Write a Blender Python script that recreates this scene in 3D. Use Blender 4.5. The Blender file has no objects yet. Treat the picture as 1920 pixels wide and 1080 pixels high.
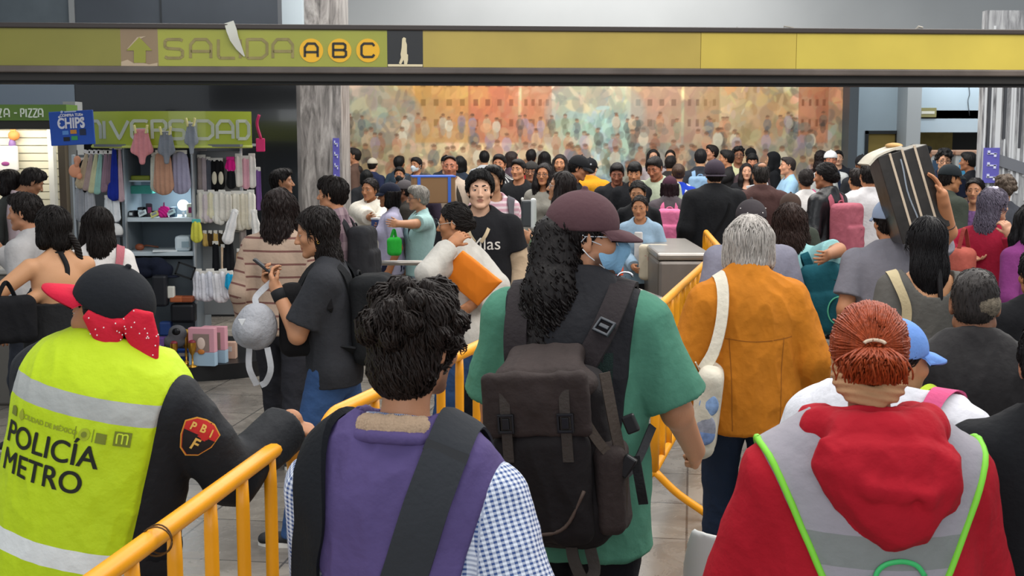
import bpy, bmesh, math, random
import numpy as np
from mathutils import Vector, Matrix
from mathutils.bvhtree import BVHTree
random.seed(7); RNG = np.random.default_rng(7)
SC = bpy.context.scene
COL = SC.collection
# ---------------------------------------------------------------- camera
FPX, CAMZ, HOR = 2400.0, 1.98, 255.0
PITCH = math.atan((540.0 - HOR) / FPX)
cam_d = bpy.data.cameras.new('camera')
cam_d.sensor_width = 36.0; cam_d.lens = FPX / 1920.0 * 36.0
cam_d.clip_start = 0.05; cam_d.clip_end = 200
cam = bpy.data.objects.new('camera', cam_d); COL.objects.link(cam)
cam.location = (0, 0, CAMZ); cam.rotation_euler = (math.pi / 2 - PITCH, 0, 0)
SC.camera = cam
cam_d.dof.use_dof = True; cam_d.dof.focus_distance = 5.0; cam_d.dof.aperture_fstop = 14.0
# ---------------------------------------------------------------- world and exposure
SC.view_settings.view_transform = 'Standard'; SC.view_settings.look = 'None'
SC.view_settings.gamma = 1.0; SC.view_settings.use_curve_mapping = False
SC.view_settings.exposure = 0.0
W = bpy.data.worlds.new('daylight'); SC.world = W; W.use_nodes = True
W.node_tree.nodes['Background'].inputs[0].default_value = (0.86, 0.93, 1.0, 1)
W.node_tree.nodes['Background'].inputs[1].default_value = 0.62
def area(name, loc, rot, sx, sy, power, col=(1, 1, 1)):
    l = bpy.data.lights.new(name, 'AREA'); l.shape = 'RECTANGLE'; l.size = sx; l.size_y = sy
    l.energy = power; l.color = col
    o = bpy.data.objects.new(name, l); COL.objects.link(o); o.location = loc; o.rotation_euler = rot
    return o
# area lights added overhead for soft daylight, and the open entrance behind the queue
area('skylight', (1.0, 4.5, 5.2), (0, 0, 0), 7, 5, 350, (1.0, 0.97, 0.93))
area('skylight', (0.5, 14.5, 4.9), (0, 0, 0), 9, 7, 760, (1.0, 0.96, 0.9))
area('skylight', (5.5, 8.5, 4.9), (0, math.radians(18), 0), 3, 6, 260, (1.0, 0.95, 0.88))  # added on this side to brighten the floor at right
area('entrance_daylight', (-1.5, -5.0, 3.2), (math.radians(75), 0, 0), 9, 3.5, 260, (0.95, 0.98, 1.0))
# ---------------------------------------------------------------- helpers
def at(px, py, d):
    s, c = math.sin(PITCH), math.cos(PITCH)
    u, v = (px - 960.0) / FPX, (540.0 - py) / FPX
    r = np.array([u, c + v * s, -s + v * c])
    return np.array([0, 0, CAMZ]) + r * (d / r[1])
def lin(h):
    if not isinstance(h, str): return tuple(h)
    h = h.lstrip('#'); o = []
    if len(h) == 3: h = ''.join(x * 2 for x in h)
    for i in (0, 2, 4):
        c = int(h[i:i + 2], 16) / 255.0
        o.append(c / 12.92 if c <= 0.04045 else ((c + 0.055) / 1.055) ** 2.4)
    return tuple(o)
def rx(a): c, s = math.cos(a), math.sin(a); return np.array([[1, 0, 0], [0, c, -s], [0, s, c]])
def ry(a): c, s = math.cos(a), math.sin(a); return np.array([[c, 0, s], [0, 1, 0], [-s, 0, c]])
def rz(a): c, s = math.cos(a), math.sin(a); return np.array([[c, -s, 0], [s, c, 0], [0, 0, 1]])
R = math.radians
V3 = lambda *a: np.array(a, float)
def unit(v): return v / (np.linalg.norm(v) + 1e-12)
# ---------------------------------------------------------------- materials
_M = {}
def mat(col, rough=0.7, metal=0.0, spec=0.35, bump=0.0, bscale=60, var=0.0, vscale=6, emit=0.0, key=None, coat=0, stretch=(1, 1, 1), alpha=1.0, trans=0.0):
    k = key or (col, rough, metal, spec, bump, bscale, var, vscale, emit, coat, stretch, alpha, trans)
    if k in _M: return _M[k]
    m = bpy.data.materials.new('m%d' % len(_M)); m.use_nodes = True; _M[k] = m
    nt = m.node_tree; b = nt.nodes['Principled BSDF']; c = lin(col)
    b.inputs['Base Color'].default_value = (*c, 1); b.inputs['Roughness'].default_value = rough
    b.inputs['Metallic'].default_value = metal; b.inputs['Specular IOR Level'].default_value = spec
    if coat: b.inputs['Coat Weight'].default_value = coat
    if alpha < 1: b.inputs['Alpha'].default_value = alpha
    if trans: b.inputs['Transmission Weight'].default_value = trans
    if emit:
        b.inputs['Emission Color'].default_value = (*c, 1); b.inputs['Emission Strength'].default_value = emit
    if bump or var:
        tc = nt.nodes.new('ShaderNodeTexCoord'); mp = nt.nodes.new('ShaderNodeMapping'); mp.inputs['Scale'].default_value = stretch
        nt.links.new(tc.outputs['Object'], mp.inputs[0])
    if bump:
        n = nt.nodes.new('ShaderNodeTexNoise'); n.inputs['Scale'].default_value = bscale; n.inputs['Detail'].default_value = 4
        nt.links.new(mp.outputs[0], n.inputs['Vector'])
        bp = nt.nodes.new('ShaderNodeBump'); bp.inputs['Strength'].default_value = bump; bp.inputs['Distance'].default_value = 0.01
        nt.links.new(n.outputs['Fac'], bp.inputs['Height']); nt.links.new(bp.outputs[0], b.inputs['Normal'])
    if var:
        n = nt.nodes.new('ShaderNodeTexNoise'); n.inputs['Scale'].default_value = vscale; n.inputs['Detail'].default_value = 5
        nt.links.new(mp.outputs[0], n.inputs['Vector'])
        r_ = nt.nodes.new('ShaderNodeMapRange'); r_.inputs['From Min'].default_value = 0.3; r_.inputs['From Max'].default_value = 0.7
        r_.inputs['To Min'].default_value = 1 - var; r_.inputs['To Max'].default_value = 1 + var
        nt.links.new(n.outputs['Fac'], r_.inputs[0])
        mx = nt.nodes.new('ShaderNodeVectorMath'); mx.operation = 'SCALE'; mx.inputs[0].default_value = c
        nt.links.new(r_.outputs[0], mx.inputs['Scale']); nt.links.new(mx.outputs[0], b.inputs['Base Color'])
    return m
def cloth(col, bump=0.35, bscale=45, var=0.1, rough=0.88): return mat(col, rough, 0, 0.2, bump, bscale, var, 9)
def attr_mat(rough=0.5, spec=0.35, bump=0.0, key='attr', bscale=120, sss=0.0):
    if key in _M: return _M[key]
    m = mat('#ffffff', rough, 0, spec, bump, bscale, 0, key=key)
    nt = m.node_tree; a = nt.nodes.new('ShaderNodeAttribute'); a.attribute_name = 'Col'
    b = nt.nodes['Principled BSDF']; nt.links.new(a.outputs['Color'], b.inputs['Base Color'])
    return m
def stripe_mat(c1, c2, freq, axis='u', duty=0.5, key=None, c3=None, freq2=None, soft=0.04, rough=0.88):
    """cloth with woven stripes or checks laid out along the 'pat' attribute (metres along / around the limb)."""
    k = key or ('stripe', c1, c2, freq, axis, duty, c3, freq2)
    if k in _M: return _M[k]
    m = mat(c1, rough, 0, 0.2, 0.3, 45, 0, key=k); nt = m.node_tree; b = nt.nodes['Principled BSDF']
    a = nt.nodes.new('ShaderNodeAttribute'); a.attribute_name = 'pat'
    sp = nt.nodes.new('ShaderNodeSeparateXYZ'); nt.links.new(a.outputs['Vector'], sp.inputs[0])
    def line(sock, f, du):
        mu = nt.nodes.new('ShaderNodeMath'); mu.operation = 'MULTIPLY'; mu.inputs[1].default_value = f; nt.links.new(sock, mu.inputs[0])
        fr = nt.nodes.new('ShaderNodeMath'); fr.operation = 'FRACT'; nt.links.new(mu.outputs[0], fr.inputs[0])
        lt = nt.nodes.new('ShaderNodeMath'); lt.operation = 'LESS_THAN'; lt.inputs[1].default_value = du; nt.links.new(fr.outputs[0], lt.inputs[0])
        return lt.outputs[0]
    def mix(fac, A, B):
        mx = nt.nodes.new('ShaderNodeMix'); mx.data_type = 'RGBA'; nt.links.new(fac, mx.inputs[0])
        for s, v in ((6, A), (7, B)):
            if isinstance(v, tuple): mx.inputs[s].default_value = (*v, 1)
            else: nt.links.new(v, mx.inputs[s])
        return mx.outputs[2]
    out = lin(c1)
    if axis == 'check':
        mid = tuple((np.array(lin(c1)) + np.array(lin(c2))) / 2)
        lu, lv = line(sp.outputs[0], freq, duty), line(sp.outputs[1], freq, duty)
        o1 = mix(lu, lin(c1), mid); o2 = mix(lu, mid, lin(c2)); out = mix(lv, o1, o2)
    else:
        out = mix(line(sp.outputs[0 if axis == 'u' else 1], freq, duty), out, lin(c2))
    if c3: out = mix(line(sp.outputs[1], freq2, 0.12), out, lin(c3)); 
    nt.links.new(out, b.inputs['Base Color'])
    return m
# ---------------------------------------------------------------- mesh building
def make_mesh(name, v, faces, smooth=True, col=None, pat=None):
    v = np.asarray(v, np.float32).reshape(-1, 3)
    if not isinstance(faces, (list, tuple)): faces = [faces]
    faces = [np.asarray(f, np.int32) for f in faces if len(f)]
    me = bpy.data.meshes.new(name)
    me.vertices.add(len(v)); me.vertices.foreach_set('co', v.ravel())
    nl = sum(f.size for f in faces); npoly = sum(len(f) for f in faces)
    me.loops.add(nl); me.polygons.add(npoly)
    me.loops.foreach_set('vertex_index', np.concatenate([f.ravel() for f in faces]))
    tot = np.concatenate([np.full(len(f), f.shape[1], np.int32) for f in faces])
    st = np.concatenate([[0], np.cumsum(tot)[:-1]]).astype(np.int32)
    me.polygons.foreach_set('loop_start', st)
    me.polygons.foreach_set('use_smooth', np.full(npoly, smooth, bool))
    me.update(calc_edges=True)
    if col is not None:
        a = me.attributes.new('Col', 'FLOAT_COLOR', 'POINT'); c = np.ones((len(v), 4), np.float32); c[:, :3] = col; a.data.foreach_set('color', c.ravel())
    if pat is not None:
        a = me.attributes.new('pat', 'FLOAT_VECTOR', 'POINT'); a.data.foreach_set('vector', np.asarray(pat, np.float32).ravel())
    return me
def link(name, me, m=None, parent=None, loc=None):
    o = bpy.data.objects.new(name, me); COL.objects.link(o)
    if m is not None and me is not None:
        for x in (m if isinstance(m, (list, tuple)) else [m]): me.materials.append(x)
    if parent is not None: o.parent = parent
    if loc is not None: o.location = loc
    return o
def tag(o, label, cat, group=None):
    o['label'] = label; o['category'] = cat
    if group: o['group'] = group
    return o
def empty(name, loc, yaw=0.0, label=None, cat=None, group=None):
    o = bpy.data.objects.new(name, None); COL.objects.link(o); o.location = loc; o.rotation_euler = (0, 0, yaw); o.empty_display_size = 0.1
    if label: tag(o, label, cat, group)
    return o
def structure(o): o['kind'] = 'structure'; return o
class MB:
    """collects boxes, tubes, discs ... as one mesh"""
    def __init__(s): s.v = []; s.f = {}; s.n = 0
    def add(s, v, f):
        v = np.asarray(v, float).reshape(-1, 3)
        for ff in (f if isinstance(f, list) else [f]):
            ff = np.asarray(ff, int)
            if len(ff): s.f.setdefault(ff.shape[1], []).append(ff + s.n)
        s.v.append(v); s.n += len(v); return s
    def box(s, c, sz, rot=None, bev=0.0):
        hx, hy, hz = np.asarray(sz, float) / 2
        if bev > 0:
            b = min(bev, hx * .9, hy * .9, hz * .9); pts = []
            bm = bmesh.new(); bmesh.ops.create_cube(bm, size=1)
            for q in bm.verts: q.co = (q.co.x * 2 * hx, q.co.y * 2 * hy, q.co.z * 2 * hz)
            bmesh.ops.bevel(bm, geom=list(bm.edges), offset=b, segments=2, affect='EDGES', profile=0.5)
            bm.verts.index_update(); v = np.array([q.co[:] for q in bm.verts]); fs = {}
            for q in bm.faces: fs.setdefault(len(q.verts), []).append([w.index for w in q.verts])
            bm.free()
            if rot is not None: v = v @ np.asarray(rot).T
            return s.add(v + np.asarray(c), [np.array(x) for x in fs.values()])
        v = np.array([[x, y, z] for x in (-hx, hx) for y in (-hy, hy) for z in (-hz, hz)])
        if rot is not None: v = v @ np.asarray(rot).T
        return s.add(v + np.asarray(c), np.array([[0, 1, 3, 2], [4, 6, 7, 5], [0, 4, 5, 1], [2, 3, 7, 6], [0, 2, 6, 4], [1, 5, 7, 3]]))
    def tube(s, pts, rad, n=8, caps=True, flat=None):
        v, f, caps_ = sweep(pts, rad, n, flat); fs = [f]
        if caps: fs.append(caps_)
        return s.add(v, fs)
    def ribbon(s, pts, nrm, w, th):
        """strap with a rectangular section: width w across, thickness th along nrm"""
        pts = np.asarray(pts, float); n = len(pts); nrm = np.broadcast_to(np.asarray(nrm, float), (n, 3)); w = np.broadcast_to(w, (n,))
        t = np.gradient(pts, axis=0); t /= np.linalg.norm(t, axis=1)[:, None] + 1e-9
        nn = nrm - t * (nrm * t).sum(1)[:, None]; nn /= np.linalg.norm(nn, axis=1)[:, None] + 1e-9
        b = np.cross(t, nn); h = th / 2
        ring = [pts + b * (w / 2)[:, None] + nn * h, pts - b * (w / 2)[:, None] + nn * h, pts - b * (w / 2)[:, None] - nn * h, pts + b * (w / 2)[:, None] - nn * h]
        v = np.stack(ring, 1).reshape(-1, 3); f = []
        for i in range(n - 1):
            for k in range(4): f.append([i * 4 + k, i * 4 + (k + 1) % 4, (i + 1) * 4 + (k + 1) % 4, (i + 1) * 4 + k])
        f += [[0, 3, 2, 1], [n * 4 - 4, n * 4 - 3, n * 4 - 2, n * 4 - 1]]
        return s.add(v, np.array(f))
    def ell(s, c, r, rot=None, nu=14, nv=10):
        v = []; f = []
        for j in range(nv + 1):
            ph = math.pi * j / nv
            for i in range(nu):
                th = 2 * math.pi * i / nu
                v.append([math.sin(ph) * math.cos(th), math.sin(ph) * math.sin(th), math.cos(ph)])
        for j in range(nv):
            for i in range(nu): f.append([j * nu + i, (j + 1) * nu + i, (j + 1) * nu + (i + 1) % nu, j * nu + (i + 1) % nu])
        v = np.array(v) * np.asarray(r)
        if rot is not None: v = v @ np.asarray(rot).T
        return s.add(v + np.asarray(c), np.array(f))
    def prism(s, poly, d0, d1, O=(0, 0, 0), U=(1, 0, 0), Vv=(0, 0, 1)):
        """outline (n,2) in the plane O+uU+vV, extruded between depths d0 and d1 along UxV"""
        poly = np.asarray(poly, float); n = len(poly); U = np.asarray(U, float); Vv = np.asarray(Vv, float); N = np.cross(U, Vv)
        base = np.asarray(O) + poly[:, :1] * U + poly[:, 1:2] * Vv
        v = np.vstack([base + N * d0, base + N * d1]); i = np.arange(n); j = (i + 1) % n
        fs = [np.stack([i, j, j + n, i + n], 1)]
        fs.append(np.arange(n)[::-1][None]); fs.append((np.arange(n) + n)[None])
        return s.add(v, fs)
    def build(s, name, m, parent=None, smooth=False, loc=None):
        faces = [np.vstack(x) for x in s.f.values()]
        me = make_mesh(name, np.vstack(s.v), faces, bool(smooth))
        if smooth == 'auto':
            bm = bmesh.new(); bm.from_mesh(me)
            for e in bm.edges: e.smooth = e.calc_face_angle(0) < R(38)
            bm.to_mesh(me); bm.free()
        return link(name, me, m, parent, loc)
def sweep(pts, rad, n=8, flat=None):
    pts = np.asarray(pts, float); k = len(pts); rad = np.broadcast_to(np.asarray(rad, float), (k,))
    t = np.gradient(pts, axis=0); t /= np.linalg.norm(t, axis=1)[:, None] + 1e-12
    ref = V3(0, 0, 1) if abs(t[0][2]) < 0.9 else V3(1, 0, 0)
    nn = np.zeros_like(pts); nn[0] = unit(ref - t[0] * (ref @ t[0]))
    for i in range(1, k): nn[i] = unit(nn[i - 1] - t[i] * (nn[i - 1] @ t[i]))
    b = np.cross(t, nn); a = np.linspace(0, 2 * math.pi, n, endpoint=False)
    v = pts[:, None] + rad[:, None, None] * (np.cos(a)[None, :, None] * nn[:, None] + np.sin(a)[None, :, None] * b[:, None])
    i, j = np.meshgrid(np.arange(k - 1), np.arange(n), indexing='ij'); j2 = (j + 1) % n
    f = np.stack([i * n + j, i * n + j2, (i + 1) * n + j2, (i + 1) * n + j], -1).reshape(-1, 4)
    return v.reshape(-1, 3), f, np.array([np.arange(n)[::-1], np.arange(n) + (k - 1) * n])
def smooth_path(p, n=24, closed=False):
    """Catmull-Rom through the control points"""
    p = np.asarray(p, float)
    if closed: p = np.vstack([p[-1], p, p[0], p[1]])
    else: p = np.vstack([2 * p[0] - p[1], p, 2 * p[-1] - p[-2]])
    m = len(p) - 3; u = np.linspace(0, m - 1e-6, n); i = u.astype(int); t = (u - i)[:, None]
    a, b, c, d = p[i], p[i + 1], p[i + 2], p[i + 3]
    return 0.5 * (2 * b + (c - a) * t + (2 * a - 5 * b + 4 * c - d) * t ** 2 + (3 * b - a - 3 * c + d) * t ** 3)
def tubes(paths, rad, n=4):
    """many strands at once: paths (L,m,3), rad (L,m)"""
    L, m, _ = paths.shape; t = np.gradient(paths, axis=1); t /= np.linalg.norm(t, axis=2)[..., None] + 1e-12
    ref = np.where(np.abs(t[..., 2:3]) < 0.85, V3(0, 0, 1), V3(1, 0.2, 0))
    nn = np.cross(t, ref); nn /= np.linalg.norm(nn, axis=2)[..., None] + 1e-12; b = np.cross(t, nn)
    a = np.linspace(0, 2 * math.pi, n, endpoint=False)
    v = paths[:, :, None] + rad[:, :, None, None] * (np.cos(a)[:, None] * nn[:, :, None] + np.sin(a)[:, None] * b[:, :, None])
    base = (np.arange(L) * m * n)[:, None, None]; i = np.arange(m - 1)[None, :, None]; j = np.arange(n)[None, None]; j2 = (j + 1) % n
    f = np.stack([base + i * n + j, base + i * n + j2, base + (i + 1) * n + j2, base + (i + 1) * n + j], -1).reshape(-1, 4)
    return v.reshape(-1, 3), f
# ---------------------------------------------------------------- distance-field volumes -> smooth continuous meshes
class Vol:
    def __init__(s, lo, hi, h):
        s.h = h; s.ax = [np.arange(lo[i], hi[i] + h, h, dtype=np.float32) for i in range(3)]
        s.F = np.full([len(a) for a in s.ax], 0.5, np.float32)
    def sub(s, lo, hi):
        sl = []
        for i in range(3):
            a = max(0, int((lo[i] - s.ax[i][0]) / s.h)); b = min(len(s.ax[i]), int((hi[i] - s.ax[i][0]) / s.h) + 2)
            if b <= a: return None, None
            sl.append(slice(a, b))
        return tuple(sl), np.meshgrid(*[s.ax[i][sl[i]] for i in range(3)], indexing='ij', sparse=True)
    def put(s, lo, hi, fn, k=0.0, mode='u'):
        m = k + 3 * s.h
        sl, g = s.sub(np.asarray(lo) - m, np.asarray(hi) + m)
        if sl is None: return
        d = fn(*g).astype(np.float32); A = s.F[sl]
        if mode == 's':
            d = -d
            if k > 0:
                hh = np.maximum(k - np.abs(A - d), 0) / k; s.F[sl] = np.maximum(A, d) + hh * hh * k * 0.25
            else: s.F[sl] = np.maximum(A, d)
            return
        if k > 0:
            hh = np.maximum(k - np.abs(A - d), 0) / k; s.F[sl] = np.minimum(A, d) - hh * hh * k * 0.25
        else: s.F[sl] = np.minimum(A, d)
    def rc(s, a, b, ra, rb, k=0.02, mode='u', cut=None, flat=None):
        """round cone; flat=(axis, factor) squashes its section; cut=(point, normal) removes what lies beyond"""
        a = np.asarray(a, float); b = np.asarray(b, float); ba = b - a; L = ba @ ba + 1e-9
        def fn(x, y, z):
            X, Y, Z = x - a[0], y - a[1], z - a[2]
            if flat is not None:
                n, f = flat; q = (X * n[0] + Y * n[1] + Z * n[2]) * (1 / f - 1); X = X + n[0] * q; Y = Y + n[1] * q; Z = Z + n[2] * q
            t = np.clip((X * ba[0] + Y * ba[1] + Z * ba[2]) / L, 0, 1)
            d = np.sqrt((X - t * ba[0]) ** 2 + (Y - t * ba[1]) ** 2 + (Z - t * ba[2]) ** 2) - (ra + (rb - ra) * t)
            if flat is not None: d = d * min(1, (1 + flat[1]) / 2)
            if cut is not None:
                cp, cn = cut; d = np.maximum(d, (x - cp[0]) * cn[0] + (y - cp[1]) * cn[1] + (z - cp[2]) * cn[2])
            return d
        r = max(ra, rb)
        s.put(np.minimum(a, b) - r, np.maximum(a, b) + r, fn, k, mode)
    def el(s, c, r, rot=None, k=0.02, mode='u', cut=None):
        c = np.asarray(c, float); r = np.asarray(r, float); Q = np.eye(3) if rot is None else np.asarray(rot)
        ext = np.sqrt(((Q * r) ** 2).sum(1))
        def fn(x, y, z):
            X, Y, Z = x - c[0], y - c[1], z - c[2]
            p = [(X * Q[0, i] + Y * Q[1, i] + Z * Q[2, i]) for i in range(3)]
            k0 = np.sqrt(sum((p[i] / r[i]) ** 2 for i in range(3))); k1 = np.sqrt(sum((p[i] / r[i] ** 2) ** 2 for i in range(3))) + 1e-6
            d = k0 * (k0 - 1) / k1
            if cut is not None: d = np.maximum(d, cut(x, y, z))
            return d
        s.put(c - ext, c + ext, fn, k, mode)
    def bx(s, c, r, rot=None, rad=0.02, k=0.0, mode='u'):
        """rounded box, half sizes r"""
        c = np.asarray(c, float); r = np.asarray(r, float) - rad; Q = np.eye(3) if rot is None else np.asarray(rot)
        ext = np.abs(Q) @ (r + rad)
        def fn(x, y, z):
            X, Y, Z = x - c[0], y - c[1], z - c[2]
            q = [np.abs(X * Q[0, i] + Y * Q[1, i] + Z * Q[2, i]) - r[i] for i in range(3)]
            return np.sqrt(sum(np.maximum(w, 0) ** 2 for w in q)) + np.minimum(np.maximum(np.maximum(q[0], q[1]), q[2]), 0) - rad
        s.put(c - ext, c + ext, fn, k, mode)
    def poly(s, pts, O, U, W_, th, rad=.004, k=0.0, bulge=0.0):
        """outline pts (u, w) in the plane O+uU+wW_, given half thickness th (plus bulge in the middle)"""
        pts = np.asarray(pts, float); U = unit(np.asarray(U, float)); W_ = np.asarray(W_, float); W_ = unit(W_ - U * (U @ W_)); N = np.cross(U, W_); O = np.asarray(O, float); n = len(pts)
        C3 = O + pts[:, :1] * U + pts[:, 1:] * W_
        def fn(x, y, z):
            X, Y, Z = x - O[0], y - O[1], z - O[2]; u = X * U[0] + Y * U[1] + Z * U[2]; w = X * W_[0] + Y * W_[1] + Z * W_[2]; h = X * N[0] + Y * N[1] + Z * N[2]
            d = (u - pts[0, 0]) ** 2 + (w - pts[0, 1]) ** 2; sg = np.ones_like(d)
            for i in range(n):
                j = (i - 1) % n; ex, ey = pts[j] - pts[i]; wx, wy = u - pts[i, 0], w - pts[i, 1]; t = np.clip((wx * ex + wy * ey) / (ex * ex + ey * ey), 0, 1)
                d = np.minimum(d, (wx - ex * t) ** 2 + (wy - ey * t) ** 2); c1 = w >= pts[i, 1]; c2 = w < pts[j, 1]; c3 = ex * wy > ey * wx
                sg = np.where((c1 & c2 & c3) | (~c1 & ~c2 & ~c3), -sg, sg)
            d = np.sqrt(d) * sg; th_ = th + bulge * np.clip(-d / .06, 0, 1) ** .6
            return np.maximum(d + rad, 0) * .7 + np.maximum(np.abs(h) - th_ + rad, 0) * .7 + np.minimum(np.maximum(d + rad, np.abs(h) - th_ + rad), 0) - rad
        s.put(C3.min(0) - th - bulge, C3.max(0) + th + bulge, fn, k)
    def cut(s, p, n):
        """remove everything beyond the plane"""
        x, y, z = np.meshgrid(*s.ax, indexing='ij', sparse=True)
        s.F = np.maximum(s.F, ((x - p[0]) * n[0] + (y - p[1]) * n[1] + (z - p[2]) * n[2]).astype(np.float32))
    def cutfn(s, fn):
        g = np.meshgrid(*s.ax, indexing='ij', sparse=True); s.F = np.maximum(s.F, fn(*g).astype(np.float32))
    def mesh(s):
        F = s.F; F[[0, -1]] = np.maximum(F[[0, -1]], 1e-4); F[:, [0, -1]] = np.maximum(F[:, [0, -1]], 1e-4); F[:, :, [0, -1]] = np.maximum(F[:, :, [0, -1]], 1e-4)
        I = F < 0; c = np.zeros([n - 1 for n in F.shape], np.uint8)
        sl = (slice(0, -1), slice(1, None))
        for a in (0, 1):
            for b in (0, 1):
                for d in (0, 1): c += I[sl[a], sl[b], sl[d]]
        act = np.argwhere((c > 0) & (c < 8)); M = len(act)
        if M == 0: return np.zeros((0, 3)), np.zeros((0, 4), int)
        ids = np.full(c.shape, -1, np.int32); ids[act[:, 0], act[:, 1], act[:, 2]] = np.arange(M)
        cor = np.array([[a, b, d] for a in (0, 1) for b in (0, 1) for d in (0, 1)])
        val = np.stack([F[act[:, 0] + q[0], act[:, 1] + q[1], act[:, 2] + q[2]] for q in cor], 1)
        pos = np.zeros((M, 3)); cnt = np.zeros(M)
        for i in range(8):
            for j in range(i + 1, 8):
                if abs(cor[i] - cor[j]).sum() != 1: continue
                fa, fb = val[:, i], val[:, j]; x = (fa < 0) != (fb < 0); t = np.where(x, fa / np.where(x, fa - fb, 1), 0)[:, None]
                pos += np.where(x[:, None], cor[i] + t * (cor[j] - cor[i]), 0); cnt += x
        pos = act + pos / cnt[:, None]
        v = np.stack([s.ax[i][0] + pos[:, i] * s.h for i in range(3)], 1)
        fs = []
        for ax in range(3):
            A = np.take(I, range(0, I.shape[ax] - 1), ax); B = np.take(I, range(1, I.shape[ax]), ax)
            e = np.argwhere(A != B); o1, o2 = [(1, 2), (2, 0), (0, 1)][ax]
            ok = (e[:, o1] > 0) & (e[:, o2] > 0) & (e[:, o1] < I.shape[o1] - 1) & (e[:, o2] < I.shape[o2] - 1); e = e[ok]
            if not len(e): continue
            def cell(d1, d2):
                q = e.copy(); q[:, o1] -= d1; q[:, o2] -= d2; return ids[q[:, 0], q[:, 1], q[:, 2]]
            q = np.stack([cell(1, 1), cell(0, 1), cell(0, 0), cell(1, 0)], 1)
            ins = I[e[:, 0], e[:, 1], e[:, 2]]; q[~ins] = q[~ins][:, ::-1]; fs.append(q)
        f = np.vstack(fs); f = f[(f >= 0).all(1)]
        return v, f
def relax(v, f, it=1, w=0.5):
    for _ in range(it):
        acc = np.zeros_like(v); n = np.zeros(len(v))
        for k in range(4):
            a, b = f[:, k], f[:, (k + 1) % 4]
            for i in range(3): acc[:, i] += np.bincount(a, v[b, i], len(v)) + np.bincount(b, v[a, i], len(v))
            n += np.bincount(a, minlength=len(v)) + np.bincount(b, minlength=len(v))
        v = v * (1 - w) + w * acc / np.maximum(n, 1)[:, None]
    return v
def vnormals(v, f):
    n = np.cross(v[f[:, 2]] - v[f[:, 0]], v[f[:, 3]] - v[f[:, 1]]); o = np.zeros_like(v)
    for k in range(4):
        for i in range(3): o[:, i] += np.bincount(f[:, k], n[:, i], len(v))
    return o / (np.linalg.norm(o, axis=1)[:, None] + 1e-12)
_K = np.random.default_rng(3).normal(size=(24, 3)); _K /= np.linalg.norm(_K, axis=1)[:, None]; _PH = np.random.default_rng(4).uniform(0, 6.28, 24)
def wob(p, freq, seed=0, n=7, sc=(1, 1, 1)):
    o = np.zeros(len(p)); q = p * np.asarray(sc)
    for i in range(n):
        j = (i + seed * 5) % 24; o += np.sin(q @ (_K[j] * freq * (0.7 + 0.09 * i)) + _PH[(j + seed) % 24] + seed)
    return o / n
def wrinkle(v, f, amp=0.006, seed=0, sc=(1, 1, 0.5)):
    n = vnormals(v, f)
    w = wob(v + 0.03 * wob(v, 14, seed + 3)[:, None], 26, seed, sc=sc) * 0.9
    r = 1 - np.abs(wob(v + 0.02 * wob(v, 22, seed + 2)[:, None], 48, seed + 1, sc=np.array(sc) * 1.1)) * 2.2
    r2 = 1 - np.abs(wob(v + 0.012 * wob(v, 40, seed + 4)[:, None], 105, seed + 5, sc=np.array(sc) * 1.1)) * 2.4
    return v + n * (amp * (w + 0.65 * r + 0.14 * r2))[:, None]
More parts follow.
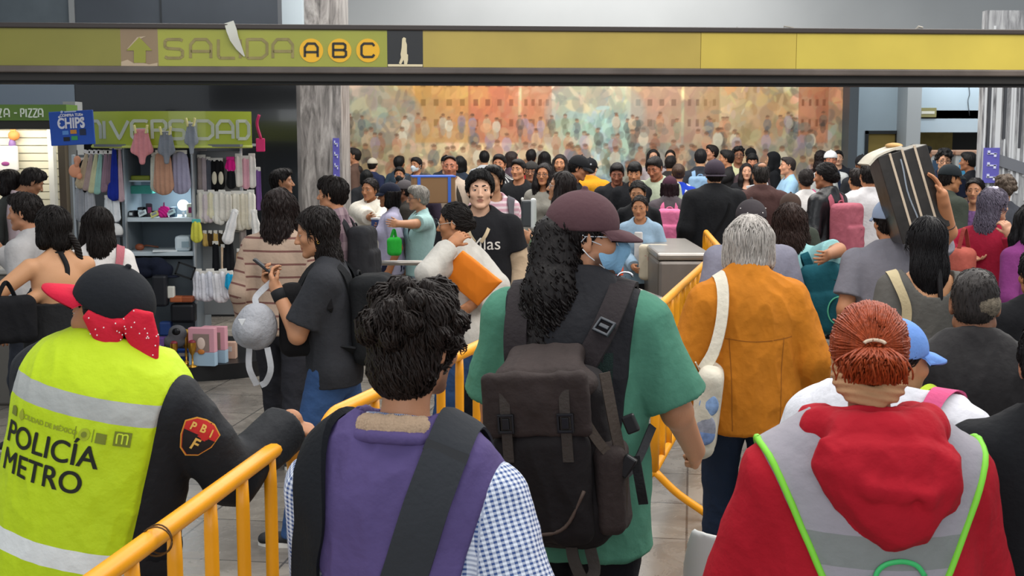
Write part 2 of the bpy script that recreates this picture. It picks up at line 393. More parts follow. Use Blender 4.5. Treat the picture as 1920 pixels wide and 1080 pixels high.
# ---------------------------------------------------------------- people
SKIN_M = attr_mat(0.52, 0.35, 0.08, 'skin', 180)
def hair_mat(c, rough=0.5):
    k = ('hair', c, rough)
    if k in _M: return _M[k]
    m = mat(c, rough, 0, 0.22, 0.6, 14, 0.35, 30, key=k, stretch=(5, 5, 0.7)); return m
SKINS = ['#b98560', '#a8734f', '#c6946f', '#9a6646', '#b37c5a', '#d0a184']
def ik(S, T, l1, l2, pole):
    d = T - S; L = np.linalg.norm(d); L2 = min(L, (l1 + l2) * 0.999); u = d / (L + 1e-9); T = S + u * L2
    a = (l1 * l1 - l2 * l2 + L2 * L2) / (2 * L2); h = math.sqrt(max(l1 * l1 - a * a, 0)); p = pole - u * (pole @ u); p = unit(p)
    return S + u * a + p * h, T
class Person:
    def __init__(s, px, hy, d, yaw, label, lean=0, side=0, head=(0, 0, 0), sex='m', w=1.0, b=1.0, stride=0.05, skin='#b07a58',
                 lh=None, rh=None, lpole=(-0.4, -0.8, -0.3), rpole=(0.4, -0.8, -0.3), group=None, vox=None, neck=0.0, scale=None, hunch=0.0, shw=None, drop=0.0):
        s.label = label; s.drop = drop; s.sex = sex; s.w = w; s.b = b; s.skin = lin(skin); s.d = d; s.pxpm = FPX / d
        s.Rt = ry(R(side)) @ rx(-R(lean)); s.O = V3(0, 0, 0.92); s.lean = R(lean)
        s.sw = (shw or (0.178 if sex == 'm' else 0.158)) * (0.5 + 0.5 * w)
        s.N = s.tp(0, -0.005 + hunch, 0.53); s.Rh = rz(R(head[0])) @ rx(-R(head[1])) @ ry(R(head[2]))
        s.hc = s.N + s.Rh @ V3(0, 0.022, 0.140 + neck); s.hyaw = R(head[0])
        top = s.hc[2] + 0.132; wt = at(px, hy, d); s.s = scale or wt[2] / top; s.yaw = R(yaw)
        xy = (rz(s.yaw) @ (s.hc * s.s))[:2]; s.loc = V3(wt[0] - xy[0], wt[1] - xy[1], 0 if not scale else wt[2] - top * s.s)
        s.root = empty('person', s.loc, s.yaw, label, 'person', group)
        s.h = (vox or min(max(1.2 / s.pxpm, 0.0052), 0.0105)) / s.s
        # legs
        s.hip = [s.O + V3(q * 0.088 * w, 0, -0.03) for q in (-1, 1)]
        s.ank = [V3(-0.10, stride, 0.085), V3(0.10, -stride, 0.085)]
        s.knee = [ik(s.hip[i], s.ank[i], 0.41, 0.40, V3(0, 1, 0))[0] for i in (0, 1)]
        # arms
        s.sh = [s.tp(q * s.sw, -0.008 + hunch * 0.5, 0.428 - drop) for q in (-1, 1)]; s.el = []; s.wr = []
        for i, (t, pole) in enumerate(((lh, lpole), (rh, rpole))):
            q = (-1, 1)[i]
            if t is None: T = s.sh[i] + V3(q * 0.06, 0.06 + random.uniform(-.03, .06), -0.50)
            elif t[0] == 'W': T = s.w2l(at(*t[1:]))
            elif t[0] == 'X': T = s.w2l(V3(*t[1:]))
            else: T = V3(*t)
            e, T = ik(s.sh[i], T, 0.285, 0.25, V3(*pole)); s.el.append(e); s.wr.append(T)
        s.kids = {}
    def tp(s, x, y, z): return s.O + s.Rt @ V3(x, y, z)
    def hr(s, *v): return s.hc + s.Rh @ V3(*v)
    def w2l(s, p): return (rz(-s.yaw) @ (np.asarray(p) - s.loc)) / s.s
    def l2w(s, p): return s.loc + rz(s.yaw) @ (np.asarray(p) * s.s)
    def emit(s, name, v, f, m, col=None, parent=None, pat=None, smooth=True):
        me = make_mesh(name, np.asarray(v) * s.s, f, smooth, col, pat)
        return link(name, me, m, parent or s.root)
    def emb(s, name, mb, m, smooth=False, parent=None):
        mb.v = [x * s.s for x in mb.v]; return mb.build(name, m, parent or s.root, smooth)
    # -- field pieces
    def f_torso(s, V, e=0.0, k=0.04, col=None, bust=True, traps=True):
        w, b = s.w, s.b; tp = s.tp; Q = s.Rt
        V.el(tp(0, 0, 0.33), (0.150 * w + e, 0.112 * b ** .5 + e, 0.17 + e), Q, k)
        V.rc(tp(-s.sw + 0.03, -0.012, 0.418 - s.drop), tp(0, -0.012, 0.436), 0.052 + e, 0.055 + e, k); V.rc(tp(s.sw - 0.03, -0.012, 0.418 - s.drop), tp(0, -0.012, 0.436), 0.052 + e, 0.055 + e, k)
        V.el(tp(0, 0.01 * (b - 1) * 5, 0.15), (0.132 * w + e, 0.097 * b + e, 0.17 + e), Q, k)
        V.el(tp(0, -0.012, -0.02), ((0.158 if s.sex == 'm' else 0.168) * w + e, 0.112 * b ** .5 + e, 0.13 + e), Q, k)
        if traps:
            for q in (-1, 1): V.rc(tp(q * s.sw * .62, -0.02, 0.455), s.tp(q * 0.02, -0.02, 0.535), 0.043 + e, 0.035 + e, k)
        if s.sex == 'f' and bust:
            for q in (-1, 1): V.el(tp(q * 0.068, 0.088, 0.295), (0.062 + e, 0.055 + e, 0.062 + e), Q, k)
        if col:   # hanging cloth between chest and hem: (hem z, flare)
            z1, fl = col; V.rc(tp(0, 0.0, 0.33), tp(0, -0.005, z1 - 0.05), 0.158 * w + e, 0.158 * w + e + fl, k, flat=(Q @ V3(0, 1, 0), min(.92, 0.64 * b)))
    def f_arm(s, V, i, e=0.0, end=2.0, k=0.02, cuff=0.0):
        """end in arm units: 1 = elbow, 2 = wrist"""
        S, E, Wp = s.sh[i], s.el[i], s.wr[i]; g = 0.5 + 0.5 * s.w
        if end <= 1.0:
            P = S + (E - S) * end; n = unit(E - S); V.rc(S, S + (E - S) * min(1.15, end + .15), 0.054 * g + e, 0.048 * g + e + cuff, k, cut=(P, n)); return
        V.rc(S, E, 0.054 * g + e, 0.042 * g + e, k)
        P = E + (Wp - E) * (end - 1); n = unit(Wp - E)
        V.rc(E, E + (Wp - E) * min(1.12, end - 1 + .12), 0.041 * g + e, 0.029 * g + e + cuff, k, cut=(P, n) if end < 2.2 else None)
    def f_hand(s, V, i, curl=0.3, pn=None, dr=None, spread=1.0, thumb=None, size=1.0):
        q = (-1, 1)[i]; Wp = s.wr[i]; d = unit(Wp - s.el[i]) if dr is None else unit(s.dirl(dr)); n = s.dirl(pn) if pn is not None else V3(-q, 0.25, 0.1)
        n = unit(n - d * (n @ d)); t = q * np.cross(d, n); z = size * (0.94 if s.sex == 'f' else 1.0)
        V.rc(Wp - d * 0.02, Wp + d * 0.02, 0.026, 0.027, 0.02, flat=(n, 0.75))
        V.rc(Wp + d * 0.028 * z - t * .012, Wp + d * 0.070 * z - t * .014, 0.026 * z, 0.026 * z, 0.012, flat=(n, 0.55))
        V.rc(Wp + d * 0.028 * z + t * .012, Wp + d * 0.072 * z + t * .014, 0.027 * z, 0.026 * z, 0.012, flat=(n, 0.55))
        for j, L in enumerate((0.074, 0.082, 0.076, 0.060)):
            off = (0.031 - 0.0205 * j) * spread; p = Wp + d * (0.088 - 0.004 * abs(j - 1.3)) * z + t * off * z; a = 0.1; r = (0.0092, 0.0094, 0.009, 0.008)[j] * z
            dd = unit(d + t * (0.10 - 0.07 * j) * (1 if curl < .5 else 0)); cj = curl * (0.92 + 0.07 * j)
            p0 = p - d * 0.02 * z
            V.rc(p0, p, r * 1.15, r * 1.08, 0.008)
            for kk, (fr, bend) in enumerate(((0.46, 1.15), (0.30, 1.5), (0.24, 0.9))):
                a += cj * bend; u = dd * math.cos(a) + n * math.sin(a); p2 = p + u * L * fr * z; V.rc(p, p2, r * (1.05 - .07 * kk), r * (0.98 - .08 * kk), 0.003); p = p2
        th = thumb or (0.75, 0.62, 0.28 + 0.5 * max(0, curl)); u = unit(d * th[0] + t * th[1] + n * th[2]); p = Wp + d * 0.022 * z + t * 0.022 * z
        p2 = p + u * 0.045 * z; u2 = unit(u + d * 0.35 - t * 0.2 + n * 0.5 * curl); V.rc(p, p2, 0.0145 * z, 0.0105 * z, 0.01); V.rc(p2, p2 + u2 * 0.034 * z, 0.0105 * z, 0.0085 * z, 0.004)
        s.palm = getattr(s, 'palm', {}); s.palm[i] = (Wp + d * 0.085 * z + n * 0.02, d, n, t)
    def dirl(s, v):
        """world direction when given as ('W', x, y, z), else local"""
        if isinstance(v[0], str): return rz(-s.yaw) @ V3(*v[1:])
        return V3(*v)
    def f_head(s, V, jaw=1.0, nose=1.0, fat=1.0):
        Q = s.Rh; hr = s.hr; f = s.sex == 'f'; j = jaw * (0.94 if f else 1.0)
        V.el(hr(0, -0.014, 0.030), (0.0745, 0.0945, 0.0865), Q, 0.02)
        V.el(hr(0, 0.030, -0.032), (0.0605 * fat, 0.060, 0.082), Q, 0.03)
        V.rc(hr(-0.045 * j * fat, 0.012, -0.068), hr(-0.014, 0.068, -0.097), 0.022 * fat, 0.017, 0.02); V.rc(hr(0.045 * j * fat, 0.012, -0.068), hr(0.014, 0.068, -0.097), 0.022 * fat, 0.017, 0.02)
        V.el(hr(0, 0.073, -0.099), (0.022, 0.018, 0.016), Q, 0.015)
        V.rc(hr(-0.040, 0.072, 0.026), hr(0.040, 0.072, 0.026), 0.0115, 0.0115, 0.012)
        for q in (-1, 1): V.el(hr(q * 0.044, 0.058, -0.024), (0.022 * fat, 0.022, 0.022), Q, 0.018)
        V.rc(hr(0, 0.084, 0.010), hr(0, 0.108 * (0.5 + 0.5 * nose), -0.030), 0.0075, 0.0115, 0.010)
        for q in (-1, 1): V.el(hr(q * 0.0125, 0.098, -0.034), (0.0085, 0.011, 0.0085), Q, 0.006)
        V.rc(hr(-0.014, 0.0865, -0.0565), hr(0.014, 0.0865, -0.0565), 0.0062, 0.0062, 0.008); V.rc(hr(-0.011, 0.0850, -0.0685), hr(0.011, 0.0850, -0.0685), 0.0068, 0.0068, 0.008)
        V.rc(hr(-0.020, 0.093, -0.0628), hr(0.020, 0.093, -0.0628), 0.0022, 0.0022, 0.004, 's')
        for q in (-1, 1):
            E = Q @ ry(R(q * 4)) @ rz(R(q * -24)) @ rx(R(8)); c = hr(q * 0.0775, -0.012, -0.006)
            V.el(c, (0.0075, 0.0185, 0.0325), E, 0.008); V.el(c + E @ V3(q * 0.007, 0.002, 0.004), (0.006, 0.010, 0.019), E, 0.005, 's')
            V.el(hr(q * 0.0755, -0.002, -0.032), (0.007, 0.009, 0.010), Q, 0.006)
        V.rc(hr(0, -0.028, -0.045), s.tp(0, -0.012, 0.485), 0.052 if not f else 0.046, 0.058 if not f else 0.05, 0.03)
    def vol(s, hands=True):
        P = np.array(s.sh + s.el + s.wr + [s.hc, s.O, s.hc + V3(0, 0, .2), s.hc - V3(0, 0, .2)] + s.ank + s.knee); m = 0.26
        lo = P.min(0) - m; hi = P.max(0) + m; lo[2] = max(lo[2], -0.01)
        return lo, hi
    def body(s, lcurl=0.3, rcurl=0.3, lpn=None, rpn=None, ldr=None, rdr=None, beard=None, legs=False, lips='#8a4a40', brows='#1a1310', eyes=True, jaw=1.0, nose=1.0, fat=1.0, hands=(1, 1), shrink=0.0, moustache=None, iris='#1c110b', lspread=1.0, rspread=1.0, lip_open=False, torso=True):
        lo, hi = s.vol()
        if not legs: lo[2] = max(lo[2], min(s.O[2] - 0.25, min(s.wr[0][2], s.wr[1][2]) - 0.24))
        V = Vol(lo, hi, s.h)
        if torso: s.f_torso(V, -0.004)
        for i in (0, 1): s.f_arm(V, i, 0, 3)
        for i in (0, 1):
            if hands[i]: s.f_hand(V, i, (lcurl, rcurl)[i], (lpn, rpn)[i], (ldr, rdr)[i], (lspread, rspread)[i])
        s.f_head(V, jaw, nose, fat)
        if legs:
            for i in (0, 1): V.rc(s.hip[i], s.knee[i], 0.085, 0.058, 0.03); V.rc(s.knee[i], s.ank[i], 0.055, 0.038, 0.02); V.rc(s.ank[i] + V3(0, -.02, -.03), s.ank[i] + V3(0, .13, -.06), 0.035, 0.025, 0.02)
        v, f = V.mesh(); v = relax(v, f, 1, 0.35)
        p = (v - s.hc) @ s.Rh; c = np.tile(s.skin, (len(v), 1))
        def blend(mask, colr):
            nonlocal c; c = c * (1 - mask[:, None]) + np.array(lin(colr)) * mask[:, None]
        ss = lambda x, a, b_: np.clip((x - a) / (b_ - a), 0, 1)
        inh = (np.abs(p) < 0.14).all(1)
        if beard:
            col_, amt, low = beard
            mk = inh * amt * ss(-p[:, 2], 0.040, 0.058) * ss(p[:, 1], 0.0, 0.02) * ss(p[:, 2], -0.15, -0.13) * (1 - (np.abs(p[:, 0]) < 0.02) * ss(p[:, 2], -0.049, -0.045))
            blend(mk, col_)
        if moustache: blend(inh * moustache[1] * (np.abs(p[:, 0]) < .026) * ss(p[:, 1], .075, .085) * ss(-p[:, 2], .040, .044) * ss(p[:, 2], -.056, -.052), moustache[0])
        lp = inh * ss(0.025 - np.abs(p[:, 0]), 0, 0.006) * ss(p[:, 1], 0.072, 0.080) * ss(0.0125 * (1.05 - (p[:, 0] / .026) ** 2) - np.abs(p[:, 2] + 0.0625), 0, 0.003); blend(lp * 0.75, lips)
        vs, fs, cs = [v], [f], [c]; n = len(v)
        if eyes:
            def put(vv, ff, cc):
                nonlocal n
                vs.append(vv); fs.append(np.asarray(ff) + n); cs.append(np.tile(lin(cc), (len(vv), 1)) if not isinstance(cc, np.ndarray) else cc); n += len(vv)
            for q in (-1, 1):
                ec = V3(q * 0.0315, 0.0705, 0.004); a = np.radians([0, 12, 28, 29, 50, 75, 100]); nu = 12; th = np.linspace(0, 2 * math.pi, nu, endpoint=False)
                vv = np.array([ec + 0.0130 * V3(math.sin(x) * math.cos(t), math.cos(x), math.sin(x) * math.sin(t)) for x in a for t in th])
                cc = np.array([lin(iris) if x < 0.495 else lin('#cfc6bf') for x in a for t in th])
                ff = [[i * nu + k, (i + 1) * nu + k, (i + 1) * nu + (k + 1) % nu, i * nu + (k + 1) % nu] for i in range(len(a) - 1) for k in range(nu)]
                put(s.hc + vv @ s.Rh.T, ff, cc)
                def lid(p0, p1, r, colr):
                    U = np.linspace(R(8), R(172), 10); PH = np.linspace(p0, p1, 5)
                    vv = np.array([ec + r * V3(math.cos(u) * 1.18, math.sin(u) * math.cos(ph), math.sin(u) * math.sin(ph)) for ph in PH for u in U])
                    ff = [[i * 10 + k, i * 10 + k + 1, (i + 1) * 10 + k + 1, (i + 1) * 10 + k] for i in range(4) for k in range(9)]
                    put(s.hc + vv @ s.Rh.T, ff, colr)
                sk = np.array(s.skin) * 0.93
                lid(R(20), R(115), 0.0146, np.tile(sk, (50, 1))); lid(R(-110), R(-24), 0.0144, np.tile(sk, (50, 1))); lid(R(15), R(22), 0.0152, '#120c0a')
                U = np.linspace(0, 1, 7); br = np.stack([q * (0.013 + 0.036 * U), 0.0865 - 0.019 * U ** 2, 0.0275 + 0.006 * np.sin(U * 2.7) - .002 * U], 1)
                vv, ff, cp = sweep(br, 0.0040 * (1 - 0.65 * U ** 2) * (1.25 if s.sex == 'm' else 0.8), 6); vv = vv * 1.0; vv[:, 1] = vv[:, 1]; put(s.hc + vv @ s.Rh.T, ff, brows)
        o = s.emit('body', np.vstack(vs), np.vstack(fs), SKIN_M, np.vstack(cs)); s.bodyo = o; return o
    def patt(s, v):
        """pattern coordinates: metres along and around the nearest limb"""
        segs = [(s.tp(0, 0, -0.3), s.tp(0, 0, 0.45), 0.14)] + [(s.sh[i], s.el[i], 0.0) for i in (0, 1)] + [(s.el[i], s.wr[i], 0.0) for i in (0, 1)]
        best = np.full(len(v), 9.0); out = np.zeros((len(v), 3)); lid = np.zeros(len(v), int)
        for n, (a, b, r) in enumerate(segs):
            ba = b - a; L = np.linalg.norm(ba); u = ba / L; t = np.clip((v - a) @ u, 0, L); q = v - a - t[:, None] * u; d = np.linalg.norm(q, axis=1) - r
            x = unit(np.cross(u, V3(0, 1, 0.1))); y = np.cross(u, x); ang = np.arctan2(q @ x, q @ y); rr = 0.15 if n == 0 else 0.06
            off = 0 if n < 3 else np.linalg.norm(s.el[n - 3] - s.sh[n - 3]); sel = d < best; best[sel] = d[sel]; lid[sel] = n
            out[sel] = np.stack([(v - a) @ u + off, ang * rr, np.full(len(v), n)], 1)[sel]
        return out * s.s * V3(1, 1, 1 / s.s)
    def top(s, name, m, e=0.012, hem=-0.08, sl=(0.62, 0.62), flare=0.012, neck=(0.066, 0.015, 0.0), amp=0.005, seed=None, collar=None, hood=None, pat=False, cuff=0.008, k=0.03, h=None, armhole=False, extra=None, clip=None, traps=True, wr=(1, 1, 0.5)):
        """upper garment; hem is the torso height it ends at, sl the sleeve ends, neck the opening"""
        lo, hi = s.vol(); lo[2] = s.O[2] + hem - 0.15; V = Vol(lo, hi, h or s.h)
        s.f_torso(V, e, 0.04, (hem, flare), traps=traps)
        for i in (0, 1):
            if sl[i]: s.f_arm(V, i, e + 0.004, sl[i], k, cuff)
        if hood: hood(V)
        V.cut(s.tp(0, 0, hem), s.Rt @ V3(0, 0, -1))
        if neck:   # (radius, forward shift, height shift) of the opening
            V.rc(s.tp(0, neck[1], 0.50 + neck[2]), s.N + s.Rt @ V3(0, neck[1] + .01, .25), neck[0], neck[0] + .03, 0.004, 's'); V.cut(s.tp(0, 0, .535 + e), s.Rt @ V3(0, 0.25, 1))
        if armhole:
            for q in (-1, 1):
                x0, sl_ = armhole if isinstance(armhole, tuple) else (armhole, .10); V.cut(s.tp(q * x0, 0, 0.40), s.Rt @ unit(V3(q, 0.0, -sl_)))
        if collar: collar(V)
        if extra: extra(V)
        if clip: V.cutfn(clip)
        v, f = V.mesh(); v = relax(v, f, 1, 0.5)
        v = wrinkle(v, f, amp, (sum(map(ord, s.label)) % 7) if seed is None else seed, wr)
        return s.emit(name, v, f, m, pat=s.patt(v) if pat else None)
    def trousers(s, m, e=0.016, name='trousers', end=0.05, amp=0.006, waist=0.08, skirt=False):
        lo, hi = s.vol(); hi[2] = s.O[2] + 0.22; V = Vol(lo, hi, max(s.h, 0.008)); V.F[:] = 0.5; sv, s.h = s.h, V.h
        V.el(s.tp(0, -0.012, -0.03), (0.165 * s.w + e * .5, 0.118 + e * .5, 0.14), s.Rt, 0.03); V.el(s.tp(0, -0.0, 0.1), (0.135 * s.w + e * .6, 0.10 * s.b + e * .6, 0.12), s.Rt, 0.03)
        for i in (0, 1):
            V.rc(s.hip[i], s.knee[i], 0.088 * s.w + e * .6, 0.058 + e, 0.03); V.rc(s.knee[i], s.ank[i] - V3(0, 0, 0.06), 0.056 + e, 0.042 + e * 1.3, 0.03)
        V.cut((0, 0, end), (0, 0, -1)); V.cut(s.tp(0, 0, waist), s.Rt @ V3(0, 0, 1)); s.h = sv
        v, f = V.mesh(); v = wrinkle(relax(v, f, 1, .5), f, amp, 3, (1, 1, 1.4)); return s.emit(name, v, f, m)
    def shoes(s, m, sole='#d8d4cc'):
        for i in (0, 1):
            a = s.ank[i]; V = Vol(a - V3(.1, .14, .12), a + V3(.1, .24, .1), 0.009)
            V.rc(a + V3(0, -0.02, -0.02), a + V3(0, 0.0, -0.05), 0.045, 0.045, 0.02); V.rc(a + V3(0, -0.03, -0.045), a + V3(0, 0.14, -0.055), 0.042, 0.040, 0.02, flat=((0, 0, 1), 0.85)); V.cut((0, 0, 0.012), (0, 0, -1))
            v, f = V.mesh(); o = s.emit('shoe', relax(v, f, 1, .4), f, m)
            so = MB(); t = np.linspace(0, 2 * math.pi, 20, endpoint=False); poly = np.stack([0.048 * np.sin(t) * (1 - .12 * np.cos(t)), 0.055 + 0.125 * np.cos(t)], 1)
            so.prism(poly, -0.001, 0.022, (a[0], a[1], 0.001), (1, 0, 0), (0, 1, 0)); s.emb('sole', so, mat(sole, 0.7), parent=o)
    # -- hair
    def hair(s, style, c='#15100e', t=0.012, L=0.34, amp=0.003, name='hair', front=True, seed=0, m=None, part=0.0, vol=1.0, h=None, line=0.0, freq=22, st=None, under=None):
        """st = (count, length, radius, curl, curl turns per metre) adds single locks lying on the hair"""
        hr, Q = s.hr, s.Rh; Rz_ = rz(s.hyaw); lo = s.hc - V3(.24, .28, .2 + (L if style in ('long', 'wavy', 'pony') else .12)); hi = s.hc + V3(.24, .26, .26); V = Vol(lo, hi, h or s.h)
        if s.sex == 'f' and style in ('long', 'wavy', 'pony', 'tied', 'bun'): line = line + .010
        ys = [-.12, -.06, -.02, .015, .03, .055, .08, .105]; zs = [-.080, -.078, -.045, .000, .034, .066, .080, .086]
        if style == 'bob': zs = [-.115, -.115, -.10, -.06, .02, .062, .078, .084]
        def region(x, y, z):
            X, Y, Z = x - s.hc[0], y - s.hc[1], z - s.hc[2]; py = X * Q[0, 1] + Y * Q[1, 1] + Z * Q[2, 1]; pz = X * Q[0, 2] + Y * Q[1, 2] + Z * Q[2, 2]; px_ = X * Q[0, 0] + Y * Q[1, 0] + Z * Q[2, 0]; pz = pz + np.where(py > .03, 5.5 * px_ ** 2, 0)
            return (np.interp(py.ravel(), ys, zs).reshape(py.shape) + line - pz) * 0.8
        cr = (0.0755 + t * .8, 0.0955 + t, 0.0870 + t)
        V.el(hr(0, -0.014, 0.030), cr, Q, 0.0, cut=region)
        if style in ('short', 'fringe'): 
            V.el(hr(0, -0.035, -0.01), (0.066 + t * .6, 0.070 + t * .7, 0.075), Q, 0.01, cut=region)
            V.el(hr(0, 0.035, 0.085), (0.062, 0.060, 0.034 + t * .8), Q, 0.02, cut=region)
            if style == 'fringe': V.el(hr(part * .03, 0.070, 0.060), (0.064, 0.030, 0.030), Q @ rx(R(-25)), 0.012)
        if style == 'curly':
            if line < -.05: V.el(hr(0, -.045, -.050), (.068 + t * .6, .058 + t * .5, .078), Q, .02); V.cut(hr(0, .02, -.07), Q @ V3(0, .9, -.5))
            for i in range(int(46 * vol)):
                a = RNG.uniform(0, 6.28); b_ = RNG.uniform(-0.35, 1.2); p = V3(math.cos(a) * math.cos(b_) * (cr[0] + .006), math.sin(a) * math.cos(b_) * (cr[1] + .006) - .014, math.sin(b_) * (cr[2] + .006) + .03)
                if p[1] > .05 and p[2] < .06: continue
                V.el(hr(*p), (.022, .022, .020), Q, 0.012)
            if line < -.05:
                for q in (-1, 1): V.el(hr(q * .100, .016, -.032), (.036, .040, .050), Q, .01, 's')
        if style == 'bob':
            for q in (-1, 1): V.rc(hr(q * .062, -.01, .03), hr(q * .072, .005, -.085), .032 + t, .026 + t, .02)
            V.rc(hr(0, -.055, .03), hr(0, -.065, -.085), .072 + t * .5, .062 + t * .5, .03, flat=(Q @ V3(0, 1, 0), .7))
        if style in ('long', 'wavy'):
            d = lambda x, y, z: s.hc + Rz_ @ V3(x, y, z); b0 = s.tp(0, -.125 * s.b, .4)
            V.rc(hr(0, -.04, .02), d(0, -.075, -.16), .078 + t, .072 + t * 1.2, .03, flat=(Rz_ @ V3(0, 1, 0), .72))
            V.rc(d(0, -.075, -.14), d(0, -.095 - .2 * math.sin(s.lean), -L), .074 + t * 1.2, .058 * vol + t, .03, flat=(Rz_ @ V3(0, 1, 0), .55))
            if front:
                for q in (-1, 1): V.rc(hr(q * .066, .005, .035), d(q * .082, .03, -.12), .026 + t, .03 + t, .025); V.rc(d(q * .082, .03, -.12), d(q * .085, .085 if front == 2 else .04, -min(L, .30)), .028 + t, .018 + t, .025)
        if style in ('pony', 'bun', 'tied'):
            V.el(hr(0, -0.035, -0.005), (0.066 + t * .6, 0.070 + t * .6, 0.072), Q, 0.01, cut=region)
            if style == 'pony': V.rc(hr(0, -.115, .03), hr(0, -.145, -.02), .026, .034, .015); V.rc(hr(0, -.145, -.02), s.hc + Rz_ @ V3(0, -.135, -L), .034 * vol, .014, .02)
            if style == 'bun': V.el(hr(0, -.105, .055 + part), (.046 * vol, .042 * vol, .046 * vol), Q, 0.012)
            if style == 'tied': V.el(hr(0, -.105, -.02), (.035 * vol, .03 * vol, .035 * vol), Q, 0.012)
        if under is not None: V.cut(hr(0, -.012, under), Q @ V3(0, 0, 1))
        v, f = V.mesh(); n = vnormals(v, f); p = (v - s.hc) @ s.Rh; az = np.arctan2(p[:, 0], -p[:, 1])
        g = np.sin(az * freq + 3 * np.sin(p[:, 2] * 17 + seed)) * .6 + np.sin(az * freq * 2.1 + 5 * np.sin(p[:, 2] * 11) + 1) * .4
        if style in ('wavy', 'curly'): g = g + 0.9 * np.sin(p[:, 2] * 120 + 4 * np.sin(az * 6))
        v = relax(v, f, 1, .3) + n * (amp * g)[:, None]
        if st is None and s.pxpm > 170: st = (int(min(900, s.pxpm * 1.5)), .05 if style == 'short' else .11, .0028, .003, 14)
        if st:
            K, SL, sr, ca, cf = st; rg = np.random.default_rng(seed + 5); G = np.gradient(V.F); hh = V.h; o0 = np.array([a[0] for a in V.ax])
            def samp(p):
                ix = [np.clip(((p[:, i] - o0[i]) / hh + .5).astype(int), 1, V.F.shape[i] - 2) for i in range(3)]; ix = tuple(ix)
                return V.F[ix], unit_rows(np.stack([g[ix] for g in G], 1))
            q = v[rg.integers(0, len(v), K)].copy(); tie = None
            if style == 'pony': tie = hr(0, -.125, .02)
            if style == 'bun': tie = hr(0, -.10, .05 + part)
            if style == 'tied': tie = hr(0, -.11, -.02)
            crown = hr(0.01, -.05, .12); steps = 9; path = [q.copy()]; ph = rg.uniform(0, 6.28, K); jit = rg.normal(0, .22, (K, 3))
            for i in range(steps - 1):
                F0, N0 = samp(q)
                g0 = np.tile(V3(0, 0, -1.0), (K, 1)) + 0.55 * unit_rows(q - crown) * np.clip(1.2 - 3 * np.linalg.norm(q - crown, axis=1), 0, 1)[:, None]
                if tie is not None:
                    near = np.linalg.norm(q - tie, axis=1) > .035; up = q[:, 2] > tie[2] - .07
                    g0 = np.where((near & up)[:, None], unit_rows(tie - q), g0)
                g0 = g0 + jit; g0 = unit_rows(g0 - N0 * (g0 * N0).sum(1)[:, None]); q = q + g0 * (SL / (steps - 1)); F1, N1 = samp(q)
                q = q - N1 * np.clip(F1 - sr * .5, -.02, .012)[:, None]; side_ = np.cross(N1, g0); tt = (i + 1) * SL / (steps - 1)
                path.append(q + side_ * (ca * np.sin(ph + tt * cf * 6.28))[:, None] + N1 * (ca * .8 * np.cos(ph + tt * cf * 6.28) + sr * .4)[:, None])
            path = np.stack(path, 1); tt = np.linspace(0, 1, steps); rad = sr * np.sin(np.clip(tt * .9 + .12, 0, 1) * math.pi)[None] * rg.uniform(.6, 1.25, (K, 1))
            tv, tf = tubes(path, rad, 4); f = np.vstack([f, tf + len(v)]); v = np.vstack([v, tv])
        return s.emit(name, v, f, m or hair_mat(c))
    def cap(s, c, brim=None, yaw=0, t=0.006, name='cap', z0=0.022, tilt=0, m=None, brimless=False, long=1.0):
        Q = s.Rh @ rz(R(yaw)) @ rx(R(tilt)); V = Vol(s.hc - V3(.26, .26, .12), s.hc + V3(.26, .26, .22), s.h); C = s.hr(0, -.012, 0); X = lambda *a: C + Q @ V3(*a)
        V.el(X(0, 0, .036), (.0865 + t, .1035 + t, .092 + t), Q, 0); V.cut(X(0, 0, z0), Q @ V3(0, 0.02, -1)); V.el(X(0, 0, .134 + t), (.010, .010, .007), Q, .004)
        v, f = V.mesh(); o = s.emit(name, relax(v, f, 1, .3), f, m or cloth(c, .2, 60, .06))
        if not brimless:
            mb = MB(); U = np.linspace(-1, 1, 15); inner = np.array([X(.086 * math.sin(u * 1.2), (.1035 + t) * math.cos(u * 1.2) - .006, z0 + .006) for u in U]); 
            outer = np.array([X(.080 * math.sin(u * 1.35), .095 + .085 * long * math.cos(u * 1.5) ** .8 if abs(u) < .99 else .075, z0 - .010 - .012 * math.cos(u * 1.5) - .012 * u * u) for u in U])
            n = len(U); mid = (inner + outer) / 2 + Q @ V3(0, 0, .006); v = []; th = Q @ V3(0, 0, .003); rows = [inner + th, mid + th, outer + th, outer - th, mid - th, inner - th]
            v = np.vstack(rows); f = [[r * n + i, r * n + i + 1, (r + 1) * n + i + 1, (r + 1) * n + i] for r in range(5) for i in range(n - 1)]
            s.emb('cap_brim', mb.add(v, np.array(f)), m if brim is None and m else cloth(brim or c, .2, 60, .06), True, o)
        return o
    def glasses(s, c='#15151a', r=0.0009, parent=None):
        mb = MB(); 
        for q in (-1, 1):
            t = np.linspace(0, 2 * math.pi, 17); ring = np.array([s.hr(q * .032 + .023 * math.cos(a), .0925 - .010 * abs(math.cos(a)) * (1 if q * math.cos(a) > 0 else 0), -.002 + .019 * math.sin(a)) for a in t]); mb.tube(ring, .0014 + r, 5, False)
            mb.tube([s.hr(q * .056, .082, .003), s.hr(q * .079, .03, .006), s.hr(q * .083, -.012, .006), s.hr(q * .083, -.025, -.01)], .0012 + r, 5)
        mb.tube([s.hr(-.010, .094, .002), s.hr(0, .097, .005), s.hr(.010, .094, .002)], .0012 + r, 5); return s.emb('glasses', mb, mat(c, .3), True)
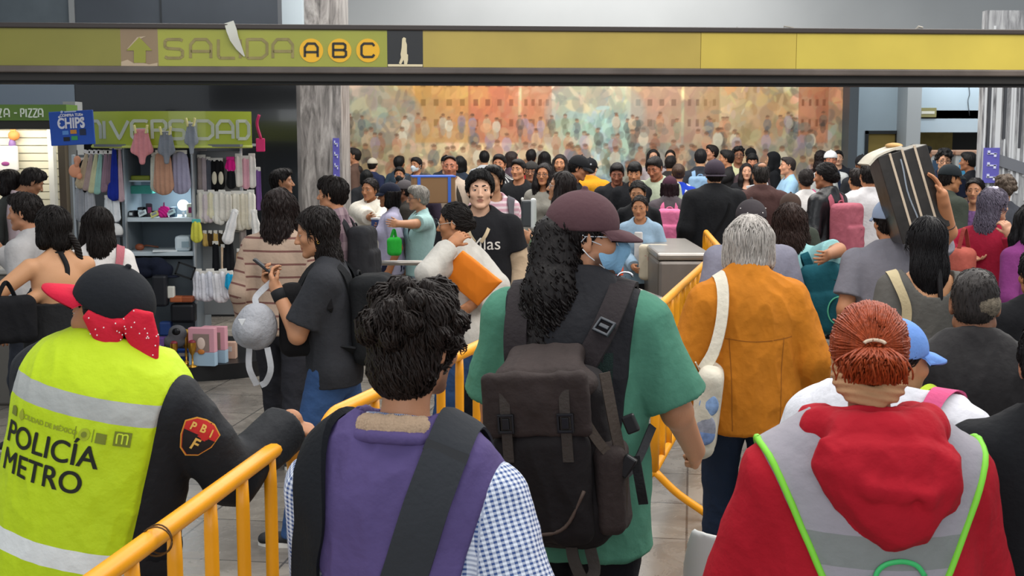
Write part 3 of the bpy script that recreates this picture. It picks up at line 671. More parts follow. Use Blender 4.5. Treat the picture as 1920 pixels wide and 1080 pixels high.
    def mask(s, c='#8fb8d4', name='face_mask'):
        V = Vol(s.hc - V3(.14, .14, .16), s.hc + V3(.14, .17, .08), s.h * .8); Q = s.Rh; sv = s.h
        V.el(s.hr(0, .034, -.048), (.0655, .0690, .066), Q, .0); V.rc(s.hr(0, .094, -.008), s.hr(0, .112, -.036), .014, .018, .02); V.rc(s.hr(0, .108, -.036), s.hr(0, .094, -.09), .016, .016, .03); V.cut(s.hr(0, .06, -.012), Q @ V3(0, -.25, 1)); V.cut(s.hr(0, .026, 0), Q @ V3(0, -1, 0.25))
        v, f = V.mesh(); o = s.emit(name, relax(v, f, 1, .4), f, mat(c, .9, bump=.3, bscale=90)); mb = MB()
        for q in (-1, 1):
            mb.tube([s.hr(q * .060, .055, -.025), s.hr(q * .078, 0, -.005), s.hr(q * .084, -.022, .01)], .0016, 5); mb.tube([s.hr(q * .056, .05, -.085), s.hr(q * .076, 0, -.05), s.hr(q * .082, -.02, -.03)], .0016, 5)
        s.emb('ear_loop', mb, mat('#e4e8ea', .8), True, o); return o
    def earring(s, q, c='#d9a441', r=.008):
        mb = MB(); t = np.linspace(0, 2 * math.pi, 13); mb.tube([s.hr(q * .0835, -.004 + r * math.cos(a), -.046 + r * math.sin(a)) for a in t], .0016, 5, False); s.emb('earring', mb, mat(c, .25, 1), True)
    # -- things worn over the clothes (own top-level things)
    def strap_pts(s, q, e=.02, front=True, z1=.10, x0=.075):
        p = [s.tp(q * x0, -.125 - e, z1 + .26), s.tp(q * (x0 + .012), -.085 - e, .455 + e * .6), s.tp(q * (x0 + .02), -.02, .505 + e), s.tp(q * (x0 + .025), .055 + e * .4, .475 + e * .7), s.tp(q * (x0 + .03), .108 + e, .38)]
        if front: p += [s.tp(q * (x0 + .055), .105 + e, .26), s.tp(q * (.148 + e * .5), .02, z1 + .05), s.tp(q * .12, -.12 - e, z1)]
        return smooth_path(p, 26)
    def pack(s, label, c, size=(.15, .075, .21), zc=.24, e=.02, cat='backpack', straps=True, pocket=True, m=None, rad=.05, strapc=None, dz=0, tiltx=0, dx=0, group=None, name='backpack'):
        m = m or cloth(c, .4, 40, .12); C = s.tp(dx, -.118 * s.b ** .5 - e - size[1] * .92, zc); base = C + s.Rt @ V3(0, 0, -size[2]); Q = s.Rt @ rx(R(tiltx))
        r = empty(name, s.l2w(base), s.yaw, label, cat, group); ofs = base
        V = Vol(C - V3(.33, .33, .36), C + V3(.33, .33, .36), max(s.h, .0075)); V.bx(C, size, Q, min(rad, size[1] * .95), 0.02)
        if pocket: V.bx(C + Q @ V3(0, -size[1] * .85, -size[2] * .32), (size[0] * .78, size[1] * .5, size[2] * .50), Q, min(.03, size[1] * .45), .012)
        v, f = V.mesh(); v = wrinkle(relax(v, f, 1, .5), f, .006, len(label) % 7, (1, 1, .9))
        s.emit('bag_body', v - ofs, f, m, parent=r)
        if straps:
            for q in ((-1, 1) if straps is True else (straps,)):
                pts = s.strap_pts(q, e, z1=zc - .14) - ofs; ctr = s.tp(0, 0, .3) - ofs
                mb = MB(); mb.ribbon(pts, unit_rows(pts - ctr), .05, .012); s.emb('shoulder_strap', mb, cloth(strapc or c, .3, 60, .08), 'auto', r)
            mb = MB(); t = np.linspace(0, math.pi, 9); mb.tube([C + Q @ V3(.035 * math.cos(a), size[1] * .7, size[2] + .022 * math.sin(a)) - ofs for a in t], .007, 6); s.emb('handle', mb, cloth(strapc or c), True, r)
        if pocket:
            mb = MB(); mb.tube([C + Q @ V3(x, -size[1] * 1.30, -size[2] * .32 + size[2] * .36) - ofs for x in np.linspace(-size[0] * .6, size[0] * .6, 5)], .004, 5); s.emb('zip', mb, mat('#26262a', .5), True, r)
        return r
def unit_rows(a): return a / (np.linalg.norm(a, axis=1)[:, None] + 1e-12)
def thing_local(P, name, center, label, cat, group=None):
    """an Empty carried by a person: returns (root, offset) for parts given in the person's own coordinates"""
    return empty(name, P.l2w(center), P.yaw, label, cat, group), np.asarray(center, float)
# ---------------------------------------------------------------- the station hall
def onplane(px, py, A, B):
    """where the sight line through a pixel meets the vertical plane through ground points A and B"""
    p = at(px, py, 1.0); o = V3(0, 0, CAMZ); d = p - o; n = V3(-(B[1] - A[1]), B[0] - A[0], 0)
    return o + d * ((V3(*A, 0) - o) @ n / (d @ n))
def nodes(m): return m.node_tree, m.node_tree.nodes['Principled BSDF']
def floor_mat():
    m = mat('#77736c', 0.22, 0, 0.5, key='floor'); nt, b = nodes(m); N = nt.nodes.new; L = nt.links.new
    tc = N('ShaderNodeTexCoord'); mp = N('ShaderNodeMapping'); mp.inputs['Rotation'].default_value = (0, 0, R(8)); L(tc.outputs['Object'], mp.inputs[0])
    br = N('ShaderNodeTexBrick'); br.offset = 0; br.inputs['Scale'].default_value = 1.0; br.inputs['Brick Width'].default_value = 0.62; br.inputs['Row Height'].default_value = 0.62
    br.inputs['Mortar Size'].default_value = 0.006; br.inputs['Color1'].default_value = (*lin('#8f887d'), 1); br.inputs['Color2'].default_value = (*lin('#767069'), 1); br.inputs['Mortar'].default_value = (*lin('#4c4945'), 1); br.inputs['Bias'].default_value = 0.1
    L(mp.outputs[0], br.inputs['Vector'])
    n = N('ShaderNodeTexNoise'); n.inputs['Scale'].default_value = 2.2; n.inputs['Detail'].default_value = 9; n.inputs['Roughness'].default_value = .7; n.inputs['Distortion'].default_value = 1.6; L(mp.outputs[0], n.inputs['Vector'])
    r = N('ShaderNodeMapRange'); r.inputs['From Min'].default_value = .3; r.inputs['From Max'].default_value = .72; r.inputs['To Min'].default_value = .62; r.inputs['To Max'].default_value = 1.28; L(n.outputs['Fac'], r.inputs[0])
    mx = N('ShaderNodeVectorMath'); mx.operation = 'SCALE'; L(br.outputs['Color'], mx.inputs[0]); L(r.outputs[0], mx.inputs['Scale']); L(mx.outputs[0], b.inputs['Base Color'])
    r2 = N('ShaderNodeMapRange'); r2.inputs['To Min'].default_value = .12; r2.inputs['To Max'].default_value = .42; L(n.outputs['Fac'], r2.inputs[0]); L(r2.outputs[0], b.inputs['Roughness'])
    return m
def plate(name, x0, x1, y0, y1, z0, z1, m): return structure(MB().box(((x0 + x1) / 2, (y0 + y1) / 2, (z0 + z1) / 2), (x1 - x0, y1 - y0, z1 - z0)).build(name, m))
plate('floor', -14, 14, -8, 26, -0.1, 0.0, floor_mat())
def stone_print(key, c0, c1, c2):
    """grey photographic print of old stone on a column"""
    m = mat(c1, .45, key=key); nt, b = nodes(m); N = nt.nodes.new; L = nt.links.new
    tc = N('ShaderNodeTexCoord'); mp = N('ShaderNodeMapping'); mp.inputs['Scale'].default_value = (5, 5, .8); L(tc.outputs['Object'], mp.inputs[0])
    n = N('ShaderNodeTexNoise'); n.inputs['Scale'].default_value = 2.4; n.inputs['Detail'].default_value = 8; n.inputs['Roughness'].default_value = .65; n.inputs['Distortion'].default_value = .8; L(mp.outputs[0], n.inputs['Vector'])
    cr = N('ShaderNodeValToRGB'); e = cr.color_ramp; e.elements[0].position = .34; e.elements[0].color = (*lin(c0), 1); e.elements[1].position = .68; e.elements[1].color = (*lin(c2), 1); q = e.elements.new(.5); q.color = (*lin(c1), 1)
    L(n.outputs['Fac'], cr.inputs[0]); L(cr.outputs[0], b.inputs['Base Color']); return m
MURAL_Y = 23.0
# mural: a plain painted stand-in, loose patches of warm and blue-green colour
def mural():
    x0, x1, z0, z1 = at(640, 200, MURAL_Y)[0], at(1591, 200, MURAL_Y)[0], 0.7, 3.45
    nx, nz = 640, 190; g = np.random.default_rng(11); X, Z = np.meshgrid(np.linspace(0, 1, nx), np.linspace(0, 1, nz), indexing='ij')
    cols = '''a89a80,9a8c70,7d7358,6f6248,86744f b5a78a,a89878,6d7f7c,8a7a52,7f6f50 a5895e,8f6f42,a58a55,9a6a45,8f7f60 b0813f,9a5f38,7f8478,8a7f66,a08a68 c2a05c,a8604a,8a6a55,9a8068,a8906c
 c9a35a,c0714a,a55a3f,b09068,b59a74 b8604a,c07850,b0603f,8f7f5f,9f8b68 c4b48f,c07a60,7f8058,b06a55,a09070 a8a080,7f7458,8f9a78,a59080,9a8f80 8f7a58,b08a60,8fa090,7fa098,a58a70 b09068,a08a62,7f9a98,86a088,6f9090
 c8ba92,8f8468,6f7468,5f6460,6a6c64 b08a70,a0685a,86705f,5c5c55,66655c c0ac84,a08a70,8a8468,8f7f66,8a7a64 c5b27c,b0a078,908a78,8a806a,86765c a87a40,8f8a78,7f7868,7a7258,8a7455 8f9088,a87a48,7f6040,6f6a58,7f7460 b5a57a,c0b080,8f8a7a,7f7f70,86765c b06040,b0583a,8f6a50,6f7060,7a7058 a89a70,a06a48,8a7458,747260,7a7058'''.split()
    G = np.array([[lin(q) for q in c.split(',')] for c in cols]); ngx = len(G)
    zr = [np.clip((at(900, y, MURAL_Y)[2] - z0) / (z1 - z0), 0, 1) for y in (170, 192, 220, 250, 282)]
    def base(u, v):
        a = np.clip(u * (ngx - 1), 0, ngx - 1.001); i = a.astype(int); t = (a - i)[..., None]; out = np.zeros(u.shape + (3,)); zz = zr[::-1]
        for c in range(3):
            A = np.stack([np.interp(v.ravel(), zz, col[::-1, c]).reshape(v.shape) for col in G]); out[..., c] = np.take_along_axis(A, i[None], 0)[0] * (1 - t[..., 0]) + np.take_along_axis(A, np.minimum(i + 1, ngx - 1)[None], 0)[0] * t[..., 0]
        return out
    C = base(X, Z); asp = (x1 - x0) / (z1 - z0)
    for k in range(3000):
        u, v = g.uniform(0, 1), g.uniform(0, 1); big = 1 - k / 3600; L = (0.007 + 0.045 * big ** 2) * g.uniform(.6, 1.6); Wd = L * g.uniform(.2, .75); th = g.normal(1.5, .8)
        c = base(np.array([np.clip(u + g.normal(0, .02), 0, 1)]), np.array([np.clip(v + g.normal(0, .05), 0, 1)]))[0] * g.choice([.5, .75, .95, 1.15, 1.35, 1.5]) * g.uniform(.84, 1.16, 3)
        i0, i1 = max(0, int((u - L) * nx)), min(nx, int((u + L) * nx) + 2); j0, j1 = max(0, int((v - L * asp) * nz)), min(nz, int((v + L * asp) * nz) + 2)
        dx, dz = (X[i0:i1, j0:j1] - u), (Z[i0:i1, j0:j1] - v) / asp; a = dx * math.cos(th) + dz * math.sin(th); b = -dx * math.sin(th) + dz * math.cos(th)
        mk = np.clip(1.35 - np.sqrt((a / L) ** 2 + (b / Wd) ** 2) * 1.35, 0, .8)[..., None]; mk = np.clip(mk * 2.0, 0, .62); C[i0:i1, j0:j1] = C[i0:i1, j0:j1] * (1 - mk) + np.clip(c, 0, .8) * mk
    def stamp(u0, v0, hw, hh, c, a=.75, ell=True):
        i0, i1 = max(0, int((u0 - hw) * nx)), min(nx, int((u0 + hw) * nx) + 2); j0, j1 = max(0, int((v0 - hh) * nz)), min(nz, int((v0 + hh) * nz) + 2); q = ((X[i0:i1, j0:j1] - u0) / hw) ** 2 + ((Z[i0:i1, j0:j1] - v0) / hh) ** 2 if ell else np.maximum(np.abs(X[i0:i1, j0:j1] - u0) / hw, np.abs(Z[i0:i1, j0:j1] - v0) / hh) ** 4
        mk = (np.clip((1.1 - q) * 4, 0, 1) * a)[..., None]; C[i0:i1, j0:j1] = C[i0:i1, j0:j1] * (1 - mk) + np.array(c) * mk
    C[:] = C * 1.25 + .035
    for u0, wd_, v1, c in ((.20, .055, .93, 'b98a4c'), (.30, .05, .88, 'b0684a'), (.385, .03, .95, 'b5714f'), (.62, .05, .84, 'a8826a'), (.71, .035, .90, '9a7460'), (.93, .03, .92, 'a5603f')):   # plain house fronts
        stamp(u0, (v1 + .42) / 2, wd_, (v1 - .42) / 2, lin(c), .7, False)
        for a in np.linspace(-.7, .7, 4):
            for b in (.55, .68, .80): stamp(u0 + a * wd_, b, wd_ * .09, .022, np.array(lin(c)) * .45, .7, False)
    for u0, v0, r_, c in ((.80, .62, .10, 'a8834a'), (.07, .60, .09, '7f8a84'), (.50, .62, .10, '8aa09a'), (.45, .45, .06, '8f9a72')): stamp(u0, v0, r_, r_ * 2.2, lin(c), .4)
    for k in range(170):   # rows of plain standing figures
        u0 = g.uniform(.01, .99); row = g.integers(0, 4); v0 = .52 - .11 * row + g.normal(0, .015); hh = .055 + .012 * row; c = np.array(lin(('c9c0a8', '8a5a44', '5f6468', 'b07a5a', '7d7f66', '9c8a94', 'c2a684', '4f4a44')[g.integers(0, 8)])) * g.uniform(.8, 1.2)
        stamp(u0, v0 + hh * .3, hh * .15, hh * .7, c, .6); stamp(u0, v0 - hh * .5, hh * .10, hh * .7, c * .7, .5); stamp(u0 + g.normal(0, .001), v0 + hh * 1.12, hh * .07, hh * .24, lin('9a6a4c'), .6); stamp(u0, v0 + hh * 1.27, hh * .07, hh * .14, lin('4a382c'), .5); stamp(u0 + g.normal(0, .01), v0 + g.normal(0, .04), g.uniform(.004, .012), g.uniform(.01, .04), base(np.array([u0]), np.array([v0]))[0] * g.uniform(.6, 1.8), .5)
    v = np.stack([x0 + X * (x1 - x0), np.full_like(X, MURAL_Y - 0.03), z0 + Z * (z1 - z0)], -1).reshape(-1, 3)
    i, j = np.meshgrid(np.arange(nx - 1), np.arange(nz - 1), indexing='ij'); a = i * nz + j; f = np.stack([a, a + nz, a + nz + 1, a + 1], -1).reshape(-1, 4)
    r = empty('mural', ((x0 + x1) / 2, MURAL_Y, z0)); tag(r, 'long painted mural in warm ochre, red and teal across the far wall', 'mural')
    off = np.array(r.location); me = make_mesh('painting', v - off, f, True, np.clip(C.reshape(-1, 3) * 1.3, 0, 1)); link('painting', me, attr_mat(.6, .2, 0, 'paint'), r)
    MB().box((0, 0.02, (z1 - z0) / 2), (x1 - x0, .06, z1 - z0)).build('backing_board', mat('#6b6252', .8), r)
mural()
wg = mat('#9aa0a2', .55, var=.05, vscale=1.2)
plate('wall_back', -14, at(1606, 200, MURAL_Y)[0], MURAL_Y + .06, MURAL_Y + .3, 0, 5.2, wg)
plate('wall_upper', at(575, 0, 22.4)[0], 9.5, 22.35, 22.6, 3.42, 5.2, mat('#a9abab', .35, var=.06, vscale=.7))
plate('trim_1', at(1590, 200, 22.6)[0], at(1607, 200, 22.6)[0], 22.5, 23.4, 0, 5.2, mat('#4b5258', .5))
# pale blue lobby on the right, with a mustard door and a dark recess of ticket machines
bl = mat('#b3c4ce', .6, var=.04, vscale=1.5); BY = 23.8
bx0, bx1 = at(1607, 200, BY)[0], 10.5
def rectx(a, b, d=BY): return at(a, 250, d)[0], at(b, 250, d)[0]
dz = at(1650, 245, BY)[2]; d0, d1 = rectx(1622, 1686); r0, r1 = rectx(1722, 1842); rz_ = at(1800, 248, BY)[2]
plate('wall_right_lobby', bx0, d0, BY, BY + .2, 0, 5.2, bl); plate('wall_right_lobby', d0, d1, BY, BY + .2, dz, 5.2, bl); plate('wall_right_lobby', d1, r0, BY, BY + .2, 0, 5.2, bl)
plate('wall_right_lobby', r0, bx1, BY, BY + .2, rz_, 5.2, bl)
c0, c1 = rectx(1690, 1716, 23.5); plate('column_pale', c0, c1, 23.2, BY, 0, 5.2, mat('#b3b8ba', .6))
fr = mat('#2c2f31', .5); dr = empty('door_1', ((d0 + d1) / 2, BY + .05, 0)); structure(dr)
MB().box((0, .03, dz / 2), (d1 - d0 - .08, .05, dz)).build('door_leaf', mat('#a08a48', .55), dr)
fb = MB(); fb.box(((d1 - d0) / 2 - .03, -.03, dz / 2), (.06, .1, dz)); fb.box((-(d1 - d0) / 2 + .03, -.03, dz / 2), (.06, .1, dz)); fb.box((0, -.03, dz - .03), (d1 - d0, .1, .06)); fb.build('door_frame', fr, dr)
MB().box((-.18, -.02, 1.0), (.1, .04, .03)).build('door_handle', mat('#b8b8b8', .3, 1), dr)
plate('recess', r0, bx1, BY + 2.2, BY + 2.4, 0, rz_ + .3, mat('#23211d', .5)); plate('recess_soffit', r0, bx1, BY, BY + 2.4, rz_ + .25, rz_ + .4, mat('#3a362e', .7))
p = MB(); p.box((0, 0, 0), (.72, .02, .42)); o = p.build('poster_mustard', mat('#8f7a3c', .5, var=.3, vscale=4), None, loc=tuple(at(1752, 262, BY + 2.15))); tag(o, 'mustard backlit panel at the left end of the dark recess', 'panel')
for k, (px, sc) in enumerate(((1756, '#27384a'), (1806, '#2f6a8a'), (1852, '#27384a'))):
    a = at(px, 300, BY - .4); t = empty('ticket_machine', (a[0], a[1], 0), 0); tag(t, ('salmon topped ticket machine nearest the pale column', 'salmon topped ticket machine with a lit blue screen', 'salmon topped ticket machine half hidden by the printed column')[k], 'ticket machine', 'ticket machines in the recess')
    MB().box((0, 0, .82), (.40, .4, 1.64), bev=.02).build('cabinet', mat('#c9ccca', .5), t); MB().box((0, -.02, 1.68), (.44, .46, .09), bev=.02).build('top_cover', mat('#c49a80', .5), t)
    MB().box((0, -.205, 1.42), (.28, .02, .26)).build('screen', mat(sc, .3, emit=.9), t); MB().box((0, -.205, 1.05), (.3, .02, .12)).build('coin_panel', mat('#3a3d40', .4), t)
w = at(1738, 211, BY); t = empty('wall_sign', (w[0], w[1] - .02, w[2])); tag(t, 'small mustard and white sign on the pale blue wall', 'sign'); MB().box((0, 0, 0), (.33, .02, .17)).build('sign_plate', mat('#8f8a5c', .5), t)
MB().box((.01, -.013, .0), (.24, .006, .05)).build('white_bar', mat('#d8d6c8', .5), t)
cb = MB(); cb.tube(smooth_path([at(1815, 150, 23.79), at(1818, 175, 23.79), at(1815, 190, 23.79), at(1818, 217, 23.79)], 16), .006, 5); tag(cb.build('hanging_cable', mat('#3d4145', .6), None, True), 'loose dark cable hanging before the pale blue wall', 'cable')
# printed columns
SP = stone_print('stone', '#4d4a48', '#8d8885', '#bdb8b4'); SP2 = stone_print('stone2', '#55565a', '#8e8f92', '#b9bbbd')
CY = 15.0; a0, a1 = at(556, 250, CY)[0], at(640, 250, CY)[0]
t = structure(empty('column_left', ((a0 + a1) / 2, CY + .4, 0))); MB().box((0, 0, 2.6), (a1 - a0, .8, 5.2)).build('stone_print', SP, t); MB().box((-(a1 - a0) / 2 + .012, -.405, 2.6), (.024, .02, 5.2)).build('edge_trim', mat('#c9cbc9', .4), t)
wp0, wp1 = at(526, 20, CY)[0], at(570, 20, CY)[0]; plate('trim_2', wp0, wp1, CY - .12, CY + .3, 3.05, 5.2, mat('#c5d2da', .5))
RY_ = 14.0; b0 = at(1840, 250, RY_)[0]; area('lobby_light', (8.4, 22.9, 4.1), (R(45), 0, 0), 3.4, .3, 75, (.93, .97, 1)); area('upper_wall_light', (1.5, 20.0, 4.95), (R(58), 0, 0), 6, .6, 150, (1, .98, .95)); t = structure(empty('column_right', (b0 + 1.4, RY_ + .06, 0))); MB().box((0, 0, 1.66), (2.8, .12, 3.32)).build('stone_print', SP2, t)  # lobby and upper wall fill lights are added to brighten those walls
mb = MB()
for i in range(22): mb.box((-1.37 + i * .052 + .012 * (i % 3), -.067, 2.15 + .12 * math.sin(i * 1.7)), (.018 + .012 * (i % 4) / 3, .02, 1.55 + .3 * math.sin(i * 2.3)))
mb.build('printed_tower', mat('#c3c6c9', .5), t); mb = MB()
for i in range(6): mb.box((-1.33 + i * .17, -.072, 2.4 + .1 * (i % 2)), (.03, .02, 1.1))
mb.build('printed_shadow', mat('#3d3f44', .5), t); MB().box((-.9, -.08, 1.62), (.9, .03, .12), ry(R(18))).build('base_rail', mat('#6a6d74', .5), t)
def side_sign(px, py, d, h, wd, label, sym):
    c = at(px, py, d); t = empty('column_sign', (c[0], c[1] - .02, c[2] - h / 2)); tag(t, label, 'sign'); MB().box((0, 0, h / 2), (wd, .02, h)).build('sign_plate', mat('#5b57a8', .5), t); mb = MB()
    for k in range(sym):
        z = h * (k + .5) / sym; mb.box((0, -.014, z), (wd * .6, .008, h / sym * .12)); mb.box((-wd * .2, -.014, z + h / sym * .12), (wd * .16, .008, h / sym * .3)); mb.box((wd * .2, -.014, z - h / sym * .12), (wd * .16, .008, h / sym * .3))
    mb.build('sign_symbols', mat('#c6c9e2', .5), t)
side_sign(1857, 310, RY_ - .02, .38, .17, 'narrow purple sign with white symbols on the printed column', 3); side_sign(631, 301, CY - .02, .52, .075, 'slim violet strip sign on the edge of the left stone column', 4)
# dark glossy wall on the left
DY = 14.0; X = lambda px, d: at(px, 200, d)[0]
dk = mat('#17181a', .12, 0, .5, coat=.3); dk2 = mat('#24272b', .25, 0, .5)
plate('wall_left_dark', X(138, DY), X(556, DY), DY, DY + .25, 0, 2.92, dk); plate('wall_left_upper', X(148, DY), X(526, DY), DY - .05, DY + .2, 2.95, 5.2, mat('#3a3f46', .4, var=.12, vscale=1.5)); plate('trim_3', X(-200, DY), X(556, DY), DY - .1, DY + .2, 2.88, 3.0, mat('#121315', .4))
plate('wall_left_blue', -9, X(141, DY), DY - .02, DY + .2, 2.05, 2.92, mat('#66717d', .6)); plate('wall_left_grey', -9, X(141, DY), DY - .04, DY + .2, 2.95, 5.2, mat('#4a5258', .5, var=.1)); plate('trim_4', X(140, DY), X(150, DY), DY - .07, DY, 3.0, 5.2, mat('#77797a', .5)); plate('trim_5', X(308, DY), X(311, DY), DY - .06, DY, 3.0, 5.2, mat('#25282c', .5))
# ---------------------------------------------------------------- sign beam
BA, BB = (-3.74, 9.35), (4.0, 10.0)
bu = unit(V3(BB[0] - BA[0], BB[1] - BA[1], 0)); bn = V3(-bu[1], bu[0], 0)   # bn points away from the camera
BR = Matrix(np.array([bu, bn, [0, 0, 1]]).T.tolist()); bang = math.atan2(bu[1], bu[0])
bo = V3(BA[0], BA[1], 0); beam = empty('overhead_sign', (BA[0], BA[1], 2.36), bang); tag(beam, 'long olive and mustard overhead sign beam crossing the hall', 'sign')
def bp(px, py):
    q = onplane(px, py, BA, BB) - V3(BA[0], BA[1], 2.36); return V3(q @ bu, q @ bn, q[2])
def bquad(name, pxa, pxb, za, zb, m, th=.012, off=0.0, par=beam):
    a, b = bp(pxa, 90)[0], bp(pxb, 90)[0]; return MB().box(((a + b) / 2, -th / 2 - off, (za + zb) / 2), (b - a, th, zb - za)).build(name, m, par)
ZT, ZP1, ZP0, ZL = 0.430, 0.391, 0.126, 0.066
a, b = bp(-160, 90)[0], bp(2080, 90)[0]; L_ = b - a; mid = (a + b) / 2
MB().box((mid, .16, .2), (L_, .30, .36)).build('housing', mat('#2a2826', .6), beam)
MB().box((mid, .10, (ZT + ZP1) / 2), (L_, .26, ZT - ZP1), bev=.008).build('top_rail', mat('#3b3431', .45), beam)
mb = MB(); mb.box((mid, .10, (ZL + ZP0) / 2 + .004), (L_, .26, ZP0 - ZL - .01), bev=.01); mb.build('bottom_rail', mat('#5b524c', .4, var=.25, vscale=3), beam); MB().box((mid, .15, .03), (L_, .22, .06)).build('light_channel', mat('#161514', .6), beam)
mb = MB()
for px0, px1 in ((800, 965), (1000, 1068)): mb.box(((bp(px0, 150)[0] + bp(px1, 150)[0]) / 2, .035, .045), (bp(px1, 150)[0] - bp(px0, 150)[0], .02, .018))
mb.build('channel_clip', mat('#6d655d', .5), beam)
for pa, pb, c in ((-160, 227, '#807b30'), (227, 297, '#8a7458'), (297, 726, '#9a9c38'), (726, 793, '#1b1c1f'), (793, 1313, '#b09a48'), (1313.8, 1492, '#c0aa48'), (1492.8, 2080, '#c4b04a')): bquad('panel', pa, pb, ZP0, ZP1, mat(c, .4, 0, .4, var=.06, vscale=2.5))  # panel tones also carry the slight light gradient along the beam
def bpoly(name, pts, m, th=.006, off=.012):
    P = np.array([bp(*q) for q in pts]); poly = P[:, [0, 2]]; return MB().prism(poly, off, off + th, (0, 0, 0), (1, 0, 0), (0, 0, 1)).build(name, m, beam)
bpoly('arrow', [(238, 95), (262, 70), (286, 95), (274, 95), (274, 118), (252, 118), (252, 95)], mat('#8f9036', .45))
mb = MB()
for q in ([(228, 124), (228, 116), (240, 112), (252, 119), (262, 116), (280, 121), (296, 118), (296, 125)], [(238, 93), (258, 70), (275, 68), (262, 74), (248, 88)]):
    P = np.array([bp(*w) for w in q]); mb.prism(P[:, [0, 2]], .012, .015, (0, 0, 0), (1, 0, 0), (0, 0, 1))
mb.build('peeled_residue', mat('#b8a58c', .8), beam)
GL = {'S': [[(1, .93), (.85, 1), (.15, 1), (0, .9), (0, .62), (.15, .52), (.85, .48), (1, .38), (1, .1), (.85, 0), (.15, 0), (0, .08)]], 'A': [[(0, 0), (.0, .72), (.22, 1), (.78, 1), (1, .72), (1, 0)], [(0, .36), (1, .36)]], 'L': [[(0, 1), (0, .12), (.12, 0), (1, 0)]], 'I': [[(.5, 0), (.5, 1)]],
      'D': [[(0, 0), (0, 1), (.75, 1), (1, .78), (1, .22), (.75, 0), (0, 0)]], 'B': [[(0, 0), (0, 1), (.8, 1), (.95, .88), (.95, .62), (.8, .52), (.0, .52)], [(.8, .52), (1, .4), (1, .12), (.85, 0), (0, 0)]], 'C': [[(1, .82), (.85, 1), (.18, 1), (0, .82), (0, .18), (.18, 0), (.85, 0), (1, .18)]], 'V': [[(0, 1), (.5, 0), (1, 1)]], 'N': [[(0, 0), (0, .75), (.25, 1), (.75, 1), (1, .75), (1, 0)]],
      'E': [[(1, .95), (.85, 1), (.15, 1), (0, .85), (0, .15), (.15, 0), (1, 0)], [(0, .52), (.9, .52)]], 'R': [[(0, 0), (0, 1), (.8, 1), (1, .85), (1, .6), (.8, .48), (0, .48)], [(.6, .48), (1, 0)]], 'U': [[(0, 1), (0, .2), (.2, 0), (.8, 0), (1, .2), (1, 1)]], 'P': [[(0, 0), (0, 1), (.8, 1), (1, .85), (1, .6), (.8, .45), (0, .45)]], 'Z': [[(0, 1), (1, 1), (0, 0), (1, 0)]], '-': [[(.25, .5), (.75, .5)]], 'M': [[(0, 0), (0, 1), (.5, .35), (1, 1), (1, 0)]], 'O': [[(.2, 0), (0, .2), (0, .8), (.2, 1), (.8, 1), (1, .8), (1, .2), (.8, 0), (.2, 0)]], 'T': [[(0, 1), (1, 1)], [(.5, 1), (.5, 0)]], 'H': [[(0, 0), (0, 1)], [(1, 0), (1, 1)], [(0, .5), (1, .5)]], 'F': [[(0, 0), (0, 1), (1, 1)], [(0, .5), (.8, .5)]]}
def stroke(mb, ch, fn, nrm, w, th):
    for pl in GL[ch]: 
        pts = np.array([fn(*q) for q in pl]); dense = [pts[0]]
        for i in range(1, len(pts)): dense += [pts[i - 1] + (pts[i] - pts[i - 1]) * t for t in (.08, .5, .92)] + [pts[i]]
        mb.ribbon(np.array(dense), nrm, w, th)
gm = mat('#8d8253', .6, var=.15, vscale=12)
for ch, x0, x1 in (('S', 310, 343), ('A', 358, 396), ('L', 410, 441), ('I', 446, 456), ('D', 464, 501), ('A', 512, 549)):
    mb = MB(); stroke(mb, ch, lambda u, v, x0=x0, x1=x1: bp(x0 + u * (x1 - x0), 109 - 35 * v) - V3(0, .0135, 0), (0, -1, 0), .021, .004); mb.build('letter', gm, beam)
for ch, cx in (('A', 584), ('B', 637), ('C', 690)):
    t = np.linspace(0, 2 * math.pi, 32, endpoint=False); c = bp(cx, 95); disc = MB().prism(np.stack([c[0] + .086 * np.cos(t), c[2] + .086 * np.sin(t)], 1), .012, .017).build('letter_disc', mat('#e8b01c', .4), beam)
    mb = MB(); stroke(mb, ch, lambda u, v, cx=cx: bp(cx - 12 + 24 * u, 107 - 25 * v) - V3(0, .019, 0), (0, -1, 0), .017, .004); mb.build('letter', mat('#2b2a24', .5), disc)
pic = bpoly('exit_figure', [(754, 73), (757, 70), (761, 72), (761, 78), (763, 84), (763, 101), (765, 103), (765, 112), (763, 122), (758, 122), (757, 112), (752, 121), (748, 119), (752, 108), (751, 102), (753, 90)], mat('#d9cba8', .6)); bquad('exit_figure_ground', 727, 792, ZP0 + .003, ZP0 + .02, mat('#d9cba8', .6), .004, .013)
c = bp(430, 44); mb = MB(); mb.ribbon(np.array([bp(430, 42) + V3(0, -.02, 0), bp(436, 58) + V3(0, -.05, 0), bp(441, 74) + V3(0, -.05, 0), bp(449, 90) + V3(0, -.03, 0), bp(459, 106) + V3(0, -.02, 0)]), (0, -1, .1), np.array([.07, .075, .065, .045, .008]), .004); mb.build('peeling_strip', mat('#c9c8bd', .6), beam, 'auto')
mb = MB(); mb.tube([bp(1470, 57), bp(1470, 49), bp(1488, 52)], .006, 5); mb.tube([bp(1716, 57), bp(1722, 50), bp(1730, 52)], .009, 5); mb.tube([bp(1383, 60), bp(1382, 50)], .003, 4); mb.build('wire_stub', mat('#9a958c', .5), beam)
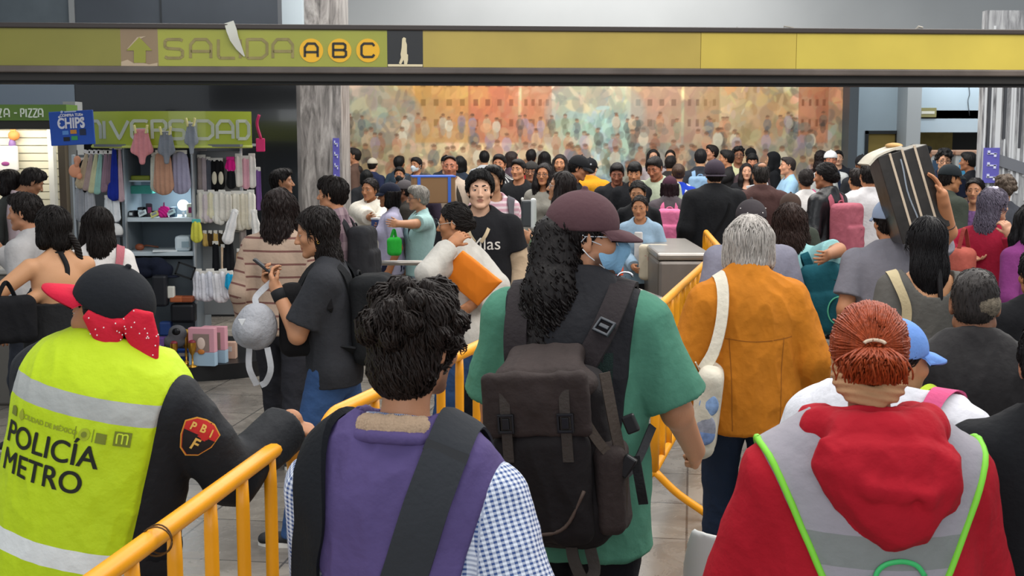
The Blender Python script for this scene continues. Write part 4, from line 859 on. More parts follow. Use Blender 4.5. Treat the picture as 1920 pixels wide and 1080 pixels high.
# ---------------------------------------------------------------- pizza shop on the far left
SY = 12.4; t = empty('shop_sign', (X(30, 11.6), 11.6, at(30, 226, 11.6)[2])); tag(t, 'green shop fascia with pale letters spelling pizza at far left', 'sign'); zs = at(30, 196, 11.6)[2] - at(30, 226, 11.6)[2]
MB().box((-.2, .15, zs / 2), (1.3, .3, zs)).build('fascia', mat('#56732f', .5), t); mb = MB(); ox = X(30, 11.6)
for ch, xa, xb in (('Z', -2, 3), ('A', 8, 17), ('-', 24, 34), ('P', 39, 45), ('I', 48, 50), ('Z', 53, 60), ('Z', 62, 70), ('A', 72, 80)):
    stroke(mb, ch, lambda u, v, xa=xa, xb=xb: (X(xa + u * (xb - xa), 11.6) - ox, -.006, zs * (.22 + .5 * v)), (0, -1, 0), .011, .006)
mb.build('lettering', mat('#d5dccb', .5), t); MB().box((-.2, .15, -.04), (1.3, .28, .075)).build('soffit', mat('#26241f', .6), t)
slat = mat('#d9d4bd', .6); t = empty('slat_wall', (X(35, SY), SY, .9)); tag(t, 'cream slatted display wall inside the shop at far left', 'display wall'); mb = MB(); 
for k in range(13): mb.box((-.15, 0, .36 + k * .074), (1.35, .03, .066))
mb.build('slats', slat, t); MB().box((-.15, .03, .62), (1.35, .03, 1.2)).build('backing', mat('#a9a58f', .7), t); MB().box((X(98, SY) - X(35, SY), -.05, .6), (.05, .1, 1.25)).build('white_jamb', mat('#dfe0da', .5), t)
plate('wall_shop_side', X(-200, 13.2), X(120, 13.2), 13.2, 13.4, 0, 2.2, mat('#4a463f', .7)); l = area('shop_light', (X(30, SY), 12.0, 2.06), (R(40), 0, 0), 1.0, .25, 7, (1, .93, .8))
plate('trim_6', X(105, 12), X(118, 12), 12.0, 12.2, 0, 2.2, mat('#4d4436', .5)); plate('trim_7', X(118, 12.1), X(141, 12.1), 12.1, 12.3, 0, 2.3, mat('#8b8d8c', .5))
def small(name, px, py, d, label, cat, build, group=None):
    a = at(px, py, d); t = empty(name, a, 0); tag(t, label, cat, group); build(t); return t
def toy(t): MB().ell((0, 0, 0), (.055, .04, .05)).build('pouch', mat('#e08a4a', .6), t, True); MB().box((0, -.01, .05), (.05, .03, .03), bev=.008).build('pouch_lid', mat('#e89a55', .6), t)
small('orange_pouch', 26, 254, SY - .08, 'orange pouch hanging high on the cream slat wall', 'pouch', toy)
def toy2(t): MB().ell((0, 0, .0), (.035, .03, .06)).build('bottle_body', mat('#7d5f94', .4), t, True); MB().ell((0, 0, .06), (.015, .015, .03)).build('bottle_cap', mat('#b8a0c8', .4), t, True)
small('purple_bottle', 23, 271, SY - .08, 'purple pointed bottle hanging below the orange pouch', 'bottle', toy2)
def toy3(t): MB().box((0, 0, 0), (.2, .03, .24), bev=.02).build('pack', mat('#d6d3cf', .6), t); MB().ell((-.02, -.018, -.05), (.04, .006, .02)).build('emblem', mat('#8a3f78', .5), t)
small('white_toy_pack', 15, 297, SY - .1, 'white blister pack with a magenta oval on slat wall', 'packet', toy3)
MB_ = MB(); MB_.box((0, 0, .49), (1.6, .6, .98), bev=.02); o = MB_.build('shop_counter', mat('#55524d', .5), None, loc=(X(-40, 9.6), 9.6, 0)); tag(o, 'dark grey shop counter low at the far left edge', 'counter'); MB().box((0, 0, .995), (1.64, .64, .04), bev=.01).build('counter_top', mat('#8f8d88', .4), o)
# ---------------------------------------------------------------- turnstiles, rails, barriers
steel = mat('#9a948d', .32, .75, .5, var=.08, vscale=8); steel_d = mat('#7d7670', .4, .6, var=.08, vscale=8)
def turnstile(px, label, disp=False, d0=10.2, L=1.7, wd=.42, h=1.05):
    x = X(px, d0); t = empty('turnstile', (x, d0 + L / 2, 0)); tag(t, label, 'turnstile', 'turnstiles across the hall')
    MB().box((0, 0, h / 2 - .03), (wd, L, h - .06), bev=.03).build('cabinet', steel_d, t); MB().box((0, 0, h - .03), (wd + .02, L + .02, .06), bev=.02).build('top_cover', steel, t); MB().box((0, -L / 2 - .004, h * .42), (wd * .8, .01, h * .5)).build('service_panel', steel_d, t)
    if disp is not None:
        s_ = MB().box((.0, -L / 2 - .012, h - .17), (.17, .025, .085), bev=.006).build('display', mat('#1a1013', .3), t)
        mb = MB()
        for q in (-1, 1): mb.ribbon([(-.024 * q, -L / 2 - .027, h - .2), (.024 * q, -L / 2 - .027, h - .14)], (0, -1, 0), .012, .003)
        mb.build('red_cross', mat('#ff2a55', .4, emit=1.6), s_)
    mb = MB()
    for k in range(3):
        a = R(90 + 120 * k); mb.tube([(wd / 2 + .02, -.1, .86), (wd / 2 + .02 + .35 * abs(math.sin(a)) , -.1 + .15 * math.cos(a), .86 + .28 * math.cos(a) - .05)], .018, 8)
    mb.build('tripod_arm', steel, t, True); MB().ell((wd / 2, -.1, .86), (.05, .09, .09)).build('tripod_hub', steel, t, True); return t
turnstile(995, 'steel turnstile with a red cross display behind the capped man', True, wd=.37); turnstile(1288, 'steel turnstile beside the end of the yellow barrier', None, 10.2, 1.5)
v_ = at(992, 440, 10.5); t = empty('card_reader', (v_[0], v_[1], 1.05)); tag(t, 'dark card reader in a white hood standing on the turnstile', 'card reader'); hz = at(992, 373, 10.5)[2] - 1.05; mb = MB(); mb.tube([(0, 0, 0), (0, 0, .12)], .02, 8); mb.build('stem', steel, t, True)
MB().box((.035, 0, hz - .12), (.05, .14, .25), bev=.02).build('hood', mat('#d5d8d6', .4), t); MB().box((-.02, 0, hz - .12), (.09, .12, .22), bev=.015).build('reader_face', mat('#3c4043', .4), t)
def steel_rail(pa, pb, za, label):
    a, b = V3(*pa, za), V3(*pb, za); t = empty('guide_rail', (*((a + b) / 2)[:2], 0)); tag(t, label, 'railing'); c = (a + b) / 2 * V3(1, 1, 0)
    MB().tube([a - c, b - c], .02, 10).build('top_rail', steel, t, True); MB().tube([a - c - V3(0, 0, .45), b - c - V3(0, 0, .45)], .015, 8).build('lower_rail', steel, t, True)
    for q in (.06, .94): e = a + (b - a) * q - c; MB().tube([e, (e[0], e[1], 0)], .02, 8).build('post', steel, t, True)
q = at(700, 493, 9.9); q2 = at(800, 493, 9.9); steel_rail(q[:2], q2[:2], q[2], 'steel guide rail between the aqua shirt woman and the queue')
q = at(1170, 487, 9.0); q2 = at(1240, 520, 8.2); steel_rail(q[:2], q2[:2], .93, 'short steel rail in front of the girl in denim')
YEL = mat('#f0a012', .38, 0, .45, var=.07, vscale=7, bump=.06, bscale=70)
def barrier(A, B, label, H=1.1, nb=8, z0=.25, r=.0235):
    A, B = V3(*A, 0), V3(*B, 0); c = (A + B) / 2; L = np.linalg.norm(B - A); ang = math.atan2((B - A)[1], (B - A)[0]); t = empty('crowd_barrier', c, ang); tag(t, label, 'barrier', 'yellow crowd barriers'); h = L / 2; rr = .13
    arc = lambda cx, a0, a1: [(cx + rr * math.cos(a), 0, H - rr + rr * math.sin(a)) for a in np.linspace(a0, a1, 9)]
    pts = [(-h, 0, z0)] + [(-h, 0, z) for z in (.5, .8)] + arc(-h + rr, math.pi, math.pi / 2) + arc(h - rr, math.pi / 2, 0) + [(h, 0, .8), (h, 0, .5), (h, 0, z0)]
    MB().tube(pts, r, 12).build('top_frame', YEL, t, True); MB().tube([(-h, 0, z0), (h, 0, z0)], r * .9, 10).build('lower_rail', YEL, t, True)
    for k in range(nb):
        x = -h + L * (k + 1) / (nb + 1); MB().tube([(x, 0, z0), (x, 0, z0 + .1), (x, 0, H - .09), (x, 0, H)], [.017, .019, .019, .016], 8).build('baluster', YEL, t, True)
    for e in (-h, h):
        sx = 1 if e < 0 else -1; MB().tube(smooth_path([(e, -.30, .02), (e, -.26, .05), (e, -.12, .14), (e, 0, z0)], 12), r * .9, 8).build('foot', YEL, t, True); MB().tube(smooth_path([(e, .30, .02), (e, .26, .05), (e, .12, .14), (e, 0, z0)], 12), r * .9, 8).build('foot', YEL, t, True)
    return t
b1 = barrier((-.935, 1.75), (-.645, 3.72), 'nearest yellow barrier, under the police officer\'s hand'); barrier((-.60, 3.92), (-.02, 5.72), 'yellow barrier running behind the man in the purple vest'); barrier((.74, 6.5), (1.38, 9.0), 'yellow barrier between the green shirt and the orange jacket'); barrier((1.60, 9.6), (1.80, 11.9), 'farthest yellow barrier, standing end on by the turnstile')
mb = MB(); tt = np.linspace(0, 2 * math.pi, 20)
# ---------------------------------------------------------------- accessories kiosk
KD = 10.6
def K(px, py, d=KD): return at(px, py, d)
kw = mat('#9ea6ac', .4, .3); kx = K(330, 300)[0]; kc = V3(kx, 11.35, 0); kio = empty('kiosk', kc); tag(kio, 'round accessories kiosk with a curved lime sign and lit shelves', 'kiosk')
def kb(name, px0, px1, py0, py1, d, th, m, par=kio, bev=.004):
    a, b = K(px0, py0, d), K(px1, py1, d); return MB().box(((a[0] + b[0]) / 2 - kc[0], d + th / 2 - kc[1], (a[2] + b[2]) / 2), (abs(b[0] - a[0]), th, abs(a[2] - b[2])), bev=bev).build(name, m, par)
# curved lime fascia
z1, z0 = K(330, 209)[2], K(330, 275)[2]; xa, xb = K(178, 240, 10.75)[0], K(476, 240, 10.75)[0]; cx = (xa + xb) / 2; hw = (xb - xa) / 2; Rr = 1.15; cyy = 10.45 + Rr
A = np.linspace(-math.asin(hw / Rr), math.asin(hw / Rr), 25); fp = lambda a, r=Rr: (cx + r * math.sin(a), cyy - r * math.cos(a))
v = []; 
for r_ in (Rr, Rr - .03):
    for z in (z0, z1): v += [(*fp(a, r_), z) for a in A]
v = np.array(v) - kc; n = len(A); f = []
for i in range(n - 1):
    for p_, q_ in ((0, 1), (1, 3), (3, 2), (2, 0)): f.append([p_ * n + i, p_ * n + i + 1, q_ * n + i + 1, q_ * n + i])
sign = MB().add(v, np.array(f)).build('curved_sign', mat('#a3b02f', .35, coat=.2), kio, 'auto')
rim = MB(); rim.tube(np.array([(*fp(a), z0) for a in A]) - kc, .012, 6); rim.build('lower_rim', mat('#c2cc66', .4), sign, True)
def fl(px, z, off=.006):   # point on the fascia seen at pixel column px
    best = min(np.linspace(A[0], A[-1], 400), key=lambda a: abs(960 + FPX * fp(a)[0] / fp(a)[1] - px)); q = fp(best, Rr + off); return V3(q[0], q[1], z) - kc
lz0, lz1 = K(330, 260)[2], K(330, 227)[2]
for ch, p0, p1 in (('N', 178, 195), ('I', 200, 204), ('V', 213, 247), ('E', 253, 283), ('R', 291, 317), ('S', 324, 350), ('I', 358, 362), ('D', 371, 403), ('A', 411, 440), ('D', 449, 470)):
    mb = MB(); stroke(mb, ch, lambda u, w, p0=p0, p1=p1: fl(p0 + u * (p1 - p0), lz0 + w * (lz1 - lz0)), (0, -1, 0), .026, .005); mb.build('letter', mat('#c3c8b4', .5), sign)
MB().box((cx - kc[0], 10.95 - kc[1], z0 + .01), (hw * 1.8, .9, .02)).build('roof', mat('#6b6f70', .5), kio)
post = mat('#aab0b4', .35, .4)
kb('post', 231, 240, 275, 560, 10.62, .05, post); kb('post', 357, 369, 275, 570, 10.62, .05, post); kb('post', 452, 458, 275, 640, 10.9, .05, post); kb('post', 138, 146, 290, 600, 10.9, .05, post)
kb('back_panel', 228, 372, 270, 640, 11.15, .03, mat('#5d6a73', .6)); kb('side_panel', 233, 237, 280, 640, 10.7, .5, mat('#7c868d', .5)); kb('side_panel', 361, 366, 280, 640, 10.7, .5, mat('#7c868d', .5))
shelf = mat('#b7c3c9', .4); kb('shelf', 236, 363, 408, 416, 10.66, .48, shelf); kb('shelf', 236, 363, 472, 480, 10.66, .48, shelf); kb('shelf', 236, 363, 338, 341, 10.8, .34, shelf)
kb('rack_panel', 366, 456, 283, 590, 10.95, .03, mat('#8b8f90', .6)); kb('rack_panel', 146, 231, 290, 600, 10.95, .03, mat('#6d7174', .6)); kb('front_counter', 150, 366, 486, 640, 10.75, .05, mat('#4d565d', .5))
mb = MB(); t = np.linspace(0, 2 * math.pi, 40, endpoint=False); mb.prism(np.stack([.95 * np.cos(t), .80 * np.sin(t)], 1), 0, .13, (K(330, 600)[0] - kc[0], 11.0 - kc[1], 0), (1, 0, 0), (0, 1, 0)); mb.build('plinth', mat('#17181a', .35), kio, 'auto')
for z_ in (300, 372, 435): kb('hook_rail', 372, 452, z_ - 2, z_ + 1, 10.9, .03, steel)
l = area('kiosk_lamp_light', (K(312, 385)[0], 10.92, K(340, 347)[2]), (0, 0, 0), .14, .14, 3.4, (.86, .95, 1))
# the hung stock
def hung(name, px, py, d, h, w, c, label, cat, group=None, form='sock', tilt=0.0, c2=None):
    """a knitted piece hanging from its card: px,py is its top"""
    a = K(px, py, d); s_ = d / FPX; H, Wd = h * s_, w * s_; t = empty(name, a, 0); t.rotation_euler = (0, tilt, 0); tag(t, label, cat, group)
    V = Vol((-Wd * 1.6, -.07, -H - .04), (Wd * 1.6, .07, .05), max(.0045, min(Wd, .1) * .07))
    if form == 'sock': V.rc((0, 0, -Wd * .4), (0, 0, -H * .8), Wd * .42, Wd * .40, .01, flat=((0, 1, 0), .5)); V.rc((0, 0, -H * .78), (Wd * .35, 0, -H + Wd * .4), Wd * .40, Wd * .36, .02, flat=((0, 1, 0), .55))
    if form == 'flat': V.rc((0, 0, -Wd * .3), (0, 0, -H + Wd * .4), Wd * .36, Wd * .44, .01, flat=((0, 1, 0), .4))
    if form == 'cone': V.rc((0, 0, -.02), (0, 0, -H + Wd * .3), Wd * .14, Wd * .46, .01, flat=((0, 1, 0), .55))
    if form == 'bunch': 
        for q in (-1, 0, 1): V.rc((q * Wd * .16, 0, 0), (q * Wd * .30, q * .01, -H * .55), Wd * .13, Wd * .20, .015, flat=((0, 1, 0), .6)); 
        V.rc((0, 0, -H * .45), (0, -.005, -H + Wd * .16), Wd * .24, Wd * .15, .03, flat=((0, 1, 0), .6))
    if form == 'tongue': V.rc((0, 0, 0), (0, 0, -H * .4), Wd * .3, Wd * .3, .02, flat=((0, 1, 0), .5)); V.rc((0, 0, -H * .4), (0, 0, -H + Wd * .5), Wd * .34, Wd * .46, .03, flat=((0, 1, 0), .5))
    v, f = V.mesh(); v = relax(v, f, 1, .4); v[:, 1] += .006 * np.sin(v[:, 0] * 160) * (v[:, 2] < 0); link('knit', make_mesh('knit', v, f), cloth(c, .5, 70, .12), t)
    cc = MB(); cc.box((0, -.002, .004), (Wd * .62, .012, max(.03, H * .10)), bev=.003); cc.build('card', mat(c2 or '#d9d6ce', .6), t); return t
# three bundles clipped over the sign
for nm, px, py, h, w, c, lb in (('sock', 265, 247, 62, 42, '#d08a8e', 'pink socks pegged over the lime sign'), ('sock', 311, 250, 58, 34, '#7d828a', 'grey socks pegged right of the pink ones over the sign'), ('sock', 358, 234, 56, 26, '#8a9098', 'pale grey sock pegged highest over the lime sign')):
    t = hung(nm, px, py, 10.38, h, w, c, lb, 'socks', 'socks pegged over the sign', 'bunch')
    mb = MB(); 
    for q in (-1, 1): mb.box((q * w * KD / FPX * .25, -.012, .02), (.014, .03, .07), ry(R(12 * q)), .003)
    mb.build('peg', mat('#d8cf8e', .5), t)
for k, (px, py, h, w, c, lb) in enumerate(((305, 286, 78, 44, '#b48a72', 'tan knitted leg warmer hanging before the shelves'), (293, 290, 70, 30, '#b3b5a8', 'pale sage leg warmer half behind the tan one'), (337, 286, 76, 44, '#9a97ad', 'lilac grey leg warmer hanging right of the tan one'))):
    hung('leg_warmer', px, py, 10.5 + .03 * k, h, w, c, lb, 'leg warmer', 'leg warmers before the shelves', 'flat' if k != 1 else 'flat')
for k, (px, w, h, c, nmc) in enumerate(((163, 16, 66, '#b8a98c', 'sand'), (172, 14, 70, '#a7948f', 'dusty rose'), (181, 14, 74, '#c3c29a', 'pale yellow'), (189, 14, 76, '#8fb7ac', 'mint'), (199, 13, 72, '#8d7480', 'mauve'), (206, 12, 60, '#7c6570', 'plum grey'), (214, 22, 96, '#1c2e8c', 'royal blue'), (224, 9, 100, '#b49aa0', 'pale pink'))):
    hung('scarf', px, 286 - (10 if k > 5 else 0), 10.62, h, w + 6, c, nmc + ' scarf hanging on the left side of the kiosk', 'scarf', 'scarves on the left rack', 'cone', tilt=R(14 - 2 * k))
a = K(145, 300, 10.55); t = empty('rope_toy', a); tag(t, 'peach felt animal toy hanging left of the scarves', 'toy'); mb = MB(); mb.ell((0, 0, 0), (.03, .02, .035)); mb.ell((-.025, 0, -.09), (.05, .025, .055)); mb.ell((.01, 0, -.13), (.025, .02, .03)); mb.tube([(0, 0, 0), (-.01, 0, -.06)], .02, 8); mb.build('plush', mat('#d79472', .8), t, True); MB().tube([(0, 0, .03), (0, 0, .08)], .004, 5).build('loop', mat('#333', .6), t)
for k, (px, py, h, w, c, lb) in enumerate(((158, 300, 60, 26, '#0e0e10', 'black stockings hanging left of the scarves'), (150, 350, 66, 26, '#8c8f94', 'grey knit bundle low on the left rack'), (168, 356, 64, 26, '#a4a6ab', 'silver grey knit bundle low on the left rack'), (203, 370, 46, 22, '#d3d7d8', 'white sock bundle under the scarves'), (217, 372, 44, 20, '#dfe2e4', 'whiter sock bundle beside the post'))):
    hung('sock_bundle', px, py, 10.66, h, w, c, lb, 'socks', 'bundles on the left rack', 'flat')
t = empty('visor_hat', K(216, 434, 10.6)); tag(t, 'white cap with dark trim hanging under the sock bundles', 'cap'); V = Vol((-.1, -.1, -.09), (.1, .1, .1), .006); V.el((0, 0, 0), (.065, .06, .07), None, 0); V.cut((0, 0, -.03), (0, 0, -1)); v, f = V.mesh(); link('crown', make_mesh('c', v, f), mat('#cfcfcd', .8), t); MB().ell((.03, -.05, -.035), (.055, .05, .008)).build('brim', mat('#3b3d42', .8), t, True)
# right rack: upper packs, white socks, long stockings
for k, (px, py, h, w, c, lb) in enumerate(((374, 294, 64, 14, '#9b8f8c', 'taupe'), (382, 294, 66, 12, '#b0a4a8', 'greige'), (391, 298, 62, 13, '#5a5d66', 'slate'), (400, 300, 58, 16, '#17181b', 'black'))): hung('stocking_pack', px, py, 10.82, h, w, c, lb + ' stockings hanging at the top left of the right rack', 'stockings', 'stockings on the right rack', 'flat')
t = hung('slipper_pair', 409, 300, 10.8, 56, 28, '#151517', 'black slipper socks with pale soles on the right rack', 'slippers', None, 'flat'); mb = MB()
for q in (-.5, .5): mb.ell((q * .055, -.035, -.15), (.022, .012, .055))
mb.build('pale_sole', mat('#cfc8b2', .7), t, True)
for k, (px, py, h, w, c, lb, c2) in enumerate(((432, 298, 24, 24, '#e0218a', 'magenta sock pack', '#e0218a'), (433, 318, 36, 22, '#1b1c20', 'black sock pack under the magenta one', None), (447, 292, 58, 20, '#e0dad0', 'ivory sock pack', None), (460, 296, 58, 20, '#dba4b0', 'pale pink sock pack', None), (472, 292, 60, 20, '#e2ddd6', 'cream sock pack at the rack edge', None), (484, 318, 76, 14, '#6d4c86', 'purple stocking pack at the rack edge', None))): hung('sock_pack', px, py, 10.8, h, w, c, lb + ' in the top row of the right rack', 'socks', 'packs in the top row', 'flat', c2=c2)
for k, px in enumerate((376, 386, 396, 406, 416, 427)): hung('white_sock', px, 360 + (k % 2) * 3, 10.76 - .01 * k, 60 - (k % 3) * 4, 20, ('#d8d3c6', '#cfc3c6', '#dcd6b8', '#e0ddd4', '#dbd6cb', '#d2ccc0')[k], ('ivory', 'blush', 'straw yellow', 'bright white', 'off white', 'oatmeal')[k] + ' ankle sock in the second row of the right rack', 'sock', 'ankle socks in the second row', 'sock')
for k, (px, py, h, w) in enumerate(((441, 362, 72, 26), (456, 362, 70, 24), (470, 360, 72, 22))): hung('long_sock', px, py, 10.74, h, w, ('#d9d3c3', '#d5cdb9', '#e1dccf')[k], ('cream', 'ecru', 'milk white')[k] + ' long sock in the second row by the edge', 'sock', 'long socks in the second row', 'sock')
hung('long_sock', 440, 398, 10.66, 64, 24, '#e2e0de', 'long white sock hanging lowest at an angle', 'sock', None, 'tongue', R(16)); hung('long_sock', 476, 398, 10.66, 56, 20, '#dddad4', 'long white sock hanging at the far right of the rack', 'sock', None, 'tongue', R(-6))
t = hung('gift_pouch', 368, 415, 10.55, 40, 26, '#c2bf4a', 'yellow and teal cartoon pouch on the kiosk post', 'pouch', None, 'flat', c2='#4fa8a0')
for k, px in enumerate((384, 394, 404, 414)): hung('scrunchie_card', px, 436, 10.8, 26, 11, ('#c4a45c', '#3a2d1c', '#bd9c58', '#2f2619')[k], ('golden', 'brown', 'sandy', 'dark brown')[k] + ' hair tie card below the white socks', 'hair tie', 'hair ties on cards', 'sock')
for k, (px, py, h, w, c, lb) in enumerate(((404, 456, 60, 18, '#15161a', 'black tights hanging under the hair ties'), (428, 450, 60, 26, '#1a1b1e', 'wide black tights hanging behind the long socks'), (455, 420, 70, 18, '#8f8580', 'taupe tights hanging between the long socks'), (418, 462, 50, 12, '#d2b79a', 'beige footlets hanging on the right rack'), (452, 470, 46, 26, '#b08f70', 'tan plush slippers hanging low on the rack'), (470, 492, 40, 16, '#2c2b2e', 'black hair brush hanging low on the rack'), (458, 500, 60, 20, '#a98a78', 'beige stockings hanging lowest by the edge'), (484, 520, 84, 14, '#17171a', 'black stockings hanging by the rack edge'))): hung('tights', px, py, 10.78, h, w, c, lb, 'tights', 'tights on the right rack', 'flat')
for k, px in enumerate((371, 382, 394, 406, 418, 430)): hung('crew_sock', px, 508 + (k % 2) * 4, 10.6 - .02 * k, 58 - 3 * (k % 3), 24, ('#d9dbe2', '#dfe0e6', '#d3d5dd', '#e3e2e4', '#dcdadd', '#d6d6dc')[k], 'white crew sock, ' + ('first', 'second', 'third', 'fourth', 'fifth', 'sixth')[k] + ' from the post in the lowest row', 'sock', 'crew socks in the lowest row', 'sock', tilt=R(-8 * (k / 5)))
hung('sock_pack', 430, 512, 10.45, 32, 22, '#1f9cc9', 'bright turquoise sock pack beside the white crew socks', 'socks', None, 'flat')
a = K(486, 215, 10.7); t = empty('pink_tag', a); tag(t, 'hot pink luggage tag hanging at the right end of the sign', 'tag'); MB().tube(smooth_path([(0, 0, 0), (-.02, 0, -.08), (.01, 0, -.2)], 10), .012, 6).build('strap', mat('#c42a5f', .6), t, True); MB().box((.005, 0, -.25), (.075, .015, .11), bev=.008).build('tag_card', mat('#e62a72', .5), t)
# blue price board in front of the sign
A0, A1 = K(88, 208, 10.2), K(182, 272, 10.2); bc = (A0 + A1) / 2; t = empty('price_board', bc); t.rotation_euler = (0, R(-2.5), R(-12)); tag(t, 'blue board advertising chips hung between the two signs', 'sign'); bw, bh = A1[0] - A0[0], A0[2] - A1[2]
MB().box((0, 0, 0), (bw, .012, bh), bev=.005).build('board', mat('#2351b0', .4), t)
def text_obj(s, size, m, par, loc, rot=(math.pi / 2, 0, 0), name='lettering', ex=.002, sx=1.0, bold=0.0):
    cu = bpy.data.curves.new('txt', 'FONT'); cu.body = s; cu.size = size; cu.align_x = 'CENTER'; cu.align_y = 'CENTER'; cu.extrude = ex; cu.offset = bold; o = bpy.data.objects.new('tmp', cu); COL.objects.link(o)
    me = bpy.data.meshes.new_from_object(o.evaluated_get(bpy.context.evaluated_depsgraph_get())); bpy.data.objects.remove(o); o = link(name, me, m, par, loc); o.rotation_euler = rot; o.scale = (sx, 1, 1); return o
wt_ = mat('#e8e6ee', .5); text_obj('CHIPS', .115, wt_, t, (.0, -.009, .035), sx=.78, bold=.003, ex=.003); text_obj('COMPRA TUS', .030, wt_, t, (.0, -.009, .100), bold=.001); mb = MB(); mb.box((.0, -.008, .128), (.1, .004, .010)); mb.ell((-.075, -.008, .128), (.011, .004, .011)); mb.build('small_print', mat('#b9c6e8', .5), t)
for k, (x, z, c) in enumerate(((-.055, -.035, '#5b8fd6'), (.015, -.03, '#d08a3a'), (-.05, -.085, '#20222a'), (.02, -.08, '#3f9c5a'), (.095, -.035, '#27304a'))): MB().box((x, -.008, z), (.055, .004, .032 if k < 4 else .05), bev=.002).build('logo_tile', mat(c, .5), t)
mb = MB()
for x, z in ((-.1, .09), (-.1, .04), (.1, .1), (.105, .06), (.1, .015)):
    mb.box((x, -.008, z), (.014, .003, .014), ry(R(45)))
mb.build('star', wt_, t)
# things on the lit shelves
def lying(name, px, py, d, size, c, label, cat, group=None, rot=0, m=None, top=None):
    a = K(px, py, d); t = empty(name, (a[0], d, a[2]), rot); tag(t, label, cat, group); MB().box((0, 0, size[2] / 2), size, bev=min(size) * .2).build('body', m or mat(c, .5), t)
    if top: MB().box((0, -size[1] * .5 - .002, size[2] * .55), (size[0] * .6, .006, size[2] * .4)).build('label', mat(top, .5), t)
    return t
t = empty('shelf_lamp', K(344, 408, 10.8)); tag(t, 'small bright white lamp glowing on the upper shelf', 'lamp'); MB().tube([(0, 0, 0), (0, 0, .05)], .012, 8).build('stem', mat('#cfd6da', .4), t, True); MB().ell((0, 0, .105), (.048, .04, .045)).build('lamp_globe', mat('#f2fbff', .3, emit=2.2), t, True)
t = empty('pink_pompom', K(308, 402, 10.68)); tag(t, 'hot pink pompom ball on the upper shelf', 'pompom'); V = Vol((-.09,) * 3, (.09,) * 3, .005); V.el((0, 0, .02), (.05, .045, .05))
v, f = V.mesh(); v = v + vnormals(v, f) * (.006 * np.sin(v @ V3(190, 160, 210)))[:, None]; link('wool_ball', make_mesh('b', v, f), mat('#d0268f', .9), t); MB().tube([(0, 0, .07), (0, 0, .10)], .006, 5).build('loop', mat('#8a2362', .6), t)
for k, (px, c, l_) in enumerate(((252, '#23262c', 'grey'), (266, '#171a20', 'black'), (280, '#2b2430', 'plum'), (292, '#1b1e24', 'navy'), (325, '#2a4a5c', 'teal'), (356, '#cfd6c2', 'pale green'))):
    t = lying('hair_brush', px, 408, 10.78, (.05, .09, .06 + .03 * (k % 3)), c, l_ + ' hair brush box standing on the upper shelf', 'hair brush', 'brushes on the upper shelf', R(20 * (k % 3) - 20), top=('#d4dde0', '#b9cad2', '#8f2f5f')[k % 3])
for k, (px, py, c, l_) in enumerate(((268, 404, '#c3d2d4', 'pale blue price card leaning on the brushes'), (291, 406, '#c8c77a', 'yellow price card leaning by the pink pompom'), (322, 402, '#bfe0e4', 'cyan price card beside the pink pompom'))): t = lying('price_card', px, py, 10.64, (.07, .008, .045), c, l_, 'card', 'price cards on the shelf', R(15), top='#8a949a'); t.rotation_euler = (R(-30), R(-25), 0)
lying('display_disc', 266, 338, 10.9, (.16, .1, .04), '#8f9a2f', 'olive green tray on the top shelf', 'tray'); lying('cloth_pile', 268, 363, 10.9, (.2, .12, .07), '#3d8a7e', 'teal folded scarves on the top shelf', 'scarf', None, 0, cloth('#3d8a7e')); lying('maroon_bag', 330, 330, 10.98, (.3, .1, .16), '#4a201f', 'maroon fabric bag behind the hanging leg warmers', 'bag')
t = lying('card_terminal', 346, 470, 10.78, (.13, .16, .13), '#c9d6dc', 'pale blue grey receipt printer on the middle shelf', 'printer'); MB().box((.03, -.085, .06), (.06, .01, .05)).build('printer_window', mat('#8fa4ae', .3), t)
lying('paper_stack', 310, 471, 10.72, (.2, .14, .012), '#dfe6e8', 'white papers spread on the middle shelf', 'paper', None, R(12)); t = empty('wooden_toy', K(262, 470, 10.8)); tag(t, 'small brown wooden trinket on the middle shelf', 'trinket'); MB().ell((0, 0, .03), (.04, .03, .03)).build('bowl', mat('#8a4a30', .5), t, True); MB().tube([(0, 0, .03), (.06, 0, .045), (.16, 0, .03)], .008, 6).build('stick', mat('#5a3322', .5), t, True)
t = empty('navy_cap_pile', K(285, 520, 10.6)); tag(t, 'pile of navy caps on the counter of the kiosk', 'cap pile'); V = Vol((-.35, -.2, -.05), (.35, .2, .25), .012)
for k in range(7): V.el((RNG.uniform(-.15, .15), 0, RNG.uniform(.02, .12)), (.09, .08, .06), None, .01)
v, f = V.mesh(); link('caps', make_mesh('c', v, f), cloth('#171c2c'), t); MB().ell((.17, -.03, .01), (.07, .06, .012)).build('brim', cloth('#171c2c'), t, True)
t = empty('photo_frame', K(346, 512, 10.55)); tag(t, 'thin black frame leaning on the kiosk counter', 'frame'); t.rotation_euler = (0, R(20), 0); mb = MB()
for c_, s_ in (((0, 0, .07), (.15, .012, .014)), ((0, 0, -.03), (.15, .012, .014)), ((-.07, 0, .02), (.014, .012, .11)), ((.07, 0, .02), (.014, .012, .11))): mb.box(c_, s_)
mb.build('frame_bars', mat('#17181a', .4), t)
for k, (px, py, sz, c, l_) in enumerate(((302, 560, (.12, .1, .26), '#1a1c22', 'tall black gift box low on the kiosk'), (318, 545, (.09, .05, .10), '#d3d2c8', 'white price card standing on the black gift boxes'), (332, 552, (.1, .09, .05), '#a55a34', 'copper coloured box on the black gift boxes'), (352, 552, (.1, .09, .05), '#8f4a2a', 'dark copper box beside the white crew socks'), (345, 590, (.2, .12, .16), '#15171c', 'wide black gift box under the copper boxes'), (312, 615, (.1, .08, .12), '#24407a', 'blue carton beside the black gift boxes'))): lying('carton', px, py + 14, 10.5 + .02 * k, sz, c, l_, 'box', 'cartons low on the kiosk')
